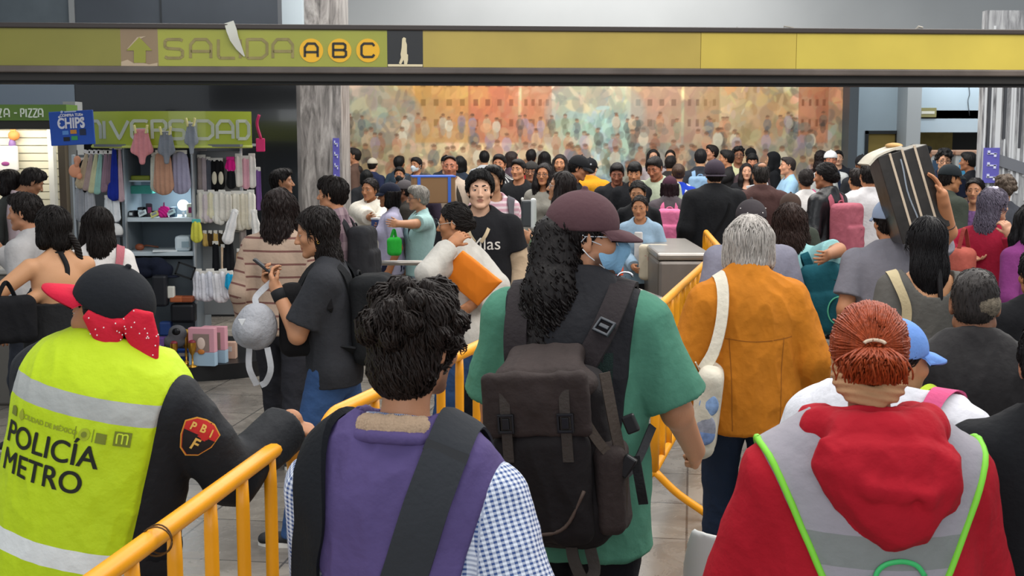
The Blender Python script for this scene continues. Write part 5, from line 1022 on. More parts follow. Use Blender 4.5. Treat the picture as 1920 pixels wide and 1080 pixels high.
for k, (px, py, sz, l_) in enumerate(((381, 664, (.22, .07, .31), 'pink and blue doll box standing in front'), (403, 645, (.2, .07, .30), 'pink and blue doll box standing behind'))):
    d = 10.25 + .14 * k; a = at(px, py, d); t = empty('doll_box', (a[0], d, .13), R(-8)); tag(t, l_ + ' on the kiosk plinth', 'box', 'doll boxes'); MB().box((0, 0, sz[2] * .68), (sz[0], sz[1], sz[2] * .64), bev=.004).build('upper_box', mat('#d39aa6', .5), t); MB().box((0, 0, sz[2] * .18), (sz[0], sz[1], sz[2] * .36), bev=.004).build('lower_box', mat('#9fb9cc', .5), t)
    MB().box((0, -sz[1] / 2 - .002, sz[2] * .62), (sz[0] * .62, .006, sz[2] * .46), bev=.002).build('box_window', mat('#8d7a72', .2), t); MB().ell((0, -sz[1] / 2 - .006, sz[2] * .6), (sz[0] * .16, .006, sz[2] * .16)).build('doll', mat('#d8c2b6', .6), t, True); MB().ell((0, -sz[1] / 2 - .008, sz[2] * .38), (.03, .006, .02)).build('orange_base', mat('#c47a34', .5), t, True)
def goblet(px, py, d, c, l_, sc=1.0):
    a = at(px, py, d); t = empty('goblet', (a[0], d, .13)); tag(t, l_, 'goblet', 'gold goblets on the plinth'); prof = [(.035, 0), (.034, .008), (.008, .02), (.007, .09), (.02, .11), (.032, .15), (.030, .19)]; ang = np.linspace(0, 2 * math.pi, 17)[:-1]; v = np.array([(r * sc * math.cos(a_), r * sc * math.sin(a_), z * sc) for r, z in prof for a_ in ang]); n = 16
    MB().add(v, np.array([[i * n + k, i * n + (k + 1) % n, (i + 1) * n + (k + 1) % n, (i + 1) * n + k] for i in range(len(prof) - 1) for k in range(n)])).build('cup', mat('#c08f3a', .25, .9), t, True); MB().ell((0, 0, .19 * sc), (.03 * sc, .03 * sc, .02 * sc)).build('rim_fill', mat(c, .3), t, True)
goblet(327, 676, 10.2, '#7a2430', 'gold goblet with a dark red top, left of the doll box', 1.0); goblet(361, 676, 10.18, '#7a2430', 'gold goblet with a dark red top, before the doll box', 1.05); goblet(349, 660, 10.34, '#b08a30', 'taller gold goblet standing between the other two', 1.35)
for k, (px, py, sz, c, l_) in enumerate(((300, 672, (.10, .1, .22), '#6b4a8a', 'purple carton at the left of the plinth'), (309, 672, (.10, .1, .20), '#9a948f', 'grey carton beside the purple one on the plinth'), (340, 672, (.16, .1, .09), '#23488f', 'blue carton behind the left goblet'), (376, 676, (.13, .1, .09), '#2a4f9a', 'blue carton under the front doll box'), (412, 668, (.08, .07, .06), '#b5222c', 'small red carton at the right of the plinth'), (424, 655, (.12, .08, .14), '#c9a894', 'peach carton behind the small red one'))): a = at(px, py, 10.32 + .03 * k); t = empty('carton', (a[0], 10.32 + .03 * k + (.12 if k in (2, 5) else -.0), .13)); tag(t, l_, 'box', 'cartons on the plinth'); MB().box((0, 0, sz[2] / 2), sz, bev=.005).build('body', mat(c, .5), t); MB().box((0, -sz[1] / 2 - .001, sz[2] * .6), (sz[0] * .5, .004, sz[2] * .3)).build('label', mat('#c9c4be', .5), t)
t = empty('headphones', K(333, 625, 10.3)); tag(t, 'grey plush headphones with a dark lens behind the goblets', 'headphones'); V = Vol((-.15, -.12, -.14), (.15, .12, .14), .008); V.el((0, 0, 0), (.075, .05, .07)); V.el((-.03, .0, -.07), (.09, .05, .06)); v, f = V.mesh(); link('plush', make_mesh('p', v, f), cloth('#5b5b5f'), t); MB().ell((0, -.045, .02), (.035, .012, .03)).build('dark_lens', mat('#101014', .1), t, True)
# ---------------------------------------------------------------- people, nearest first
def pp(px, hy, s, yaw, label, sex='m', top=('jacket', '#26262a'), legs='#20242c', hair=('short', '#15100e'), head=(0, 0, 0), skin=None, e=.016, sl=None, hem=-.12, hk={}, bk={}, tk={}, cap=None, glasses=None, mask=None, shoes='#1c1c1e', trou=True, tm=None, **k):
    p = Person(px, hy, FPX / s, yaw, label, sex=sex, head=head, skin=skin or SKINS[int(px * 7 + hy) % len(SKINS)], **k)
    p.body(**bk)
    if top: p.top(top[0], tm or cloth(top[1]), e=e, sl=(sl, sl) if not isinstance(sl, tuple) else sl, hem=hem, **tk) if sl is not None else p.top(top[0], tm or cloth(top[1]), e=e, sl=(1.97, 1.97), hem=hem, **tk)
    if trou: p.trousers(cloth(legs)); p.shoes(mat(shoes, .5))
    if hair: p.hair(hair[0], hair[1], **({'under': .045, **hk} if cap else hk))
    if cap: p.cap(*cap[:1], **(cap[1] if len(cap) > 1 else {}))
    if glasses: p.glasses(glasses)
    if mask: p.mask(mask)
    return p
def decal(P, obj, v2, faces, m, name, parent, off=.003, back=True, fr=None, dist=.7):
    """lay a flat printed shape, given in torso coordinates, on a garment"""
    bv = BVHTree.FromPolygons([tuple(v.co) for v in obj.data.vertices], [tuple(p.vertices) for p in obj.data.polygons])
    tp = fr or (lambda x, z: (P.tp(x, -dist if back else dist, z), P.Rt @ V3(0, 1 if back else -1, 0)))
    out = []
    for x, z in v2:
        o, d = tp(x, z); o = o * P.s; h = bv.ray_cast(Vector(o), Vector(d), 2.0); q = np.array(h[0]) if h[0] is not None else o + d * dist * P.s
        out.append(q - d * off)
    me = make_mesh(name, np.array(out), faces, True); return link(name, me, m, parent)
def text2d(s, size, bold=0.0, maxlen=.012, sx=1.0):
    cu = bpy.data.curves.new('txt', 'FONT'); cu.body = s; cu.size = size; cu.align_x = 'CENTER'; cu.align_y = 'CENTER'; cu.offset = bold; cu.fill_mode = 'FRONT' if hasattr(cu, 'fill_mode') else cu.fill_mode; o = bpy.data.objects.new('tmp', cu); COL.objects.link(o)
    me = bpy.data.meshes.new_from_object(o.evaluated_get(bpy.context.evaluated_depsgraph_get())); bpy.data.objects.remove(o); bm = bmesh.new(); bm.from_mesh(me); bmesh.ops.triangulate(bm, faces=bm.faces[:])
    for _ in range(4):
        lo = [e for e in bm.edges if e.calc_length() > maxlen]
        if not lo: break
        bmesh.ops.subdivide_edges(bm, edges=lo, cuts=1); bmesh.ops.triangulate(bm, faces=[f for f in bm.faces if len(f.verts) > 3])
    bm.verts.index_update(); v = np.array([q.co[:2] for q in bm.verts]) * V3(sx, 1, 0)[:2]; f = np.array([[w.index for w in q.verts] for q in bm.faces]); bm.free(); return v, f
def grid2d(x0, x1, z0, z1, n=8, m=3):
    X_, Z_ = np.meshgrid(np.linspace(x0, x1, n), np.linspace(z0, z1, m), indexing='ij'); i, j = np.meshgrid(np.arange(n - 1), np.arange(m - 1), indexing='ij'); a = (i * m + j)
    return np.stack([X_.ravel(), Z_.ravel()], 1), np.stack([a, a + m, a + m + 1, a + 1], -1).reshape(-1, 4)
def poly2d(pts, rings=3):
    p = np.asarray(pts, float); c = p.mean(0); n = len(p); v = [c] ; f = []
    for r in range(1, rings + 1): v += list(c + (p - c) * r / rings)
    for i in range(n): f.append([0, 1 + i, 1 + (i + 1) % n])
    q = [[1 + (r - 1) * n + i, 1 + r * n + i, 1 + r * n + (i + 1) % n, 1 + (r - 1) * n + (i + 1) % n] for r in range(1, rings) for i in range(n)]
    return np.array(v), [np.array(f), np.array(q)]
def line2d(pts, w, n=30, closed=False):
    c = smooth_path(pts, n, closed); t = np.gradient(c, axis=0); t /= np.linalg.norm(t, axis=1)[:, None] + 1e-9; b = np.stack([-t[:, 1], t[:, 0]], 1) * w / 2; v = np.stack([c + b, c - b], 1).reshape(-1, 2); f = np.array([[2 * i, 2 * i + 1, 2 * i + 3, 2 * i + 2] for i in range(len(c) - 1)]); return v, f
def band_mat(key, bands, base, rough=.7):
    """bands (lo, hi, colour) measured in metres up the torso, from the 'pat' attribute"""
    m = mat(base, rough, 0, .25, .35, 35, key=key); nt, b = nodes(m); a = nt.nodes.new('ShaderNodeAttribute'); a.attribute_name = 'pat'; sp = nt.nodes.new('ShaderNodeSeparateXYZ'); nt.links.new(a.outputs['Vector'], sp.inputs[0]); cr = nt.nodes.new('ShaderNodeValToRGB'); cr.color_ramp.interpolation = 'CONSTANT'; e = cr.color_ramp.elements; e[0].position = 0; e[0].color = (*lin(base), 1); e.remove(e[1])
    for lo, hi, c in bands:
        q = e.new(lo); q.color = (*lin(c), 1); q = e.new(hi); q.color = (*lin(base), 1)
    nt.links.new(sp.outputs[0], cr.inputs[0]); nt.links.new(cr.outputs[0], b.inputs['Base Color']); return m
# --- police officer ---------------------------------------------------------
P = Person(196, 500, 3.43, -14, 'police officer in a lime reflective vest and black cap, hand on the yellow barrier', side=11, lean=2, head=(84, 0, 0), sex='f', w=1.52, b=1.2, neck=-.028, skin='#a87350', rh=('W', 534, 800, 3.66), rpole=(.35, .25, -.9), lh=(-.27, .22, .86))
P.body(rcurl=.55, rpn=('W', .25, .3, -1), rdr=('W', 1, .25, -.22), hands=(1, 1), lcurl=.4)
P.top('shirt', mat('#15171c', .75, bump=.3, bscale=50), e=.020, sl=(1.97, 1.97), hem=-.2, cuff=.012, neck=(.058, .012, .02), amp=.008)
mv = band_mat('police_vest', [(.275, .335, '#dfe1df'), (.688, .748, '#a8aaa6')], '#b9d21c', .6)
def vest_collar(V): V.rc(P.tp(-.085, -.035, .505), P.tp(.085, -.035, .505), .036, .036, .02)
o = P.top('reflective_vest', mv, e=.040, sl=(0, 0), hem=-.24, flare=.03, armhole=(.215, 0.02), neck=(.062, .03, .03), pat=True, amp=.007, collar=vest_collar)
a = o.data.attributes['pat']; n = len(o.data.vertices); co = np.zeros(n * 3, np.float32); o.data.vertices.foreach_get('co', co); u = ((co.reshape(-1, 3) / P.s - P.tp(0, 0, -.3)) @ (P.Rt @ V3(0, 0, 1))); a.data.foreach_set('vector', np.stack([u, u * 0, u * 0], 1).astype(np.float32).ravel())
blk = mat('#22241c', .8)
for tx, x, z, sz in (('POLICÍA', -.040, .290, .084), ('METRO', -.052, .214, .084)):
    v, f = text2d(tx, sz, 0, sx=.98)
    v = np.vstack([v + V3(x + dx_, z + dz_, 0)[:2] for dx_, dz_ in ((0, 0), (.003, 0), (.0015, .002))]); f = np.vstack([f + k * (len(v) // 3) for k in range(3)]); decal(P, o, v, f, blk, 'lettering', o)
olive = mat('#8f9a2c', .8)
v, f = text2d('CIUDAD DE MÉXICO', .0185, .0004); decal(P, o, v + V3(-.040, .352, 0)[:2], f, olive, 'lettering', o)
dk_o = mat('#77802c', .8)
for x0, x1 in ((.140, .180), (.096, .124)):
    v, f = grid2d(x0, x1, .335, .335 + (x1 - x0)); q = decal(P, o, v, f, dk_o, 'emblem', o)
v, f = line2d([(.148, .342), (.148, .366), (.154, .369), (.160, .366), (.160, .342)], .004); decal(P, o, v, f, mat('#c9de3a', .7), 'metro_mark', o, .005); v, f = line2d([(.160, .366), (.166, .369), (.172, .366), (.172, .342)], .004); decal(P, o, v, f, mat('#c9de3a', .7), 'metro_mark', o, .005)
t = np.linspace(0, 2 * math.pi, 17)[:-1]; v, f = poly2d(np.stack([.066 + .014 * np.cos(t), .352 + .017 * np.sin(t)], 1)); decal(P, o, v, f, mat('#a5b42c', .8), 'emblem', o); v, f = poly2d(np.stack([.066 + .007 * np.cos(t), .352 + .008 * np.sin(t)], 1)); decal(P, o, v, f, dk_o, 'emblem', o, .005)
v, f = poly2d([(-.145, .345), (-.135, .338), (-.126, .345), (-.128, .36), (-.136, .372), (-.144, .36)]); decal(P, o, v, f, mat('#9aa52c', .8), 'emblem', o); v, f = poly2d([(-.185, .340), (-.16, .340), (-.16, .362), (-.172, .368), (-.185, .362)]); decal(P, o, v, f, dk_o, 'emblem', o)
for x in (.042, .088): v, f = grid2d(x - .001, x + .001, .335, .37, 3, 4); decal(P, o, v, f, dk_o, 'divider', o)
# black gear with grey buckles at her right flank
V = Vol(P.tp(.05, -.25, -.35), P.tp(.42, .25, .32), P.h * 1.3)
V.el(P.tp(.165, .03, .05), (.075, .11, .26), P.Rt, .02); V.bx(P.tp(.225, .03, -.06), (.03, .05, .11), P.Rt, .012, .01); v, f = V.mesh(); P.emit('gear_belt', wrinkle(relax(v, f, 1, .4), f, .006, 4), f, mat('#17181c', .6, bump=.3, bscale=50))
mb = MB()
for z in (.16, .145, .0, -.015):
    mb.box(P.tp(.235, -.045, z), (.012, .05, .05), P.Rt, .004)
    if z in (.145, -.015): P.emb('buckle', mb, mat('#5b5f66', .35, .3)); mb = MB()
# shoulder patch: red and black shield edged in gold
Sh, El = P.sh[1], P.el[1]; ua = unit(El - Sh); outn = unit(P.w2l(V3(0, -1, .28) + P.loc) * 1.0); outn = unit(rz(-P.yaw) @ V3(.12, -1, .38)); ub = unit(np.cross(outn, ua)); outn = unit(np.cross(ua, ub)); pc = Sh + ua * .085
if ub[2] > 0: ub = -ub
shirt_o = [c for c in P.root.children if c.name.startswith('shirt')][0]
vx = unit(V3(*(rz(-P.yaw) @ V3(.86, .10, -.5)))); vx = unit(vx - outn * (vx @ outn)); vz = unit(np.cross(vx, outn)); vz = vz if vz[2] > 0 else -vz
fr = lambda x, z: (pc + vx * x + vz * z + outn * .2, -outn)
shield = lambda k: [(-.058 * k, .028 * k), (-.03 * k, .048 * k), (0, .052 * k), (.03 * k, .048 * k), (.058 * k, .028 * k), (.050 * k, -.012 * k), (.028 * k, -.048 * k), (0, -.064 * k), (-.028 * k, -.048 * k), (-.050 * k, -.012 * k)]
for k, c, off, nm in ((1.0, '#d9973a', .003, 'patch_edge'), (.93, '#c22c2a', .0045, 'shoulder_patch'), ):
    v, f = poly2d(shield(k), 4); po = decal(P, shirt_o, v, f, mat(c, .7), nm, shirt_o, off, fr=fr)
v, f = poly2d([(-.05, .006), (.05, .006), (.044, -.012), (.025, -.044), (0, -.058), (-.025, -.044), (-.044, -.012)], 4); decal(P, shirt_o, v, f, mat('#1d1a1c', .7), 'patch_field', po, .006, fr=fr)
for tx, x, z, sz in (('P', -.030, .022, .030), ('B', 0, .026, .030), ('I', .028, .022, .030), ('F', .0, -.022, .046)):
    v, f = text2d(tx, sz, .001); decal(P, shirt_o, v + V3(x, z, 0)[:2], f, mat('#e0b45c', .6), 'patch_letter', po, .0085, fr=fr)
P.hair('tied', '#120e0d', t=.010, st=(500, .10, .0028, .002, 10), under=.035); P.cap('#1e2024', '#c51f3a', t=.014, z0=.016, tilt=24, yaw=10, long=1.35); P.earring(-1)
mb = MB(); nk = [P.N + rz(a) @ V3(0, .062, -.045) for a in np.linspace(0, 6.28, 17)]; mb.tube(nk, .010, 6, False); P.emb('collar', mb, mat('#15171c', .8), True)
# red bow with white dots
V = Vol(P.hc - V3(.25, .3, .3), P.hc + V3(.25, .25, .15), P.h * .8); bk_ = P.hr(-.068, -.092, -.018); bx_ = unit(rz(-P.yaw) @ V3(1, 0, -.1)); bz_ = V3(0, 0, 1); bn_ = unit(rz(-P.yaw) @ V3(.1, 1, 0))
V.poly([(0, .012), (-.082, .032), (-.098, .012), (-.060, -.050), (-.056, -.106), (-.035, -.175), (-.010, -.110), (.012, -.030)], bk_, bx_, bz_, .005, .004, .006, .012)
V.poly([(-.004, .012), (.038, .046), (.086, .042), (.108, -.025), (.110, -.094), (.098, -.150), (.072, -.125), (.034, -.058)], bk_ + bn_ * .008, bx_, bz_, .005, .004, .006, .012)
V.el(bk_, (.018, .018, .018), None, .006); v, f = V.mesh(); v = wrinkle(relax(v, f, 1, .3), f, .003, 2); bow = P.emit('bow', v, f, mat('#c8102e', .75, bump=.3, bscale=60))
n_ = vnormals(v, f); fc = [i for i in range(len(v)) if n_[i] @ (rz(-P.yaw) @ V3(0, -1, 0)) > .3]; mb = MB()
for i in RNG.choice(fc, 34, False): mb.ell(v[i] + n_[i] * .0006, (.0022, .0022, .0022), None, 6, 4)
P.emb('dots', mb, mat('#f2e9ea', .5), True, bow)
P.trousers(cloth('#15171c')); P.shoes(mat('#101012', .3)); officer = P
mb = MB(); rc_ = at(262, 1018, 2.75); tt = np.linspace(0, 2 * math.pi, 40)
dirb = unit(V3(.315, 1.99, 0)); q0 = V3(-.93, 1.75, 1.1) + dirb * ((2.72 - 1.75) / dirb[1]); ringp = [V3(0, 0, 0) + .033 * (np.cross(dirb, V3(0, 0, 1)) * math.cos(a) + V3(0, 0, 1) * math.sin(a)) + dirb * .012 * math.sin(a * .5) for a in np.linspace(0, 4 * math.pi, 40)]; mb.tube(ringp, .0022, 5); o = mb.build('wire_loop', mat('#5a3f1e', .5, .4), None, True, tuple(q0)); tag(o, 'twist of rusty wire looped round the nearest barrier rail', 'wire')
# --- man in the purple vest ---------------------------------------------------
P = Person(783, 536, 2.72, -14, 'curly dark haired man in a purple vest and gingham shirt, seen from behind', head=(-24, 8, 0), w=1.30, b=1.1, skin='#b07c5c', lh=(-.15, .24, .86), rh=(.28, .10, .84), neck=.055, shw=.176, drop=.052)
P.body(beard=('#2a211d', .5, 0)); gm_ = stripe_mat('#dfe4ee', '#3d5488', 98, 'check', .48, key='gingham', rough=.86)
P.top('checked_shirt', gm_, e=.020, sl=(.98, .98), hem=-.2, pat=True, neck=(.056, .010, .035), amp=.007, cuff=.016)
def shear(V):
    for i in range(16):
        a = 2 * math.pi * i / 16; V.el(P.N + P.Rt @ V3(.090 * math.sin(a), .088 * math.cos(a) - .006, -.004 - .020 * math.cos(a)), (.030, .030, .036), None, .012)
pv = mat('#574a78', .82, 0, .2, .4, 38, .10, 7)
vest = P.top('vest', pv, e=.038, sl=(0, 0), hem=-.22, flare=.02, armhole=(.210, .28), neck=(.092, .0, -.005), amp=.011)
V = Vol(P.N - V3(.17, .17, .12), P.N + V3(.17, .17, .09), P.h * .7); shear(V); V.rc(P.N - V3(0, 0, .1), P.N + V3(0, .01, .12), .064, .070, .003, 's'); v, f = V.mesh(); n_ = vnormals(v, f); v = v + n_ * (.002 * np.sin(v @ V3(410, 380, 300)) * np.sin(v @ V3(-300, 420, 250)))[:, None]; P.emit('shearling_collar', v, f, mat('#b59a80', .95, bump=.6, bscale=160))
V = Vol(P.N - V3(.19, .19, .14), P.N + V3(.19, .19, .08), P.h * .7)
for i in range(20):
    a0_, a1_ = 2 * math.pi * i / 20, 2 * math.pi * (i + 1) / 20; c_ = lambda a: P.N + P.Rt @ V3(.118 * math.sin(a), .114 * math.cos(a) - .006, -.024 - .030 * math.cos(a)); V.rc(c_(a0_), c_(a1_), .015, .015, .003)
v, f = V.mesh(); P.emit('collar_fold', v, f, pv)
for pts in ([(-.17, .20), (0, .205), (.17, .20)], [(-.16, -.02), (0, -.025), (.16, -.02)], [(.135, .19), (.12, .05), (.118, -.1)], [(-.135, .19), (-.12, .05), (-.118, -.1)]):
    v, f = line2d(pts, .0028, 24); decal(P, vest, v, f, mat('#2d2350', .9), 'seam', vest, .0012)
P.hair('curly', '#1e1511', t=.020, vol=1.0, line=-.060, amp=.003, st=(3400, .13, .0027, .007, 10), seed=3); P.glasses('#9a9aa0'); P.trousers(cloth('#1d2230')); P.shoes(mat('#181818', .4)); purple = P
def strap_thing(P, name, label, pts, w, c, th=.006, e=0, back=True, bag=None, lift=.004):
    """a strap lying on the clothes: pts are (x, z) on the torso's back (or front), or (x, y, z) points"""
    bvs = [BVHTree.FromPolygons([tuple(v.co) for v in o.data.vertices], [tuple(q.vertices) for q in o.data.polygons]) for o in P.root.children if o.type == 'MESH' and o.name.split('.')[0] in ('vest', 'reflective_vest', 'jacket', 'shirt', 't_shirt', 'checked_shirt', 'sweater', 'hoodie', 'utility_vest', 'blouse', 'coat')]
    out = []; nr = []
    for q in pts:
        q = np.asarray(q, float)
        if len(q) == 2: o = P.tp(q[0], -.6 if back else .6, q[1]); d = P.Rt @ V3(0, 1 if back else -1, 0)
        else: ctr = P.tp(q[0] * .45, 0, min(.40, q[2])); o0 = P.tp(*q); d = unit(ctr - o0); o = o0 - d * .3
        best = None
        for b in bvs:
            h = b.ray_cast(Vector(o * P.s), Vector(d), 3.0)
            if h[0] is not None and (best is None or h[3] < best[1]): best = (np.array(h[0]), h[3])
        out.append((best[0] if best else P.tp(*(q if len(q) == 3 else (q[0], -.14, q[1]))) * P.s) - d * lift); nr.append(-d)
    n = 40; pp_ = smooth_path(out, n); nn_ = smooth_path(nr, n); base = pp_[np.argmin(pp_[:, 2])]
    r = empty(name, P.loc + rz(P.yaw) @ base, P.yaw, label, 'strap' if not bag else bag); mb = MB(); t_ = unit_rows(np.gradient(pp_, axis=0)); b_ = unit_rows(np.cross(t_, nn_)); rows = []
    for o_ in np.linspace(-.5, .5, 7):
        row = []
        for i in range(n):
            q = pp_[i] + b_[i] * w * o_; best = None
            for bb in bvs:
                h = bb.ray_cast(Vector(q + nn_[i] * .12), Vector(-nn_[i]), .30)
                if h[0] is not None and (best is None or h[3] < best): best = h[3]
            dz_ = min(.05, max(-.05, .12 - best + lift)) if best is not None else 0.0
            row.append(q + nn_[i] * dz_)
        rows.append(row)
    G_ = np.array(rows); G_ = np.maximum.reduce([G_]) if False else G_
    off_ = ((G_ - (pp_[None] + b_[None] * (w * np.linspace(-.5, .5, 7))[:, None, None])) * nn_[None]).sum(-1)
    for _ in range(3): off_[:, 1:-1] = np.maximum(off_[:, 1:-1], (off_[:, :-2] + off_[:, 2:]) / 2); off_[1:-1] = np.maximum(off_[1:-1], (off_[:-2] + off_[2:]) / 2)
    G_ = pp_[None] + b_[None] * (w * np.linspace(-.5, .5, 7))[:, None, None] + nn_[None] * off_[..., None]; T_ = (G_ + nn_[None] * th - base).reshape(-1, 3); B_ = (G_ - base).reshape(-1, 3); i_, j_ = np.meshgrid(np.arange(6), np.arange(n - 1), indexing='ij'); a_ = (i_ * n + j_).ravel(); f_ = np.stack([a_, a_ + 1, a_ + n + 1, a_ + n], 1); N_ = 7 * n; fs_ = [f_, f_[:, ::-1] + N_]; e_ = np.arange(n - 1)
    fs_ += [np.stack([e_, e_ + N_, e_ + 1 + N_, e_ + 1], 1), np.stack([e_ + 6 * n, e_ + 6 * n + 1, e_ + 6 * n + 1 + N_, e_ + 6 * n + N_], 1)]; mb.add(np.vstack([T_, B_]), np.vstack(fs_)); mb.build('strap_webbing', cloth(c, .25, 80, .05), r, 'auto'); return r, base, pp_, nn_
r, base, sp_, sn_ = strap_thing(P, 'bag_strap', 'wide dark grey bag strap across the back of the purple vest', [(-.075, -.28), (-.055, -.12), (-.01, .02), (.035, .18), (.085, .34), (.115, -.08, .49), (.125, .02, .53), (.125, .12, .42)], .092, '#34363a', .006)
i_ = 27; mb = MB(); tg = unit(sp_[i_ + 1] - sp_[i_ - 1]); mb.ribbon([sp_[i_] - tg * .001 + sn_[i_] * .005 - base, sp_[i_] + tg * .022 + sn_[i_] * .005 - base], sn_[i_], .094, .006); mb.build('strap_keeper', mat('#232427', .6), r)
r, base, sp_, sn_ = strap_thing(P, 'backpack_strap', 'padded black strap down the left side of the purple vest', [(-.245, -.28), (-.235, -.05), (-.222, .12), (-.20, .26), (-.178, .36), (-.155, -.05, .49), (-.15, .06, .49), (-.15, .14, .36)], .085, '#1b1d21', .016)
# --- man with the maroon cap and long curls -----------------------------------
P = Person(1098, 357, 3.87, -14, 'tall man in a maroon cap with long black curls, green shirt and dark mesh vest', head=(-70, 2, 0), w=1.13, b=1.28, skin='#b5805f', rh=('W', 1300, 838, 4.02), rpole=(.25, -1, -.2), lh=(-.30, .12, .83))
P.body(beard=('#1a1210', .85, 0), moustache=('#1a1210', .8), rcurl=1.05, fat=1.06)
g_ = P.top('t_shirt', cloth('#4b7f6a', .35, 40, .08), e=.024, sl=(.86, .86), hem=-.235, flare=.03, amp=.009, neck=(.064, .012, 0), cuff=.022)
um = mat('#1e1e22', .8, 0, .25, .4, 50); uv = P.top('utility_vest', um, e=.042, sl=(0, 0), hem=-.12, flare=.02, armhole=.178, neck=(.075, .02, 0), amp=.007)
mm = mat('#22312e', .9, 0, .2, .8, 260, .35, 320); v, f = grid2d(-.13, .135, .06, .36, 14, 16); decal(P, uv, v, f, mm, 'mesh_panel', uv, .002)
P.hair('short', '#150f0e', t=.010, st=(400, .035, .003, .003, 16), under=.040); P.cap('#51393d', t=.005, z0=.020, tilt=-2)
V = Vol(P.hc - V3(.3, .32, .5), P.hc + V3(.3, .3, .1), P.h * 1.2); dl = lambda x, y, z: P.hc + rz(P.hyaw * .25) @ V3(x, y, z)
V.rc(P.hr(0, -.075, -.005), dl(-.045, -.125, -.16), .075, .070, .03); V.rc(dl(-.045, -.125, -.16), dl(-.07, -.15, -.30), .078, .072, .03, flat=(V3(0, 1, 0), .8)); V.rc(dl(-.07, -.15, -.30), dl(-.075, -.155, -.40), .070, .02, .03)
sv = V.F.copy(); v, f = V.mesh(); base_v, base_f = v, f; rg = np.random.default_rng(9); K_ = 1500; pts0 = v[rg.integers(0, len(v), K_)]; steps = 14; ln = rg.uniform(.08, .2, K_); z_ = np.linspace(0, 1, steps); ph = rg.uniform(0, 6.28, K_); rad_ = rg.uniform(.004, .010, K_); tw = rg.uniform(18, 30, K_)
nn = vnormals(v, f); nn0 = nn[rg.integers(0, len(v), K_)]; path = pts0[:, None] + np.stack([rad_[:, None] * np.cos(ph[:, None] + tw[:, None] * 6.28 * ln[:, None] * z_), rad_[:, None] * np.sin(ph[:, None] + tw[:, None] * 6.28 * ln[:, None] * z_), -ln[:, None] * z_], -1)
tv, tf = tubes(path, np.full((K_, steps), .0034) * np.sin(np.clip(z_ * .85 + .15, 0, 1) * math.pi)[None] + .0006, 4); P.emit('long_curls', np.vstack([base_v, tv]), np.vstack([base_f, tf + len(base_v)]), hair_mat('#15100f'))
P.glasses('#c9ccd2', .0004); P.mask('#86b3d2'); P.trousers(cloth('#16161b'), e=.024); P.shoes(mat('#141414', .5)); green = P
# his pack, slung low to the left
C = P.tp(-.015, -.262, .125); base = P.tp(-.075, -.26, -.22); r = empty('backpack', P.l2w(base), P.yaw, 'large worn black backpack slung low on the back of the maroon capped man', 'backpack'); Q = P.Rt @ ry(R(-4)); bm_ = mat('#1b1718', .8, 0, .25, .5, 30, .22, 6); tan_ = mat('#352c2a', .8, 0, .25, .5, 40, .2, 8)
X_ = lambda x, y, z: C + Q @ V3(x, y, z)
def packpart(name, fn, m, lo=(-.28, -.28, -.36), hi=(.28, .22, .36), amp=.007, par=r, h=1.1, seed=2):
    V = Vol(C + V3(*lo), C + V3(*hi), P.h * h); fn(V); v, f = V.mesh(); v = wrinkle(relax(v, f, 1, .4), f, amp, seed); return P.emit(name, v - base, f, m, parent=par)
def main_(V): V.bx(X_(0, .02, -.03), (.165, .085, .23), Q, .07, .02); V.el(X_(0, .02, .13), (.15, .09, .08), Q, .04); V.bx(X_(0, .0, -.20), (.15, .09, .08), Q, .06, .03)
packpart('bag_body', main_, bm_, amp=.010)
packpart('front_pocket', lambda V: (V.bx(X_(-.01, -.085, -.10), (.13, .045, .15), Q, .04, .02)), bm_, amp=.010, seed=3)
packpart('lid', lambda V: (V.bx(X_(-.01, .0, .212), (.105, .085, .026), Q @ rx(R(20)), .024, .02), V.el(X_(-.01, -.03, .165), (.150, .10, .055), Q @ rx(R(14)), .03), V.bx(X_(-.01, -.118, .13), (.142, .016, .085), Q @ rx(R(6)), .015, .03)), tan_, amp=.010, seed=5)
packpart('side_pocket', lambda V: V.bx(X_(.165, -.02, -.12), (.04, .065, .12), Q, .03, .02), tan_, amp=.009, seed=1)
mb = MB(); mb.tube(smooth_path([X_(-.13, -.128, .02), X_(-.12, -.133, -.10), X_(-.06, -.138, -.20), X_(0, -.138, -.215), X_(.06, -.138, -.19), X_(.11, -.13, -.1)], 24) - base, .005, 6); P.emb('pocket_zip', mb, mat('#4f4038', .6), True, r)
def wb(pts, nrm, w, name='webbing', c='#3a332e', th=.006, m=None): mb = MB(); mb.ribbon(smooth_path(pts, 16) - base, nrm, w, th); return P.emb(name, mb, m or mat(c, .7, bump=.3, bscale=90), 'auto', r)
yb = P.Rt @ V3(0, -1, 0)
for x in (-.085, .075):
    wb([X_(x, -.135, .19), X_(x, -.142, .12), X_(x, -.14, .05), X_(x, -.138, -.02)], yb, .028); mb = MB(); c_ = X_(x, -.146, .085) - base
    for dx_, dz_, sx_, sz_ in ((0, .022, .044, .008), (0, -.022, .044, .008), (-.019, 0, .007, .05), (.019, 0, .007, .05), (0, 0, .02, .03)): mb.box(c_ + Q @ V3(dx_, 0, dz_), (sx_, .012, sz_), Q, .002)
    P.emb('buckle', mb, mat('#17171a', .35), False, r)
wb([X_(.17, -.06, .20), X_(.185, -.06, .08), X_(.20, -.05, -.06), X_(.19, -.05, -.2)], unit(P.Rt @ V3(.6, -1, 0)), .03, c='#463d35'); wb([X_(.10, -.11, .12), X_(.15, -.09, .02), X_(.2, -.06, -.05)], unit(P.Rt @ V3(.5, -1, 0)), .026, c='#463d35')
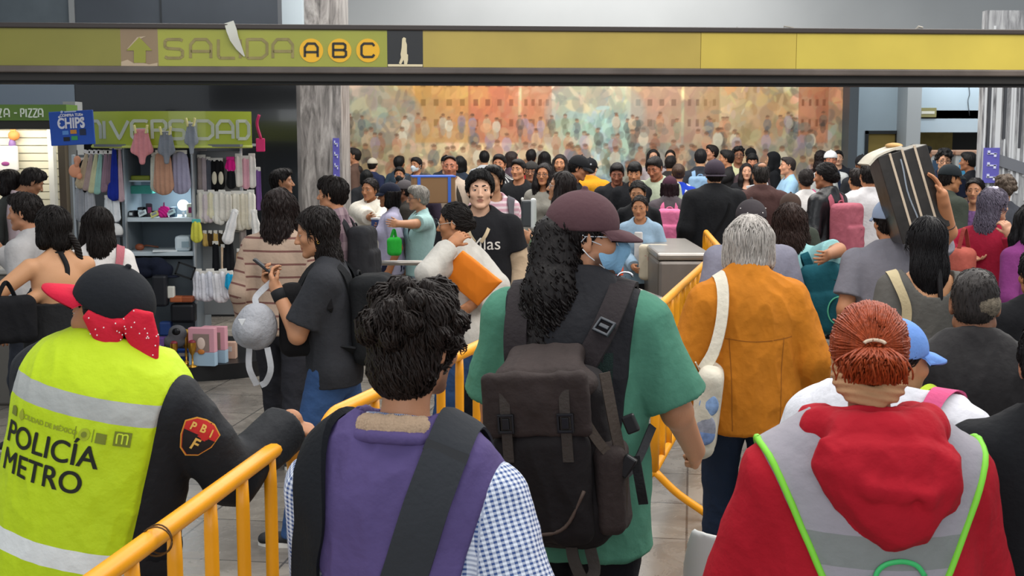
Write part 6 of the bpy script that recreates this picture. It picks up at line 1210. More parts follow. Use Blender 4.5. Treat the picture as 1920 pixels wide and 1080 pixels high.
mb = MB(); mb.box(X_(.215, -.065, -.05) - base, (.035, .02, .06), Q @ ry(R(35)), .005); P.emb('buckle', mb, mat('#141416', .35), False, r); mb = MB(); mb.box(X_(.23, -.05, .06) - base, (.035, .02, .05), Q @ ry(R(-20)), .005); P.emb('buckle', mb, mat('#141416', .35), False, r)
wb([X_(.05, -.06, -.26), X_(.06, -.075, -.31), X_(.085, -.08, -.36), X_(.11, -.06, -.34), X_(.10, -.05, -.28)], yb, .032, c='#3d3833'); wb([X_(.235, -.04, -.03), X_(.245, -.05, -.10), X_(.25, -.04, -.16)], yb, .026, c='#101012')
sm_ = mat('#262022', .8, 0, .25, .4, 60)
wb([X_(.09, .06, .20), P.tp(.045, -.20, .30), P.tp(.10, -.185, .40), P.tp(.135, -.12, .495), P.tp(.145, -.03, .545), P.tp(.145, .07, .515), P.tp(.14, .155, .40)], unit(P.Rt @ V3(.1, -.8, .6)), .066, 'shoulder_strap', th=.014, m=sm_)
wb([X_(-.09, .06, .20), P.tp(-.125, -.20, .30), P.tp(-.135, -.185, .40), P.tp(-.14, -.12, .49), P.tp(-.145, -.03, .54), P.tp(-.145, .07, .51), P.tp(-.14, .155, .40)], unit(P.Rt @ V3(-.1, -.8, .6)), .066, 'shoulder_strap', th=.014, m=sm_)
wb([P.tp(.235, -.06, .14), P.tp(.20, -.16, .05), X_(.16, .0, -.12)], unit(P.Rt @ V3(.5, -1, 0)), .024, c='#2b2b2e')
mb = MB(); c_ = P.tp(.115, -.176, .43) - base
for dx_, dz_, sx_, sz_ in ((0, .02, .05, .008), (0, -.02, .05, .008), (-.022, 0, .007, .045), (.022, 0, .007, .045), (0, 0, .03, .012)): mb.box(c_ + P.Rt @ rx(R(-40)) @ ry(R(25)) @ V3(dx_, -.012, dz_), (sx_, .01, sz_), P.Rt @ rx(R(-40)) @ ry(R(25)), .002)
P.emb('strap_buckle', mb, mat('#3a3d42', .3, .3), False, r); mb = MB(); mb.tube([P.tp(.145, -.03, .556) - base + rz(.3) @ V3(.022 * math.cos(a), -.01, .004 + .014 * math.sin(a)) for a in np.linspace(0, math.pi, 9)], .0035, 6); P.emb('metal_ring', mb, mat('#c9cbd0', .25, 1), True, r)
# --- woman in the orange jacket -------------------------------------------------
P = Person(1405, 404, 5.58, 3, 'white haired woman in an orange jacket with a cream tote bag on her shoulder', sex='f', w=1.2, b=1.25, skin='#b98a68', head=(-4, 6, 0), neck=.01, drop=.02, lh=(-.30, .12, .86), rh=(.32, .05, .84), shw=.162, stride=.1)
P.body()
def jc(V): V.rc(P.tp(-.06, -.045, .515), P.tp(.06, -.045, .515), .034, .034, .02)
jk = P.top('jacket', cloth('#b8701d', .4, 30, .09), e=.040, sl=(1.95, 1.95), hem=-.17, flare=.035, amp=.013, neck=(.055, .03, .02), collar=jc, cuff=.01)
for pts in ([(-.17, .27), (0, .255), (.17, .27)], [(.125, .27), (.115, .1), (.11, -.15)], [(-.125, .27), (-.115, .1), (-.11, -.15)]):
    v, f = line2d(pts, .004, 24); decal(P, jk, v, f, mat('#8f5312', .9), 'seam', jk, .001)
P.hair('bob', '#b9b3ad', t=.020, m=hair_mat('#aaa49e', .6), st=(900, .15, .0032, .002, 6), amp=.003); P.trousers(cloth('#1e2a3e'), e=.022); P.shoes(mat('#1b1b1e', .5)); orange = P
def tote(P, label, strap_pts, C, size, c, Q=None, cat='tote bag', marks=None, name='tote_bag', w=.03, group=None, sc='#d8d2c2'):
    """soft open bag with a loop strap; C is its centre in the person's coordinates"""
    base = C - V3(0, 0, size[2]); r = empty(name, P.l2w(base), P.yaw, label, cat, group); Q = np.eye(3) if Q is None else Q; V = Vol(C - V3(*[max(size) * 1.5] * 3), C + V3(*[max(size) * 1.5] * 3), max(P.h, .008)); V.bx(C, size, Q, min(size) * .85); v, f = V.mesh(); v = wrinkle(v, f, .007, 3)
    bo_ = P.emit('bag_body', v - base, f, cloth(c), parent=r)
    for pts in strap_pts: mb = MB(); pts = smooth_path(pts, 24) - base; mb.ribbon(pts, unit_rows(pts - (P.tp(0, 0, .30) - base)), w, .006); P.emb('bag_strap', mb, cloth(sc), 'auto', r)
    return r, bo_, base
C = P.tp(-.225, -.19, -.05); Qt = rz(R(-15)) @ ry(R(6)); r, bo_, base = tote(P, 'cream printed tote bag hanging at the left of the orange jacket', [[C + V3(-.02, -.0, .18), P.tp(-.20, -.205, .22), P.tp(-.165, -.19, .36), P.tp(-.15, -.13, .49), P.tp(-.15, .0, .545), P.tp(-.16, .15, .43), P.tp(-.26, .10, .2), C + V3(-.03, .06, .18)]], C, (.055, .15, .20), '#c9c2b2', Qt, w=.055, sc='#d3ccbc')
for k, (y, z, sy, sz_, c) in enumerate(((-.03, .05, .07, .05, '#7f9bc4'), (.03, -.06, .06, .07, '#8d8f9c'), (-.05, -.08, .05, .05, '#6f87b5'))):
    mb = MB(); mb.ell(C + Qt @ V3(.01, -.148, z) - base, (.045, .008, sz_), Qt); P.emb('print_patch', mb, mat(c, .8, var=.3, vscale=40), True, r)
# --- red haired woman -------------------------------------------------------------
P = Person(1632, 568, 2.80, 0, 'red haired woman with a tied ponytail, red hoodie and grey work vest, from behind', sex='f', w=1.46, b=1.15, skin='#a8714f', head=(-10, 10, 0), lh=(-.33, .16, .80), rh=(.35, .16, .80), shw=.165, neck=.02, drop=.035)
P.body(fat=1.08)
red = cloth('#a81726', .4, 40, .06); P.top('hoodie', red, e=.034, sl=(1.95, 1.95), hem=-.16, amp=.009, cuff=.012, neck=(.06, .02, 0))
wm = band_mat('work_vest', [(.545, .620, '#7f8280')], '#98939a', .75)
wv = P.top('work_vest', wm, e=.046, sl=(.45, .45), hem=-.20, flare=.02, armhole=(.222, .42), neck=(.125, .02, -.05), pat=True, amp=.006)
n = len(wv.data.vertices); co = np.zeros(n * 3, np.float32); wv.data.vertices.foreach_get('co', co); u = ((co.reshape(-1, 3) / P.s - P.tp(0, 0, -.3)) @ (P.Rt @ V3(0, 0, 1))) + .03 * (co.reshape(-1, 3)[:, 0]); wv.data.attributes['pat'].data.foreach_set('vector', np.stack([u, u * 0, u * 0], 1).astype(np.float32).ravel())
cv = co.reshape(-1, 3) / P.s
for q in (-1, 1):   # lime piping round the armholes
    pn_ = P.Rt @ unit(V3(q, 0, -.42)); p0_ = P.tp(q * .222, 0, .40); near = np.abs((cv - p0_) @ pn_) < .007; c_ = cv[near]; ctr = c_.mean(0); e1 = P.Rt @ V3(0, 1, 0); e2 = np.cross(pn_, e1); a_ = np.arctan2((c_ - ctr) @ e2, (c_ - ctr) @ e1); rr_ = np.linalg.norm(c_ - ctr, axis=1); ring = []
    for b_ in np.linspace(-math.pi, math.pi, 33)[:-1]:
        m_ = np.abs(np.angle(np.exp(1j * (a_ - b_)))) < .16
        if m_.any(): k_ = np.argmax(np.where(m_, rr_, 0)); ring.append(c_[k_])
    mb = MB(); mb.tube(smooth_path(ring, 90, True), .0085, 7, False); P.emb('armhole_piping', mb, mat('#7fd03a', .6), True, wv)
emb_ = mat('#3fb86a', .5)
for pts in ([(-.045, .02), (-.05, .06), (-.03, .085), (.005, .092), (.04, .082), (.062, .055)], [(-.075, .03), (-.07, .045), (-.06, .055)], [(-.012, .035), (.02, .035), (.045, .02)], [(-.05, .02), (-.06, -.02), (-.04, -.06)]):
    v, f = line2d(pts, .011, 24); d_ = decal(P, wv, v + V3(.018, .178, 0)[:2], f, emb_, 'embroidery', wv, .004); sd = d_.modifiers.new('thick', 'SOLIDIFY'); sd.thickness = .004; sd.offset = 1
# hood lying on her back
hb_ = BVHTree.FromPolygons([tuple(v.co) for v in wv.data.vertices], [tuple(q.vertices) for q in wv.data.polygons]); hy_ = min((np.array(hb_.ray_cast(Vector(P.tp(x, -.8, z) * P.s), Vector(P.Rt @ V3(0, 1, 0)), 2)[0])[1] / P.s for x in (-.1, 0, .1) for z in (.28, .35, .42))) + .004
V = Vol(P.tp(-.34, -.36, .12), P.tp(.34, .25, .66), P.h)
V.poly([(-.150, .535), (-.162, .48), (-.135, .42), (-.075, .345), (-.005, .295), (.03, .288), (.085, .325), (.135, .385), (.150, .43), (.150, .50), (.08, .545), (-.08, .555)], P.tp(0, hy_, 0), P.Rt @ V3(1, 0, 0), P.Rt @ V3(0, .06, 1), .030, .018, .02, .030)
for q in (-1, 1):
    for a, b in (((.0, -.150, .535), (.08, -.130, .540)), ((.08, -.130, .540), (.120, -.06, .535)), ((.120, -.06, .535), (.11, .04, .52)), ((.11, .04, .52), (.06, .10, .47))): V.rc(P.tp(q * a[0], a[1], a[2]), P.tp(q * b[0], b[1], b[2]), .046, .040, .03)
V.rc(P.N + V3(0, -.02, -.06), P.N + V3(0, .03, .2), .072, .10, .02, 's')
for a, b in (((-.125, .485), (-.05, .45)), ((-.05, .45), (.05, .432)), ((.05, .432), (.112, .45))): V.rc(P.tp(a[0], hy_ - .050 + 3 * a[0] ** 2, a[1]), P.tp(b[0], hy_ - .050 + 3 * b[0] ** 2, b[1]), .015, .015, .03)
for a, b in (((-.12, .505), (-.03, .475)), ((-.03, .475), (.07, .46)), ((.07, .46), (.13, .485))): V.rc(P.tp(a[0], hy_ - .066, a[1]), P.tp(b[0], hy_ - .066, b[1]), .013, .013, .016, 's')
V.rc(P.tp(.04, hy_ - .055, .415), P.tp(.06, hy_ - .06, .33), .010, .006, .02, 's')
v, f = V.mesh(); P.emit('hood', wrinkle(relax(v, f, 1, .5), f, .010, 4), f, red)
rh_m = hair_mat('#96401f', .45); P.hair('short', '#7a2b17', t=.012, m=rh_m, amp=.002, st=None); rg = np.random.default_rng(21)
K_ = 2200; a_ = rg.uniform(-math.pi, math.pi, K_); el_ = rg.uniform(-.38, 1.45, K_); tie = V3(0, -.128, .022); pts = []
st_ = np.stack([np.sin(a_) * np.cos(el_), -np.cos(a_) * np.cos(el_), np.sin(el_)], 1); st_ = st_[(st_[:, 1] < .45) | (st_[:, 2] > .5)]; K_ = len(st_); R3 = V3(.088, .110, .101); c0_ = V3(0, -.014, .030); td = unit((tie - c0_) / R3)
for t_ in np.linspace(0, 1, 12):
    w_ = st_ * (1 - t_) + td * t_; w_ = unit_rows(w_); r_ = 1.0 + .012 * math.sin(t_ * 3.1) ; pts.append(c0_ + w_ * R3 * r_)
path = np.stack(pts, 1) + rg.normal(0, .0022, (K_, 1, 3)); path += rg.normal(0, .0008, path.shape); path[:, -1] = tie + rg.normal(0, .009, (K_, 3)) * V3(1, .4, 1)
tv, tf = tubes(path, np.full((K_, 12), .0021), 4); K2 = 700; z_ = np.linspace(0, 1, 12); o_ = rg.normal(0, 1, (K2, 2)); ph = rg.uniform(0, 6.28, K2)
pl = np.stack([(.010 + .017 * np.sin(np.clip(z_ * 2.2, 0, 1.7)))[None] * o_[:, :1] + .006 * np.sin(ph[:, None] + z_ * 5), -.128 - .030 * np.sin(z_ * 3.0)[None] * (1 + .3 * o_[:, 1:]) - .004 * o_[:, 1:], .022 - .070 * z_[None] * rg.uniform(.7, 1.2, (K2, 1))], -1)
tv2, tf2 = tubes(pl, np.full((K2, 12), .0023), 4); tv = np.vstack([tv, tv2]); tf = np.vstack([tf, tf2 + len(tv) - len(tv2)]); P.emit('ponytail_strands', s_ := (P.hc + tv @ P.Rh.T), tf, rh_m)
mb = MB(); mb.tube([P.hr(.024 * math.cos(a), -.135 + .004 * math.sin(a), .030 + .010 * math.sin(a)) for a in np.linspace(.2, 2.9, 12)], .0045, 6); P.emb('hair_tie', mb, mat('#d0b9a0', .7), True)
V = Vol(P.hc - V3(.2, .2, .16), P.hc + V3(.2, .2, .16), P.h * .8)   # cloth headband low round the head
for i in range(28):
    a0_, a1_ = 2 * math.pi * i / 28, 2 * math.pi * (i + 1) / 28; hb = lambda a: P.hr(.077 * math.sin(a), .094 * math.cos(a) - .012, -.030 + .060 * math.cos(a)); V.rc(hb(a0_), hb(a1_), .024, .024, .006, flat=(P.Rh @ V3(math.sin((a0_ + a1_) / 2), math.cos((a0_ + a1_) / 2), 0), .35))
v, f = V.mesh(); n_ = vnormals(v, f); v = v + n_ * (.0024 * np.sin(((v - P.hc) @ P.Rh)[:, 2] * 330 + 3 * np.sin(((v - P.hc) @ P.Rh)[:, 0] * 22)))[:, None]; P.emit('headband', v, f, mat('#b08560', .85, bump=.3, bscale=70))
P.earring(1, '#c9c9c9', .005); P.trousers(cloth('#2a2d38')); P.shoes(mat('#222', .5)); redw = P
# --- woman in the pale blue cap, just in front of her ---------------------------------
P = pp(1683, 596, 715, -38, 'woman in a pale blue cap and white top, hidden behind the red haired woman', 'f', ('blouse', '#d4d4da'), '#39404f', ('tied', '#1d1411'), head=(-30, 0, 0), skin='#b98660', w=1.75, b=1.2, sl=1.0, e=.03, neck=-.03, cap=('#6f97da', dict(long=1.0, z0=.02)), shw=.16)
r, base, sp_, sn_ = strap_thing(P, 'pink_straps', 'pink and lime strap on the shoulder of the white top', [(.13, .22), (.135, .36), (.125, -.05, .50), (.12, .08, .48), (.115, .13, .36)], .045, '#d65a86', .006)
mb = MB(); mb.ribbon(sp_ - base - rz(0) @ V3(.045, 0, 0) + sn_ * .002, sn_, .016, .006); mb.build('lime_edge', cloth('#b6cf3a'), r, 'auto')
C = P.tp(.22, -.20, .20); r, bo_, base = tote(P, 'white floral bag with pink loop handle behind the white top', [[C + V3(-.02, -.03, .16), P.tp(.17, -.2, .42), P.tp(.21, -.16, .46), C + V3(.06, .02, .16)]], C, (.12, .05, .17), '#d9d6cc', w=.03, sc='#d65a86'); rg = np.random.default_rng(2); mb = MB(); mb2 = MB()
for k in range(26): (mb if k % 2 else mb2).ell(C + V3(rg.uniform(-.1, .1), -.052, rg.uniform(-.14, .14)) - base, (.012, .006, .010), None, 8, 5)
P.emb('flower_print', mb, mat('#b5433f', .8), True, r); P.emb('leaf_print', mb2, mat('#6f8a4a', .8), True, r)
# --- grey haired man in the black jacket -------------------------------------------------
P = Person(1831, 499, 4.05, -8, 'man with cropped greying hair in a black jacket, back turned at right', w=1.22, b=1.2, skin='#8a5c42', head=(-14, 6, 0), neck=-.01); P.body(fat=1.1)
def jc2(V): V.rc(P.tp(-.075, -.05, .51), P.tp(.075, -.05, .51), .034, .034, .02); V.rc(P.tp(.075, -.05, .51), P.tp(.10, .06, .47), .032, .03, .02); V.rc(P.tp(-.075, -.05, .51), P.tp(-.10, .06, .47), .032, .03, .02)
P.top('jacket', mat('#1c191a', .72, 0, .3, .3, 40, .08, 6), e=.035, sl=(1.97, 1.97), hem=-.18, amp=.009, neck=(.058, .03, .03), collar=jc2)
P.hair('short', '#2a2523', t=.004, amp=.0012, st=(700, .02, .0011, .0008, 10)); V = Vol(P.hc - V3(.12, .14, .12), P.hc + V3(.12, .14, .12), P.h * .9); V.el(P.hr(.012, -.020, .0), (.0745, .089, .062), P.Rh, 0); V.cut(P.hr(0, 0, .012), P.Rh @ V3(-.25, 0, 1)); V.cut(P.hr(0, 0, -.058), P.Rh @ V3(0, 0, -1)); V.cut(P.hr(.028, 0, 0), P.Rh @ V3(-1, .1, 0)); V.cut(P.hr(0, .02, 0), P.Rh @ V3(0, 1, 0)); v, f = V.mesh(); P.emit('grey_side_hair', v, f, mat('#6b6152', .9, bump=.6, bscale=200, var=.5, vscale=90)); P.trousers(cloth('#22242a')); P.shoes(mat('#1a1a1a', .5))  # grey hair patch with the sunlight on that side put into its colour
# --- man cut by the right edge -------------------------------------------------------------
P = pp(1980, 590, 800, 0, 'man at the right edge in a black jacket with a pale grey shirt collar', 'm', ('jacket', '#17181b'), '#23262c', ('short', '#131011'), head=(-12, 0, 0), skin='#a06a4c', w=1.2, e=.035, tk=dict(neck=(.068, .03, .0)), hk=dict(t=.014, st=(900, .05, .002, .002, 10)))
V = Vol(P.N - V3(.16, .16, .16), P.N + V3(.16, .2, .08), P.h)
for i in range(20):
    a0_, a1_ = 2 * math.pi * i / 20, 2 * math.pi * (i + 1) / 20; c_ = lambda a: P.N + P.Rt @ V3(.076 * math.sin(a), .072 * math.cos(a), -.035 - .02 * math.cos(a)); V.rc(c_(a0_), c_(a1_), .022, .022, .005)
V.el(P.tp(-.07, .125, .36), (.09, .04, .14), P.Rt, .02); V.rc(P.N + V3(0, 0, -.05), P.N + V3(0, .02, .15), .055, .06, .003, 's'); v, f = V.mesh(); P.emit('shirt_collar', v, f, cloth('#a8b0b8'))
# --- white moulded chair --------------------------------------------------------------------
d_ = 3.72; c_ = at(1436, 975, d_); t = empty('plastic_chair', (c_[0], d_ + .02, 0), R(20)); tag(t, 'white moulded plastic chair to the left of the red sleeve', 'chair'); V = Vol((-.3, -.32, .36), (.3, .34, .95), .008)
V.el((0, 0, .44), (.215, .215, .03), None, .0)
def shell(x, y, z): r_ = np.sqrt(x * x + (y - .02) ** 2); zz = np.clip((z - .44) / .42, 0, 1); rad_ = .20 + .045 * zz; d = np.abs(r_ - rad_) - .009; lim = np.where(y < 0, .86, .86 - np.clip(y, 0, 1) * 1.6); return np.maximum(np.maximum(d, z - (lim - .5 * np.abs(x) ** 2)), .43 - z)
V.put(V3(-.3, -.3, .4), V3(.3, .3, .92), shell, .02); v, f = V.mesh(); link('seat_shell', make_mesh('s', relax(v, f, 1, .5), f), mat('#d9d9d7', .35), t)
for q in (-1, 1):
    for y in (-.15, .15): MB().tube([(q * .13, y * .8, .43), (q * .21, y * 1.45, 0.012)], .014, 8).build('leg', mat('#cfcfcd', .4), t, True)
# ---------------------------------------------------------------- the crowd
BLK, DRK = '#17171a', '#1f2127'
def held(name, P, i, size, c, label, cat, group=None, tilt=(0, 0, 0), off=(0, 0, 0), parts=(), m=None, bev=.006):
    """something held in a hand"""
    p, d, n, t = P.palm[i]; C = p + n * .012 + V3(*off); r = empty(name, P.l2w(C), P.yaw, label, cat, group); r.rotation_euler = (R(tilt[0]), R(tilt[1]), P.yaw + R(tilt[2])); MB().box((0, 0, 0), size, bev=bev).build('body', m or mat(c, .4), r)
    for nm, c_, s_, cc in parts: MB().box(c_, s_).build(nm, mat(cc, .3), r)
    return r
def phone(P, i, label, tilt=(-40, 0, 0)): return held('phone', P, i, (.075, .009, .15), '#17181c', label, 'phone', None, tilt, (0, .015, .02), (('screen', (0, -.006, 0), (.066, .002, .135), '#30343c'), ('camera_bump', (.018, .006, .052), (.024, .004, .024), '#26282c')))
# --- left group --------------------------------------------------------------------------
P = pp(592, 386, 392, 86, 'woman in a charcoal t shirt walking left and looking at her phone', 'f', ('t_shirt', '#2c2d31'), '#35507a', None, head=(10, 12, 0), skin='#b5815f', w=1.08, sl=.80, e=.018, hem=-.10, lh=('W', 520, 545, 6.02), rh=('W', 515, 538, 6.22), lpole=(-.3, -.6, -.8), rpole=(.3, -.6, -.8), stride=.2, bk=dict(lcurl=.5, rcurl=.5, lpn=('W', 0, .4, .9), rpn=('W', 0, -.4, .9)), tk=dict(cuff=.016), lean=3)
P.hair('wavy', '#17110f', t=.010, L=.40, front=False, st=(1400, .14, .0026, .004, 12)); P.earring(-1, '#d0a24a', .006)
mb = MB(); w_ = P.wr[0]; dd = unit(P.wr[0] - P.el[0]); mb.tube([w_ - dd * .055, w_ - dd * .02, w_ + dd * .0], [.037, .037, .036], 14); P.emb('wristband', mb, mat('#151518', .8), True)
v, f = line2d([(-.01, .08), (.0, .06), (-.012, .03), (.004, .0)], .02); ts = [c for c in P.root.children if c.name.startswith('t_shirt')][0]; decal(P, ts, v * V3(1, 1, 0)[:2] + V3(-.06, .36, 0)[:2], f, mat('#c9c9c6', .8), 'print', ts, .003, False)
phone(P, 1, 'black phone in the hands of the woman in charcoal', (-50, 0, 10)); P.pack('black backpack on the woman in charcoal', '#18191b', size=(.14, .10, .22), zc=.22)
C = P.tp(-.02, .30, -.07); C = P.w2l(at(481, 612, 6.0)); base = C - V3(0, 0, .11); r = empty('mini_backpack', P.l2w(base), P.yaw, 'small pale grey backpack dangling from the hand of the woman in charcoal', 'backpack'); V = Vol(C - V3(.2, .2, .2), C + V3(.2, .2, .2), .0065); V.el(C, (.085, .10, .115), None); V.el(C + V3(0, .035, -.02), (.075, .085, .085), None, .02); V.el(C + V3(-.06, .02, -.02), (.05, .06, .06), None, .02)
v, f = V.mesh(); P.emit('bag_body', wrinkle(v, f, .004, 2) - base, f, cloth('#9a9ba0', .6, 60), parent=r); mb = MB(); mb.prism([(-.018, .012), (.018, .012), (0, -.02)], -.135, -.125, C + V3(-.05, .02, .05) - base, (0, 1, 0), (0, 0, 1)); P.emb('emblem', mb, mat('#d4d5d8', .5), False, r)
for k, pts in enumerate(([C + V3(0, 0, .11), C + V3(.02, 0, .15), P.palm[0][0] - V3(0, 0, .02)], [C + V3(-.03, .03, -.1), C + V3(-.04, .03, -.2), C + V3(-.02, 0, -.29)], [C + V3(-.03, -.06, -.1), C + V3(-.05, -.08, -.2), C + V3(-.03, -.05, -.27), C + V3(-.02, -.02, -.29)])): mb = MB(); mb.ribbon(smooth_path(pts, 14) - base, (-1, 0, 0), .03, .006); P.emb('handle' if k == 0 else 'loose_strap', mb, cloth('#b0b1b5'), 'auto', r)
C = P.w2l(at(578, 600, 6.05)); P2 = P; r, bo_, base = tote(P, 'black cloth bag hanging at the hip of the woman in charcoal', [[C + V3(0, -.1, .15), P.tp(-.2, -.05, .3), P.tp(-.17, 0, .50), P.tp(-.18, .1, .35), C + V3(0, .1, .15)]], C, (.06, .14, .18), '#141315', w=.03, sc='#141315')
P = pp(524, 352, 312, -8, 'woman with long dark hair in a beige striped sweater by the kiosk', 'f', ('sweater', '#a58c78'), '#26262b', ('wavy', '#1d1311'), skin='#b07c5a', w=1.05, e=.026, hem=-.10, tm=stripe_mat('#a58f7d', '#6d4a44', 13, 'u', .16, key='stripesweater'), tk=dict(pat=True), hk=dict(L=.56, t=.014, st=(1300, .16, .0030, .005, 9)), stride=.16, shoes='#3a3c40')
P = pp(622, 330, 262, 78, 'man in a mauve plaid shirt walking left with a dark backpack', 'm', ('shirt', '#8c747c'), '#23262e', ('fringe', '#17110f'), skin='#b37d5b', e=.024, hem=-.16, tm=stripe_mat('#9c868b', '#6c5660', 8, 'check', .5, key='plaid'), tk=dict(pat=True), hk=dict(t=.016)); P.pack('dark backpack on the man in mauve plaid', '#2a2a2d', size=(.14, .08, .2))
P = pp(528, 314, 206, -84, 'man in a dark shirt standing against the black wall past the kiosk', 'm', ('shirt', '#5f666c'), DRK, ('short', '#151110'), skin='#a06f50', hk=dict(t=.006))
P = pp(44, 360, 300, 84, 'man in a pale grey shirt with a white earbud, at far left', 'm', ('shirt', '#a7a4a3'), '#2b2e36', ('short', '#1a1412'), head=(6, 4, 0), skin='#a87556', e=.022, tk=dict(collar=lambda V: None), hk=dict(t=.013), rh=('W', 0, 470, 8.0)); mb = MB(); mb.ell(P.hr(.083, .0, -.012), (.008, .007, .009)); mb.tube([P.hr(.083, .004, -.014), P.hr(.082, .018, -.032)], .004, 6); P.emb('earbud', mb, mat('#e8e8ea', .3), True)
def halter(V): pass
P = Person(96, 386, 7.25, 34, 'woman in a black halter top with a braid, back bare, at left', sex='f', skin='#c28f68', head=(30, 6, 0), w=1.12, b=1.08, lh=('W', -60, 505, 7.1), rh=('W', -10, 600, 7.0), lpole=(-.5, -.3, -.8), rpole=(.7, -.5, -.6)); P.body(lcurl=.4)
P.top('halter_top', mat('#101012', .8, bump=.25, bscale=60), e=.014, sl=(0, 0), hem=-.30, flare=.05, neck=None, amp=.006, clip=lambda x, y, z: z - (P.O[2] + .235 + .5 * np.clip(y, -.05, .12)), traps=False); mb = MB(); mb.tube(smooth_path([P.tp(-.05, .12, .30), P.tp(-.055, .07, .45), P.N + V3(-.05, -.02, -.02), P.N + V3(0, -.062, -.01), P.N + V3(.05, -.02, -.02), P.tp(.055, .07, .45), P.tp(.05, .12, .30)], 30), .007, 6); mb.ribbon(smooth_path([P.N + V3(0, -.065, -.01), P.N + V3(.03, -.09, -.10), P.N + V3(.02, -.10, -.2)], 12), (0, -1, 0), .03, .006); P.emb('halter_tie', mb, mat('#101012', .8), True)
P.trousers(cloth('#131316'), e=.03); P.shoes(mat(BLK)); P.hair('bob', '#15100e', t=.018, st=(900, .12, .0026, .002, 8)); mb = MB()
br = smooth_path([P.hr(.02, -.11, -.05), P.hr(.06, -.12, -.12), P.hr(.085, -.11, -.20), P.hr(.10, -.10, -.27)], 40); t_ = np.linspace(0, 1, 40)
for ph in (0, 2.09, 4.19): mb.tube(br + np.stack([.012 * np.cos(t_ * 26 + ph), .008 * np.sin(t_ * 26 + ph), 0 * t_], 1), .015 * (1 - .4 * t_), 8)
P.emb('braid', mb, hair_mat('#15100e'), True)
C = P.w2l(at(14, 600, 6.9)); r, bo_, base = tote(P, 'black handbag carried by the woman in the halter top', [[C + V3(-.06, 0, .11), C + V3(0, 0, .22), C + V3(.06, 0, .11)]], C, (.16, .06, .14), '#131316', sc='#131316'); 
held('pink_phone', P, 1, (.08, .012, .16), '#d9a0b0', 'pink phone held by the woman in the halter top', 'phone', None, (-60, 0, 20), (0, .03, .05), (('camera_bump', (.02, .008, .055), (.025, .005, .025), '#3a2a30'),))
P = pp(182, 386, 300, 14, 'woman with straight dark hair, white tee and pink strap, left of the kiosk', 'f', ('t_shirt', '#d8d3cf'), '#2a2c36', ('long', '#17110f'), head=(20, 0, 0), skin='#b5815f', sl=.7, hk=dict(L=.33, t=.013, st=(1300, .18, .0026, .0012, 5))); strap_thing(P, 'pink_strap', 'dusty pink bag strap over the white tee at left', [(.10, .12), (.115, .30), (.115, -.05, .47), (.11, .06, .47), (.1, .13, .32)], .045, '#b56a72', .006)
pp(13, 316, 204, 60, 'shopper with dark bobbed hair at the far left of the shop', 'f', ('t_shirt', '#3c3f3c'), DRK, ('bob', '#171110'), head=(30, 0, 0), skin='#a9714f')
pp(60, 314, 204, -60, 'shopper in a pale pink shirt bending over the shop display', 'm', ('shirt', '#c7b0b2'), DRK, ('short', '#1a1413'), head=(0, 30, 0), skin='#96694c', hunch=.03)
# --- middle group ------------------------------------------------------------------------
P = pp(851, 378, 322, 66, 'woman in a pale grey jacket clutching an orange envelope', 'f', ('jacket', '#b9b5ad'), '#2f4a72', ('tied', '#16110f'), head=(14, 8, 0), skin='#a8734f', lean=9, e=.024, hem=-.10, lh=('W', 846, 458, 7.2), rh=('W', 884, 572, 7.25), lpole=(-.8, .3, -.7), rpole=(.8, -.9, .1), stride=.22, glasses='#b9b2a8', hk=dict(t=.009), bk=dict(lcurl=.35, rcurl=.6, lpn=('W', .3, .9, -.3), rpn=('W', -.3, .9, .3), ldr=('W', .6, .3, .55)), sl=(1.9, 1.9))
c4 = [P.w2l(at(*q)) for q in ((824, 513, 7.22), (868, 470, 7.15), (941, 528, 7.12), (897, 572, 7.2))]; ctr = sum(c4) / 4; U = unit(c4[2] - c4[1]); W_ = unit(c4[0] - c4[1]); r = empty('envelope', P.l2w(ctr), P.yaw, 'large orange envelope under the arm of the woman in pale grey', 'envelope'); V = Vol(ctr - V3(.25, .25, .25), ctr + V3(.25, .25, .25), .006); W2 = unit(W_ - U * (W_ @ U))
V.poly([((c - ctr) @ U, (c - ctr) @ W2) for c in c4], ctr, U, W2, .006, .004, 0, .014); v, f = V.mesh(); P.emit('envelope_paper', wrinkle(v, f, .003, 2) - ctr, f, mat('#e87f1a', .6, var=.05), parent=r); mb = MB(); mb.tube([c4[1] * .7 + c4[2] * .3 - ctr, ctr - ctr, c4[0] * .3 + c4[3] * .7 - ctr], .002, 4); P.emb('fold_edge', mb, mat('#c9650f', .6), True, r)
strap_thing(P, 'dark_strap', 'dark crossbody strap under the pale grey jacket arm', [(.02, .10), (-.03, .25), (-.10, .40), (-.12, 0, .48)], .03, '#232326', .006, back=False)
P = pp(900, 318, 284, 176, 'young man in a black varsity jacket with cream sleeves, facing the camera', 'm', ('jacket', '#1a1a1d'), '#1b1c20', ('short', '#0f0d0d'), skin='#d0a488', head=(6, 0, 0), w=1.12, e=.026, hem=-.13, sl=(.52, .52), hk=dict(t=.020, amp=.005, line=.006), tk=dict(pat=True))
for i in (0, 1):
    V = Vol(np.minimum(P.sh[i], P.wr[i]) - .16, np.maximum(P.sh[i], P.wr[i]) + .16, P.h); sd_ = P.sh[i] + (P.el[i] - P.sh[i]) * .42; g = .5 + .5 * P.w; V.rc(sd_, P.el[i], .050 * g + .028, .042 * g + .028, .02); V.rc(P.el[i], P.wr[i], .042 * g + .028, .03 + .02, .02, cut=(P.wr[i] - unit(P.wr[i] - P.el[i]) * .01, unit(P.wr[i] - P.el[i]))); v, f = V.mesh(); P.emit('sleeve', wrinkle(relax(v, f, 1, .4), f, .006, i), f, cloth('#b09a80'))
jk = [c for c in P.root.children if c.name.startswith('jacket')][0]
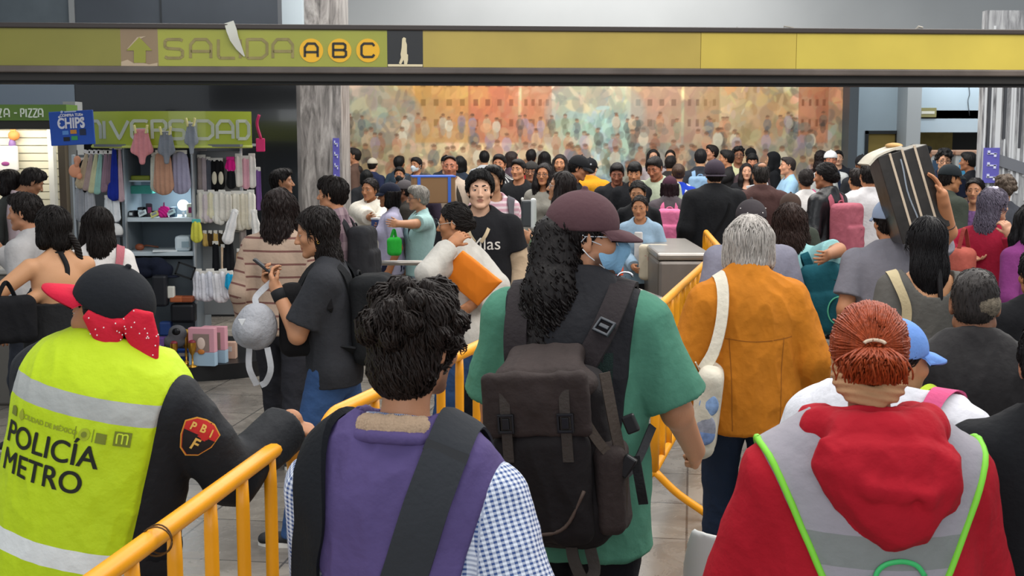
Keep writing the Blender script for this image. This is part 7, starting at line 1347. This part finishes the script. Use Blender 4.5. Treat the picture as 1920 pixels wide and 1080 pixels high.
v, f = text2d('Mlas', .11, .0); decal(P, jk, v * V3(-1, 1, 0)[:2] + V3(-.045, .33, 0)[:2], f, mat('#cfc9c0', .8), 'lettering', jk, .004, False); mb = MB()
for q in (-1, 1): mb.ribbon(smooth_path([P.N + V3(q * .07, -.01, -.01), P.tp(q * .075, .06, .475), P.tp(q * .055, .145, .40), P.tp(q * .02, .155, .345)], 12), unit(V3(q * .3, 1, .2)), .022, .008)
P.emb('collar_band', mb, mat('#b7a384', .8), 'auto')
P = pp(783, 347, 206, 108, 'grey haired woman in an aqua t shirt with glasses', 'f', ('t_shirt', '#9fc0bd'), '#7d8a96', ('short', '#8f8a82'), skin='#b98664', head=(-6, 4, 0), sl=.62, w=1.15, b=1.15, e=.018, lh=('W', 735, 420, 11.0), lpole=(-.4, -.5, -.8), glasses='#4a4a4e', hk=dict(t=.014), rh=(.26, .10, .86)); v, f = grid2d(-.06, .06, .36, .385); ts = [c for c in P.root.children if c.name.startswith('t_shirt')][0]; decal(P, ts, v, f, mat('#d8e4e2', .8), 'print', ts, .004, False); P.pack('dark backpack worn by the woman in aqua', '#2b2d33', size=(.13, .08, .19))
C = P.w2l(at(739, 462, 11.2)); tote(P, 'bright green plastic bag beside the woman in aqua', [[C + V3(0, -.02, .08), C + V3(0, 0, .16), C + V3(0, .03, .08)]], C, (.05, .07, .09), '#2fae3c', sc='#2fae3c', cat='bag', name='plastic_bag')
P = pp(693, 333, 186, 158, 'woman in a white fleece jacket carrying a cup', 'f', ('jacket', '#cfc9bd'), '#2a2c33', ('tied', '#171110'), skin='#9c6a4a', head=(-8, 4, 0), w=1.15, e=.04, lh=('W', 706, 440, 12.0), rh=('W', 712, 420, 12.1), tk=dict(collar=lambda V: V.rc(V3(-.09, -.02, 1.40), V3(.09, -.02, 1.40), .06, .06, .03))); held('cup', P, 0, (.08, .08, .12), '#3a4a78', 'blue paper cup held by the woman in white fleece', 'cup', parts=(('lid', (0, 0, .065), (.085, .085, .015), '#d8d8da'),)); mb = MB(); mb.box(P.tp(.02, .165, .28), (.09, .02, .2)); P.emb('dark_panel', mb, mat('#34373a', .7))
pp(729, 342, 205, 96, 'girl in a navy cap and lavender shirt, in profile', 'f', ('t_shirt', '#b5b0c8'), '#23253a', ('bob', '#141010'), skin='#a9714e', sl=.7, cap=('#1c2030', dict(long=.7)))
pp(797, 326, 172, 120, 'woman with long wavy dark hair and a dark purple jacket', 'f', ('jacket', '#2a2230'), DRK, ('wavy', '#1a1213'), skin='#a8734f', head=(0, 8, 0), hk=dict(L=.40, t=.018))
P = pp(844, 290, 166, 176, 'balding man in a beige jacket facing the camera', 'm', ('jacket', '#a39384'), '#3a3630', ('short', '#231c1a'), skin='#a5694f', w=1.15, b=1.1, hk=dict(t=.002, line=.035), e=.024, bk=dict(beard=('#3a2a24', .25, 0))); P.pack('dark satchel on the balding man in beige', '#2b2620', size=(.1, .05, .12), pocket=False)
pp(757, 337, 176, 90, 'dark skinned person in a grey cap near the taped box', 'm', ('shirt', '#2a2724'), DRK, ('short', '#141010'), skin='#6b442f', cap=('#4a4648', dict(long=.8)))
bx_ = at(812, 352, 12.8); t = empty('taped_box', (bx_[0], bx_[1], at(812, 376, 12.8)[2]), R(8)); tag(t, 'brown cardboard box bound with blue tape, held up in the crowd', 'box'); MB().box((0, 0, .11), (.42, .3, .26), bev=.01).build('carton', mat('#8a6a4a', .8), t); mb = MB(); mb.box((0, 0, .243), (.43, .31, .014)); mb.box((-.15, -.152, .11), (.03, .008, .26)); mb.box((.15, -.152, .11), (.03, .008, .26)); mb.build('blue_tape', mat('#3a66c0', .35), t)
pp(749, 312, 132, 176, 'person in a black face mask and dark hood', 'm', ('jacket', '#1d1f22'), DRK, ('short', '#131011'), skin='#a87454', mask='#1b1c1f', hk=dict(t=.014))
pp(780, 294, 122, 150, 'man with a pale face mask under his chin', 'm', ('shirt', '#43464c'), DRK, ('short', '#151010'), skin='#b07a58', mask='#c3ccd2')
pp(749, 292, 113, -30, 'person with black hair turned toward the mural, beside the masked man', 'm', ('shirt', '#3b4a58'), DRK, ('short', '#121010'), hk=dict(t=.018))
pp(663, 276, 118, 84, 'man in a brown jacket in profile at the left end of the mural', 'm', ('jacket', '#5c463c'), DRK, ('short', '#1d1714'), skin='#b57d5c', hk=dict(t=.006, line=.012), head=(5, -6, 0))
pp(651, 297, 114, -120, 'person in a grey sweater tipping the head back', 'f', ('sweater', '#5f6266'), DRK, ('tied', '#1d1512'), skin='#c39272', head=(0, -28, 0))
pp(668, 309, 118, 60, 'person with dark brown hair behind the grey sweater', 'f', ('jacket', '#2b2724'), DRK, ('bob', '#231a16'))
pp(687, 317, 132, 12, 'person with a black bowl haircut seen from behind', 'm', ('jacket', '#26272b'), DRK, ('bob', '#101010'), hk=dict(t=.012))
pp(699, 296, 112, -24, 'man in a beige knit cap and navy jacket', 'm', ('jacket', '#2c3350'), DRK, ('short', '#1c1613'), cap=('#c9bfa8', dict(brimless=True, z0=.03)))
pp(862, 292, 124, 6, 'person with a black bob behind the balding man', 'f', ('jacket', '#2b3340'), DRK, ('bob', '#0f0e0e'), hk=dict(t=.016))
pp(836, 291, 112, 170, 'person in a black knit hat behind the balding man', 'm', ('jacket', '#33383f'), DRK, ('short', '#171110'), cap=('#17181b', dict(brimless=True)))
P = pp(925, 309, 214, 196, 'person in a pink striped top with a grey bag strap', 'f', ('t_shirt', '#c99aa6'), '#24262d', ('short', '#151010'), skin='#c0906e', sl=.35, tm=stripe_mat('#d2a3b0', '#e6d2d6', 22, 'u', .45, key='pinkstripe'), tk=dict(pat=True), hk=dict(t=.016), head=(-40, 0, 0)); strap_thing(P, 'grey_strap', 'wide grey strap across the pink striped top', [(-.12, .15), (-.12, .30), (-.115, .05, .47), (-.115, -.06, .46)], .06, '#5c5a60', .008, back=False)
pp(936, 288, 148, 168, 'man in a black and white striped shirt', 'm', ('shirt', '#26272b'), DRK, ('short', '#151010'), skin='#b07656', tm=stripe_mat('#2a2a2e', '#b5b5b4', 26, 'v', .3, key='bwstripe'), tk=dict(pat=True), hk=dict(t=.012))
pp(961, 283, 120, -70, 'person with brown hair turned right behind the striped shirt', 'f', ('jacket', '#5a4650'), DRK, ('bob', '#2b201d'), skin='#c98f78')
pp(908, 282, 112, 8, 'person with black hair and a white collar, back turned', 'm', ('shirt', '#c9cccf'), DRK, ('short', '#111010'), hk=dict(t=.014))
P = pp(972, 297, 162, 168, 'man in a black polo with a small white badge', 'm', ('t_shirt', '#17181b'), DRK, ('short', '#141010'), skin='#b57d5c', w=1.15, sl=.7, head=(-14, 0, 0), hk=dict(t=.008)); mb = MB(); mb.ell(P.tp(-.07, .15, .34), (.018, .008, .022)); P.emb('badge', mb, mat('#c9c9c6', .6), True)
pp(996, 302, 158, 172, 'man in a dark beanie and glasses', 'm', ('jacket', '#2b2c2e'), DRK, ('short', '#151010'), skin='#96654a', glasses='#17171a', cap=('#2f2d2c', dict(brimless=True, z0=.035)))
pp(1020, 305, 172, 162, 'woman with shoulder length dark hair and glasses, in a grey coat', 'f', ('coat', '#7d7a72'), DRK, ('long', '#161011'), skin='#a9714e', glasses='#3a3030', hk=dict(L=.26, t=.012))
pp(996, 279, 113, -10, 'person in a red hooded top, back to camera by the mural', 'm', ('hoodie', '#b5202c'), DRK, ('short', '#141111'), tk=dict(collar=lambda V: V.rc(V3(-.07, -.07, 1.40), V3(.07, -.07, 1.40), .06, .06, .03)))
pp(1021, 283, 112, 4, 'woman with long black hair, back turned, below the mural', 'f', ('jacket', '#2d2b2c'), DRK, ('long', '#141112'), hk=dict(L=.34))
pp(1050, 288, 142, 172, 'man with long hair tied back and a goatee, in black', 'm', ('jacket', '#1d1d20'), DRK, ('long', '#1b1412'), skin='#b07a58', bk=dict(beard=('#1a1311', .6, 0)), hk=dict(L=.16, t=.008))
P = pp(1086, 291, 172, -100, 'man in a black baseball cap looking down to the right', 'm', ('jacket', '#1b1c1f'), DRK, ('short', '#131010'), skin='#a87050', head=(0, 18, 0), cap=('#17181b', dict(long=1.05))); mb = MB(); mb.box(P.hr(.0, .105, .075), (.03, .012, .014)); P.emb('cap_logo', mb, mat('#b9bcc2', .5))
P = pp(1107, 296, 150, -22, 'person in a yellow hooded jacket and black cap, back turned', 'm', ('jacket', '#c4881c'), DRK, ('short', '#131010'), w=1.15, e=.035, cap=('#141519', {}), tk=dict(collar=lambda V: V.rc(V3(-.06, -.09, 1.36), V3(.06, -.09, 1.36), .08, .08, .04))); P.pack('black backpack over the yellow jacket', '#1b1c1f', size=(.13, .09, .2), zc=.18)
P = pp(1052, 320, 232, 84, 'woman with long dark hair and glasses in a sage green jacket, in profile', 'f', ('jacket', '#75896f'), '#5d4a3c', ('long', '#1a1211'), skin='#b5815f', head=(4, -6, 0), glasses='#b5b0ac', hk=dict(L=.36, t=.014), lh=('W', 998, 448, 10.2), rh=('W', 1002, 452, 10.5), lpole=(-.3, -.6, -.8), rpole=(.3, -.6, -.8), bk=dict(lcurl=.5, rcurl=.5)); fo = at(1098, 476, 10.15); t = empty('folder', fo, R(-6)); tag(t, 'bright orange red folder behind the maroon capped man', 'folder'); MB().box((0, 0, 0), (.60, .012, .34), bev=.005).build('cover', mat('#e0532a', .5), t); MB().box((.0, .012, .0), (.57, .008, .32)).build('papers', mat('#dcd8d0', .7), t)
pp(1157, 304, 164, 174, 'man with cropped hair looking down, in black, right of the yellow jacket', 'm', ('jacket', '#1a1b1f'), DRK, ('short', '#161110'), skin='#96604a', head=(0, 20, 0), w=1.1, hk=dict(t=.010))
pp(1190, 302, 166, 170, 'young man with a straight black fringe, in black', 'm', ('jacket', '#17181c'), DRK, ('fringe', '#121010'), skin='#b07a58', head=(0, 14, 0), w=1.1, hk=dict(t=.012))
pp(1196, 338, 196, 176, 'woman in black behind the girl in denim', 'f', ('t_shirt', '#17181b'), DRK, ('tied', '#141010'), skin='#b5825f', head=(-10, 16, 0))
P = pp(1200, 365, 212, 168, 'girl in a light denim jacket with a cream tote bag', 'f', ('jacket', '#8fa8bd'), '#1c1d21', ('tied', '#1a1211'), skin='#b9805c', head=(-4, 8, 0), e=.022, hk=dict(t=.008), lh=(-.22, .16, .92), rh=('W', 1188, 500, 11.1), w=.98); mb = MB(); mb.box(P.tp(.0, .158, .24), (.085, .03, .36), P.Rt, .012); P.emb('white_tee', mb, cloth('#d5cfcc'))
C = P.w2l(at(1228, 492, 11.0)); r, bo_, base = tote(P, 'cream tote bag with faded red lettering held by the girl in denim', [[C + V3(.08, 0, .16), P.tp(-.12, .13, .2), P.tp(-.13, .03, .47), P.tp(-.14, -.1, .3)]], C, (.16, .05, .18), '#c9bda8'); mb = MB()
for k in range(7): mb.box(C + V3(-.09 + .03 * k, .052, .05 + .008 * math.sin(k)) - base, (.016, .006, .05 - .012 * (k % 2)))
P.emb('lettering', mb, mat('#b5706c', .8), False, r); mb = MB()
for k in range(5): mb.box(C + V3(-.06 + .03 * k, .052, -.005) - base, (.018, .006, .014))
P.emb('lettering', mb, mat('#b5706c', .8), False, r)
# --- right group, backs to the camera and faces beyond ------------------------------------------
P = pp(1340, 300, 193, 2, 'man in a grey bucket hat and black coat, back turned', 'm', ('coat', '#1a1b1e'), DRK, ('short', '#1d1817'), w=1.32, b=1.15, e=.032, hem=-.3, cap=('#38303a', dict(brimless=True, z0=.0, t=.012))); mb = MB(); t_ = np.linspace(0, 2 * math.pi, 25); mb.ribbon([P.hr(.10 * math.sin(a), .122 * math.cos(a) - .012, -.012) for a in t_], np.array([P.Rh @ V3(.4 * math.sin(a), .4 * math.cos(a), 1) for a in t_]), .03, .006); P.emb('hat_brim', mb, cloth('#3f3842'), 'auto'); strap_thing(P, 'crossbody_strap', 'thin black strap across the black coat', [(-.15, -.08), (-.05, .08), (.08, .28), (.12, .40)], .02, '#0d0d0f', .006)
P = pp(1408, 374, 322, 4, 'person in a charcoal cap with eyelets and a lilac grey sweater', 'm', ('sweater', '#7d7c8a'), '#3a3d45', ('short', '#1a1513'), skin='#b07a58', w=1.3, b=1.15, e=.026, cap=('#3b3639', dict(yaw=0, t=.008))); mb = MB()
for x, z in ((-.045, .055), (.045, .055), (-.075, .08), (.075, .08)): mb.ell(P.hr(x * 1.05, -.012 - math.sqrt(max(0, 1 - (x / .093) ** 2 - ((z - .036) / .098) ** 2)) * .114, z), (.0045, .0045, .0045), None, 8, 5)
P.emb('eyelets', mb, mat('#c9c4c0', .4), True)
P = pp(1482, 380, 306, -14, 'woman with long wavy brown hair and an aqua t shirt, back turned', 'f', ('t_shirt', '#8fbfc0'), '#2f4a66', ('wavy', '#2e1f1a'), skin='#b07a58', sl=.8, w=1.15, e=.02, hk=dict(L=.40, t=.016, vol=.9, st=(1500, .16, .0030, .006, 12)), rh=('W', 1552, 478, 7.35), rpole=(1, -.1, .45), stride=.16)
C = P.w2l(at(1544, 560, 7.55)); Qb = rz(-.1) @ ry(R(-8)); base = C - V3(0, 0, .25); r = empty('backpack', P.l2w(base), P.yaw, 'teal backpack hanging on the woman with long brown hair', 'backpack'); V = Vol(C - V3(.3, .3, .4), C + V3(.3, .3, .4), .0075); tl = cloth('#1c5560', .4, 40, .12); V.bx(C, (.135, .085, .23), Qb, .07); V.bx(C + Qb @ V3(0, -.07, -.08), (.11, .04, .13), Qb, .035, .015); v, f = V.mesh(); P.emit('bag_body', wrinkle(relax(v, f, 1, .5), f, .010, 1) - base, f, tl, parent=r)
mb = MB(); mb.ribbon(smooth_path([C + Qb @ V3(-.07, .04, .22), C + Qb @ V3(-.09, .02, .30), P.tp(.12, -.12, .40), P.tp(.135, 0, .50)], 14) - base, (0, -1, .3), .055, .012); P.emb('shoulder_strap', mb, cloth('#215f6c'), 'auto', r); mb = MB(); a_ = np.linspace(0, 5.0, 24); mb.tube(np.stack([.10 + .07 * np.cos(a_), -.13 + 0 * a_, -.06 + .09 * np.sin(a_)], 1) + C - base, .005, 5); mb.tube([C + V3(.14, -.12, .02) - base, C + V3(.19, -.12, .05) - base], .006, 5); P.emb('green_cord', mb, mat('#5fc09a', .5), True, r)
mb = MB(); mb.tube([C + Qb @ V3(x, -.075, .15 - abs(x) * .3) - base for x in np.linspace(-.1, .1, 9)], .004, 5); P.emb('zip', mb, mat('#143c44', .5), True, r)
pp(1482, 362, 240, 0, 'person with a brown knit hat above the long brown hair', 'm', ('jacket', '#3b4038'), DRK, ('short', '#1d1614'), cap=('#4a3a33', dict(brimless=True)))
P = pp(1427, 304, 190, 2, 'balding man in a maroon and olive jacket, back turned', 'm', ('jacket', '#4a3432'), DRK, ('short', '#2b2725'), skin='#9a6c50', w=1.2, e=.034, hk=dict(t=.004), tk=dict(collar=lambda V: V.rc(V3(-.06, -.08, 1.39), V3(.06, -.08, 1.39), .05, .05, .03))); mb = MB(); mb.ell(P.hr(0, -.05, .094), (.045, .045, .030)); P.emb('bald_spot', mb, mat('#9a6c50', .5), True)
P = pp(1256, 330, 174, -6, 'person in a plum knit hat and grey jacket with a pink backpack', 'f', ('jacket', '#4a4448'), DRK, ('bob', '#231519'), e=.03, w=1.1, cap=('#3d2230', dict(brimless=True, z0=.0))); P.pack('bright pink backpack on the person in the plum hat', '#c4688c', size=(.14, .09, .22), zc=.20)
P = pp(1272, 306, 152, 0, 'woman with a brown bun and a royal blue top, back turned', 'f', ('t_shirt', '#1d3ba8'), DRK, ('bun', '#3b2a20'), sl=.5, w=1.1, hk=dict(part=-.02)); strap_thing(P, 'white_strap', 'white strap crossing the royal blue top', [(.02, .10), (.05, .25), (.08, .38), (.09, 0, .48)], .05, '#c4c4cc', .006)
pp(1228, 292, 166, 148, 'man looking down in a grey vest over a pale green tee', 'm', ('t_shirt', '#a7b09a'), DRK, ('short', '#171110'), skin='#a5694d', head=(0, 24, 0), w=1.15, sl=.75, hk=dict(t=.008))
pp(1225, 279, 116, 178, 'woman with long dark hair peering over the man in the grey vest', 'f', ('shirt', '#9a8f90'), DRK, ('long', '#141011'), skin='#c08f72')
pp(1257, 280, 112, 170, 'woman with dark hair pulled back, peering over the crowd', 'f', ('jacket', '#3a3134'), DRK, ('bun', '#17110f'), skin='#c39274')
pp(1258, 291, 124, -30, 'person with black hair just behind the man in the grey vest', 'm', ('jacket', '#33302f'), DRK, ('short', '#1b1513'))
P = pp(1314, 278, 134, -8, 'man with a light denim backpack, back turned', 'm', ('t_shirt', '#2c2f36'), DRK, ('short', '#141011'), hk=dict(t=.010)); P.pack('light blue denim backpack near the mural', '#7d9cba', size=(.15, .08, .2))
pp(1334, 271, 112, 100, 'tall man in profile in front of the right half of the mural', 'm', ('shirt', '#5c5654'), DRK, ('short', '#1d1513'), skin='#c0876a', head=(4, -6, 0))
pp(1362, 280, 126, 80, 'man raising a hand to his face by the mural', 'm', ('jacket', '#2b2a2b'), DRK, ('short', '#131010'), skin='#b57d5a', lh=(-.06, .16, 1.42), lpole=(-.5, .4, -.8))
pp(1385, 275, 118, 176, 'man in a pale yellow shirt and glasses facing the camera', 'm', ('shirt', '#c2c29a'), DRK, ('curly', '#141010'), skin='#8f5f45', glasses='#1b1b1e', hk=dict(t=.012))
pp(1408, 277, 112, 178, 'man in a black flat cap beside the yellow shirt', 'm', ('jacket', '#2a2a2c'), DRK, ('short', '#141010'), skin='#a87454', cap=('#141416', dict(long=.5)))
pp(1411, 287, 128, 174, 'young man with a black bowl cut facing the camera', 'm', ('shirt', '#4a3c40'), DRK, ('fringe', '#0f0d0d'), skin='#b57a5c', hk=dict(t=.016))
pp(1400, 305, 136, 176, 'woman with long dark hair in a low black top', 'f', ('t_shirt', '#1a1a1e'), DRK, ('long', '#140f0f'), skin='#c39074', sl=.3, tk=dict(neck=(.10, .03, -.03)), hk=dict(L=.30))
pp(1448, 285, 118, 82, 'woman in a black headscarf in profile', 'f', ('coat', '#15161a'), DRK, ('long', '#121214'), skin='#b98a6a', hk=dict(L=.26, t=.026, m=cloth('#131417'), amp=.001))
P = pp(1477, 293, 140, 92, 'balding man in a pale blue shirt holding white papers', 'm', ('shirt', '#8fb2cc'), DRK, ('short', '#2b2422'), skin='#c08a6c', hk=dict(t=.006, line=.014), sl=.8, lh=(-.16, .32, 1.16), rh=(.10, .34, 1.16)); r = held('papers', P, 0, (.30, .01, .24), '#d9dde2', 'white papers held by the balding man in blue', 'paper', None, (-20, 10, 60), (.06, .02, .06), (('clip', (.0, -.007, .10), (.06, .006, .02), '#33363a'),))
P = pp(1511, 316, 172, 4, 'woman in a white top with a hot pink strap, back turned', 'f', ('t_shirt', '#c9c6c4'), DRK, ('tied', '#1d1615'), sl=.8); strap_thing(P, 'hot_pink_strap', 'hot pink strap on the white top', [(.02, .05), (.025, .2), (.05, .36), (.06, 0, .49)], .045, '#c2467c', .006)
P = pp(1547, 304, 196, 38, 'woman with a low bun in a black leather jacket', 'f', ('jacket', '#17181a'), DRK, ('tied', '#141011'), skin='#a87050', head=(14, 6, 0), tm=mat('#17181b', .32, 0, .5, .3, 30), e=.026, hk=dict(t=.014, vol=1.4)); P.pack('dusty rose backpack on the black leather jacket', '#a85c6a', size=(.15, .10, .25), zc=.17)
pp(1541, 281, 116, -60, 'woman with dark wavy hair left of the white cap', 'f', ('jacket', '#3a2d30'), DRK, ('wavy', '#1d1313'), skin='#b07a5c', hk=dict(L=.22))
P = pp(1558, 282, 132, 174, 'man in a white cap and white hoodie facing the camera', 'm', ('hoodie', '#bfc2c0'), DRK, ('short', '#171211'), skin='#a5694f', cap=('#dedfe0', dict(brimless=True, z0=.028))); P.pack('navy backpack on the man in the white cap', '#1f2940', size=(.15, .08, .2))
pp(1572, 281, 112, 168, 'person with black hair behind the white cap', 'm', ('jacket', '#23262d'), DRK, ('short', '#121011'))
P = pp(1607, 314, 182, 10, 'boy in a white shirt with a navy backpack, back turned', 'm', ('shirt', '#cfcfd4'), DRK, ('short', '#1d1614'), hk=dict(t=.006)); P.pack('navy blue backpack on the boy in the white shirt', '#22355c', size=(.14, .09, .22), zc=.2)
pp(1629, 305, 190, 4, 'man in a plain white shirt, back turned, beside the black boxes', 'm', ('shirt', '#d2d0d2'), DRK, ('short', '#151110'), skin='#a5704f', w=1.15, hk=dict(t=.008))
pp(1617, 290, 140, 172, 'man in a dark cap half hidden by the white shirted man', 'm', ('jacket', '#26282c'), DRK, ('short', '#131011'), skin='#9a6648', cap=('#17181b', {}))
P = pp(1668, 374, 334, -2, 'man in a grey t shirt carrying long black boxes on his shoulder', 'm', ('t_shirt', '#77757d'), '#3b3f4a', ('short', '#1a1413'), skin='#b37a56', w=1.22, b=1.12, sl=.72, e=.022, cap=('#8f9db5', dict(t=.013)), rh=('W', 1768, 372, 6.86), rpole=(1, -.1, -.35), head=(10, 0, 0), bk=dict(rcurl=.15, rpn=('W', -1, .1, 0), rdr=('W', -.35, .1, 1), rspread=1.1), stride=.1); mb = MB(); w_ = P.wr[1]; dd = unit(P.wr[1] - P.el[1]); nn_ = unit(np.cross(dd, V3(0, 1, 0))); n2 = np.cross(dd, nn_); q_ = w_ - dd * .20; mb.tube([q_ + .042 * (nn_ * math.cos(a) + n2 * math.sin(a)) for a in np.linspace(0, 2 * math.pi, 17)], .004, 5, False); P.emb('bracelet', mb, mat('#23252a', .5), True)
# the four long black boxes, strapped side by side
TL, TR, BL = at(1632, 284, 7.0), at(1726, 274, 7.0), at(1680, 446, 7.0); ux = unit(TR - TL); wx_ = np.linalg.norm(TR - TL); down = BL - TL; Lb = np.linalg.norm(down); down = unit(down); nrm = unit(np.cross(ux, down)); ux = unit(np.cross(down, nrm)); Qb = np.array([ux, -nrm, -down]).T
if np.linalg.det(Qb) < 0: Qb = np.array([ux, nrm, -down]).T
ctr = (TL + TR) / 2 + down * Lb / 2; bw_ = wx_ / 4; tp_ = mat('#c7b59f', .5)
for k in range(4):
    c_ = ctr + ux * (k - 1.5) * bw_; c_[1] += .0; t = empty('long_box', c_ + down * Lb / 2); tag(t, ('long black box at the left of the carried bundle', 'long black box second from the left in the carried bundle', 'long black box third from the left in the carried bundle', 'long black box at the right of the carried bundle')[k], 'box', 'black boxes carried on a shoulder')
    MB().box(-down * Lb / 2, (bw_ * .97, .22, Lb - .012 * k), Qb, .004).build('box_body', mat('#2b2724', .32, 0, .5, var=.3, vscale=9, bump=.15, bscale=18), t)
    if k < 3: MB().box(-down * Lb / 2 + ux * bw_ * .5 - unit(Qb @ V3(0, 1, 0)) * np.sign((Qb @ V3(0, 1, 0))[1]) * .112, (.012, .008, Lb * .99), Qb).build('pale_seam', tp_, t)
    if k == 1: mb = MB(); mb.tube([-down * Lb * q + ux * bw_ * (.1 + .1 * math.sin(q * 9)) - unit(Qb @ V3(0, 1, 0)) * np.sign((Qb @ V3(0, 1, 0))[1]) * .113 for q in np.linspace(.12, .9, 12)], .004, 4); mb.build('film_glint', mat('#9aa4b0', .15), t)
t = empty('cloth_pad', TL + down * .022 + ux * .02); tag(t, 'folded cream cloth laid on top of the black boxes', 'cloth'); mb = MB(); mb.ribbon(smooth_path([-ux * .075 + down * .035, -ux * .02 + down * .005, ux * .05 - down * .004, ux * .12 - down * .004], 16), -down, .22, .012); mb.build('cloth_fold', cloth('#c9c2b2'), t, 'auto'); mb = MB(); mb.ell(ux * .11 - down * .012, (.04, .10, .016)); mb.build('tan_pad', cloth('#c29a64'), t, True)
P = pp(1738, 404, 392, 2, 'woman with long black hair in a wide necked grey top, back turned', 'f', ('t_shirt', '#55534f'), '#2b2d33', ('long', '#121012'), skin='#bb8863', w=1.22, b=1.1, sl=.9, e=.018, tk=dict(neck=(.125, -.03, -.05), cuff=.02), hk=dict(L=.24, t=.014, vol=.7, front=False, st=(1500, .18, .0024, .0012, 4))); r, base, a__, b__ = strap_thing(P, 'cream_strap', 'cream bag strap on the left shoulder of the grey top', [(-.145, .02), (-.145, .2), (-.14, .34), (-.135, -.04, .46), (-.13, .06, .46), (-.13, .13, .3)], .042, '#b5a684', .006); mb = MB(); mb.tube(smooth_path([P.hr(.03, -.10, -.10), P.tp(.03, -.13, .42), P.tp(.035, -.135, .33), P.tp(.025, -.14, .24)], 20), [.020 * (1 - .85 * i / 19) for i in range(20)], 8); P.emb('loose_lock', mb, hair_mat('#121012'), True)
P = pp(1866, 352, 268, -52, 'woman with lavender grey curls in a crimson top', 'f', ('blouse', '#8f1730'), '#3a3c48', ('wavy', '#5b5563'), skin='#c08f72', head=(-22, 0, 0), w=1.2, b=1.1, hk=dict(L=.30, t=.016, front=False, st=(1400, .15, .0034, .008, 16)), rh=('W', 1893, 440, 8.6), rpole=(.6, -.4, -.8), lh=('W', 1815, 480, 8.9), lpole=(-.4, -.9, -.3), tk=dict(neck=(.085, .02, -.01)), bk=dict(rcurl=.6)); P.earring(1, '#e0dcd4', .007); mb = MB()
for k in range(5): mb.ell(P.hr(-.03 + .015 * k, -.02 + .02 * (k % 2), .128 + .004 * (k % 2)), (.016, .016, .012), None, 8, 5)
P.emb('hair_flower', mb, mat('#cfc8dc', .8), True); C = P.w2l(at(1806, 490, 8.7)); tote(P, 'red and cream checked bag beside the crimson top', [[C + V3(0, -.06, .1), C + V3(0, 0, .24), C + V3(0, .06, .1)]], C, (.07, .10, .10), '#a8564a', sc='#8a3a34')
pp(1932, 380, 300, 20, 'woman with long black hair and a magenta top at the right edge', 'f', ('blouse', '#74326a'), '#22242a', ('long', '#121012'), head=(-10, 0, 0), skin='#b07a58', hk=dict(L=.34))
P = pp(1945, 470, 420, 4, 'person in a black coat cut off by the right edge', 'm', ('coat', '#141417'), '#1c1d22', ('short', '#121012'), w=1.2, e=.034)
P = pp(1783, 308, 206, -70, 'man in a dark green beret and olive jacket, in profile', 'm', ('jacket', '#3a4038'), DRK, ('short', '#1b1514'), skin='#b07a54', cap=('#20262a', dict(long=.75, z0=.03)), e=.026, hk=dict(t=.003), head=(-10, 6, 0))
pp(1771, 280, 150, 158, 'young man in glasses and a navy t shirt by the ticket machines', 'm', ('t_shirt', '#1c2236'), DRK, ('curly', '#121011'), skin='#c39274', head=(10, 6, 0), glasses='#26262a', hk=dict(t=.014), sl=.7)
pp(1736, 273, 116, -80, 'man with black hair facing the ticket machines', 'm', ('t_shirt', '#1d2022'), DRK, ('short', '#121011'), skin='#b58060', sl=.6)
pp(1713, 270, 113, 170, 'man with dark hair in front of the pale column', 'm', ('shirt', '#54585c'), DRK, ('short', '#161112'))
pp(1816, 284, 140, 60, 'man in black near the printed column', 'm', ('jacket', '#1c1d22'), DRK, ('short', '#131112'), skin='#9a6648')
pp(1829, 333, 206, 150, 'woman with dark hair in a purple floral blouse', 'f', ('blouse', '#6a4a7a'), DRK, ('tied', '#141011'), skin='#b5805f', hk=dict(t=.014), tm=mat('#6a4a78', .85, var=.6, vscale=30))
pp(1884, 330, 206, -8, 'older person with frizzy grey brown hair near the right column', 'f', ('jacket', '#43454c'), DRK, ('curly', '#5c5046'), hk=dict(t=.016))
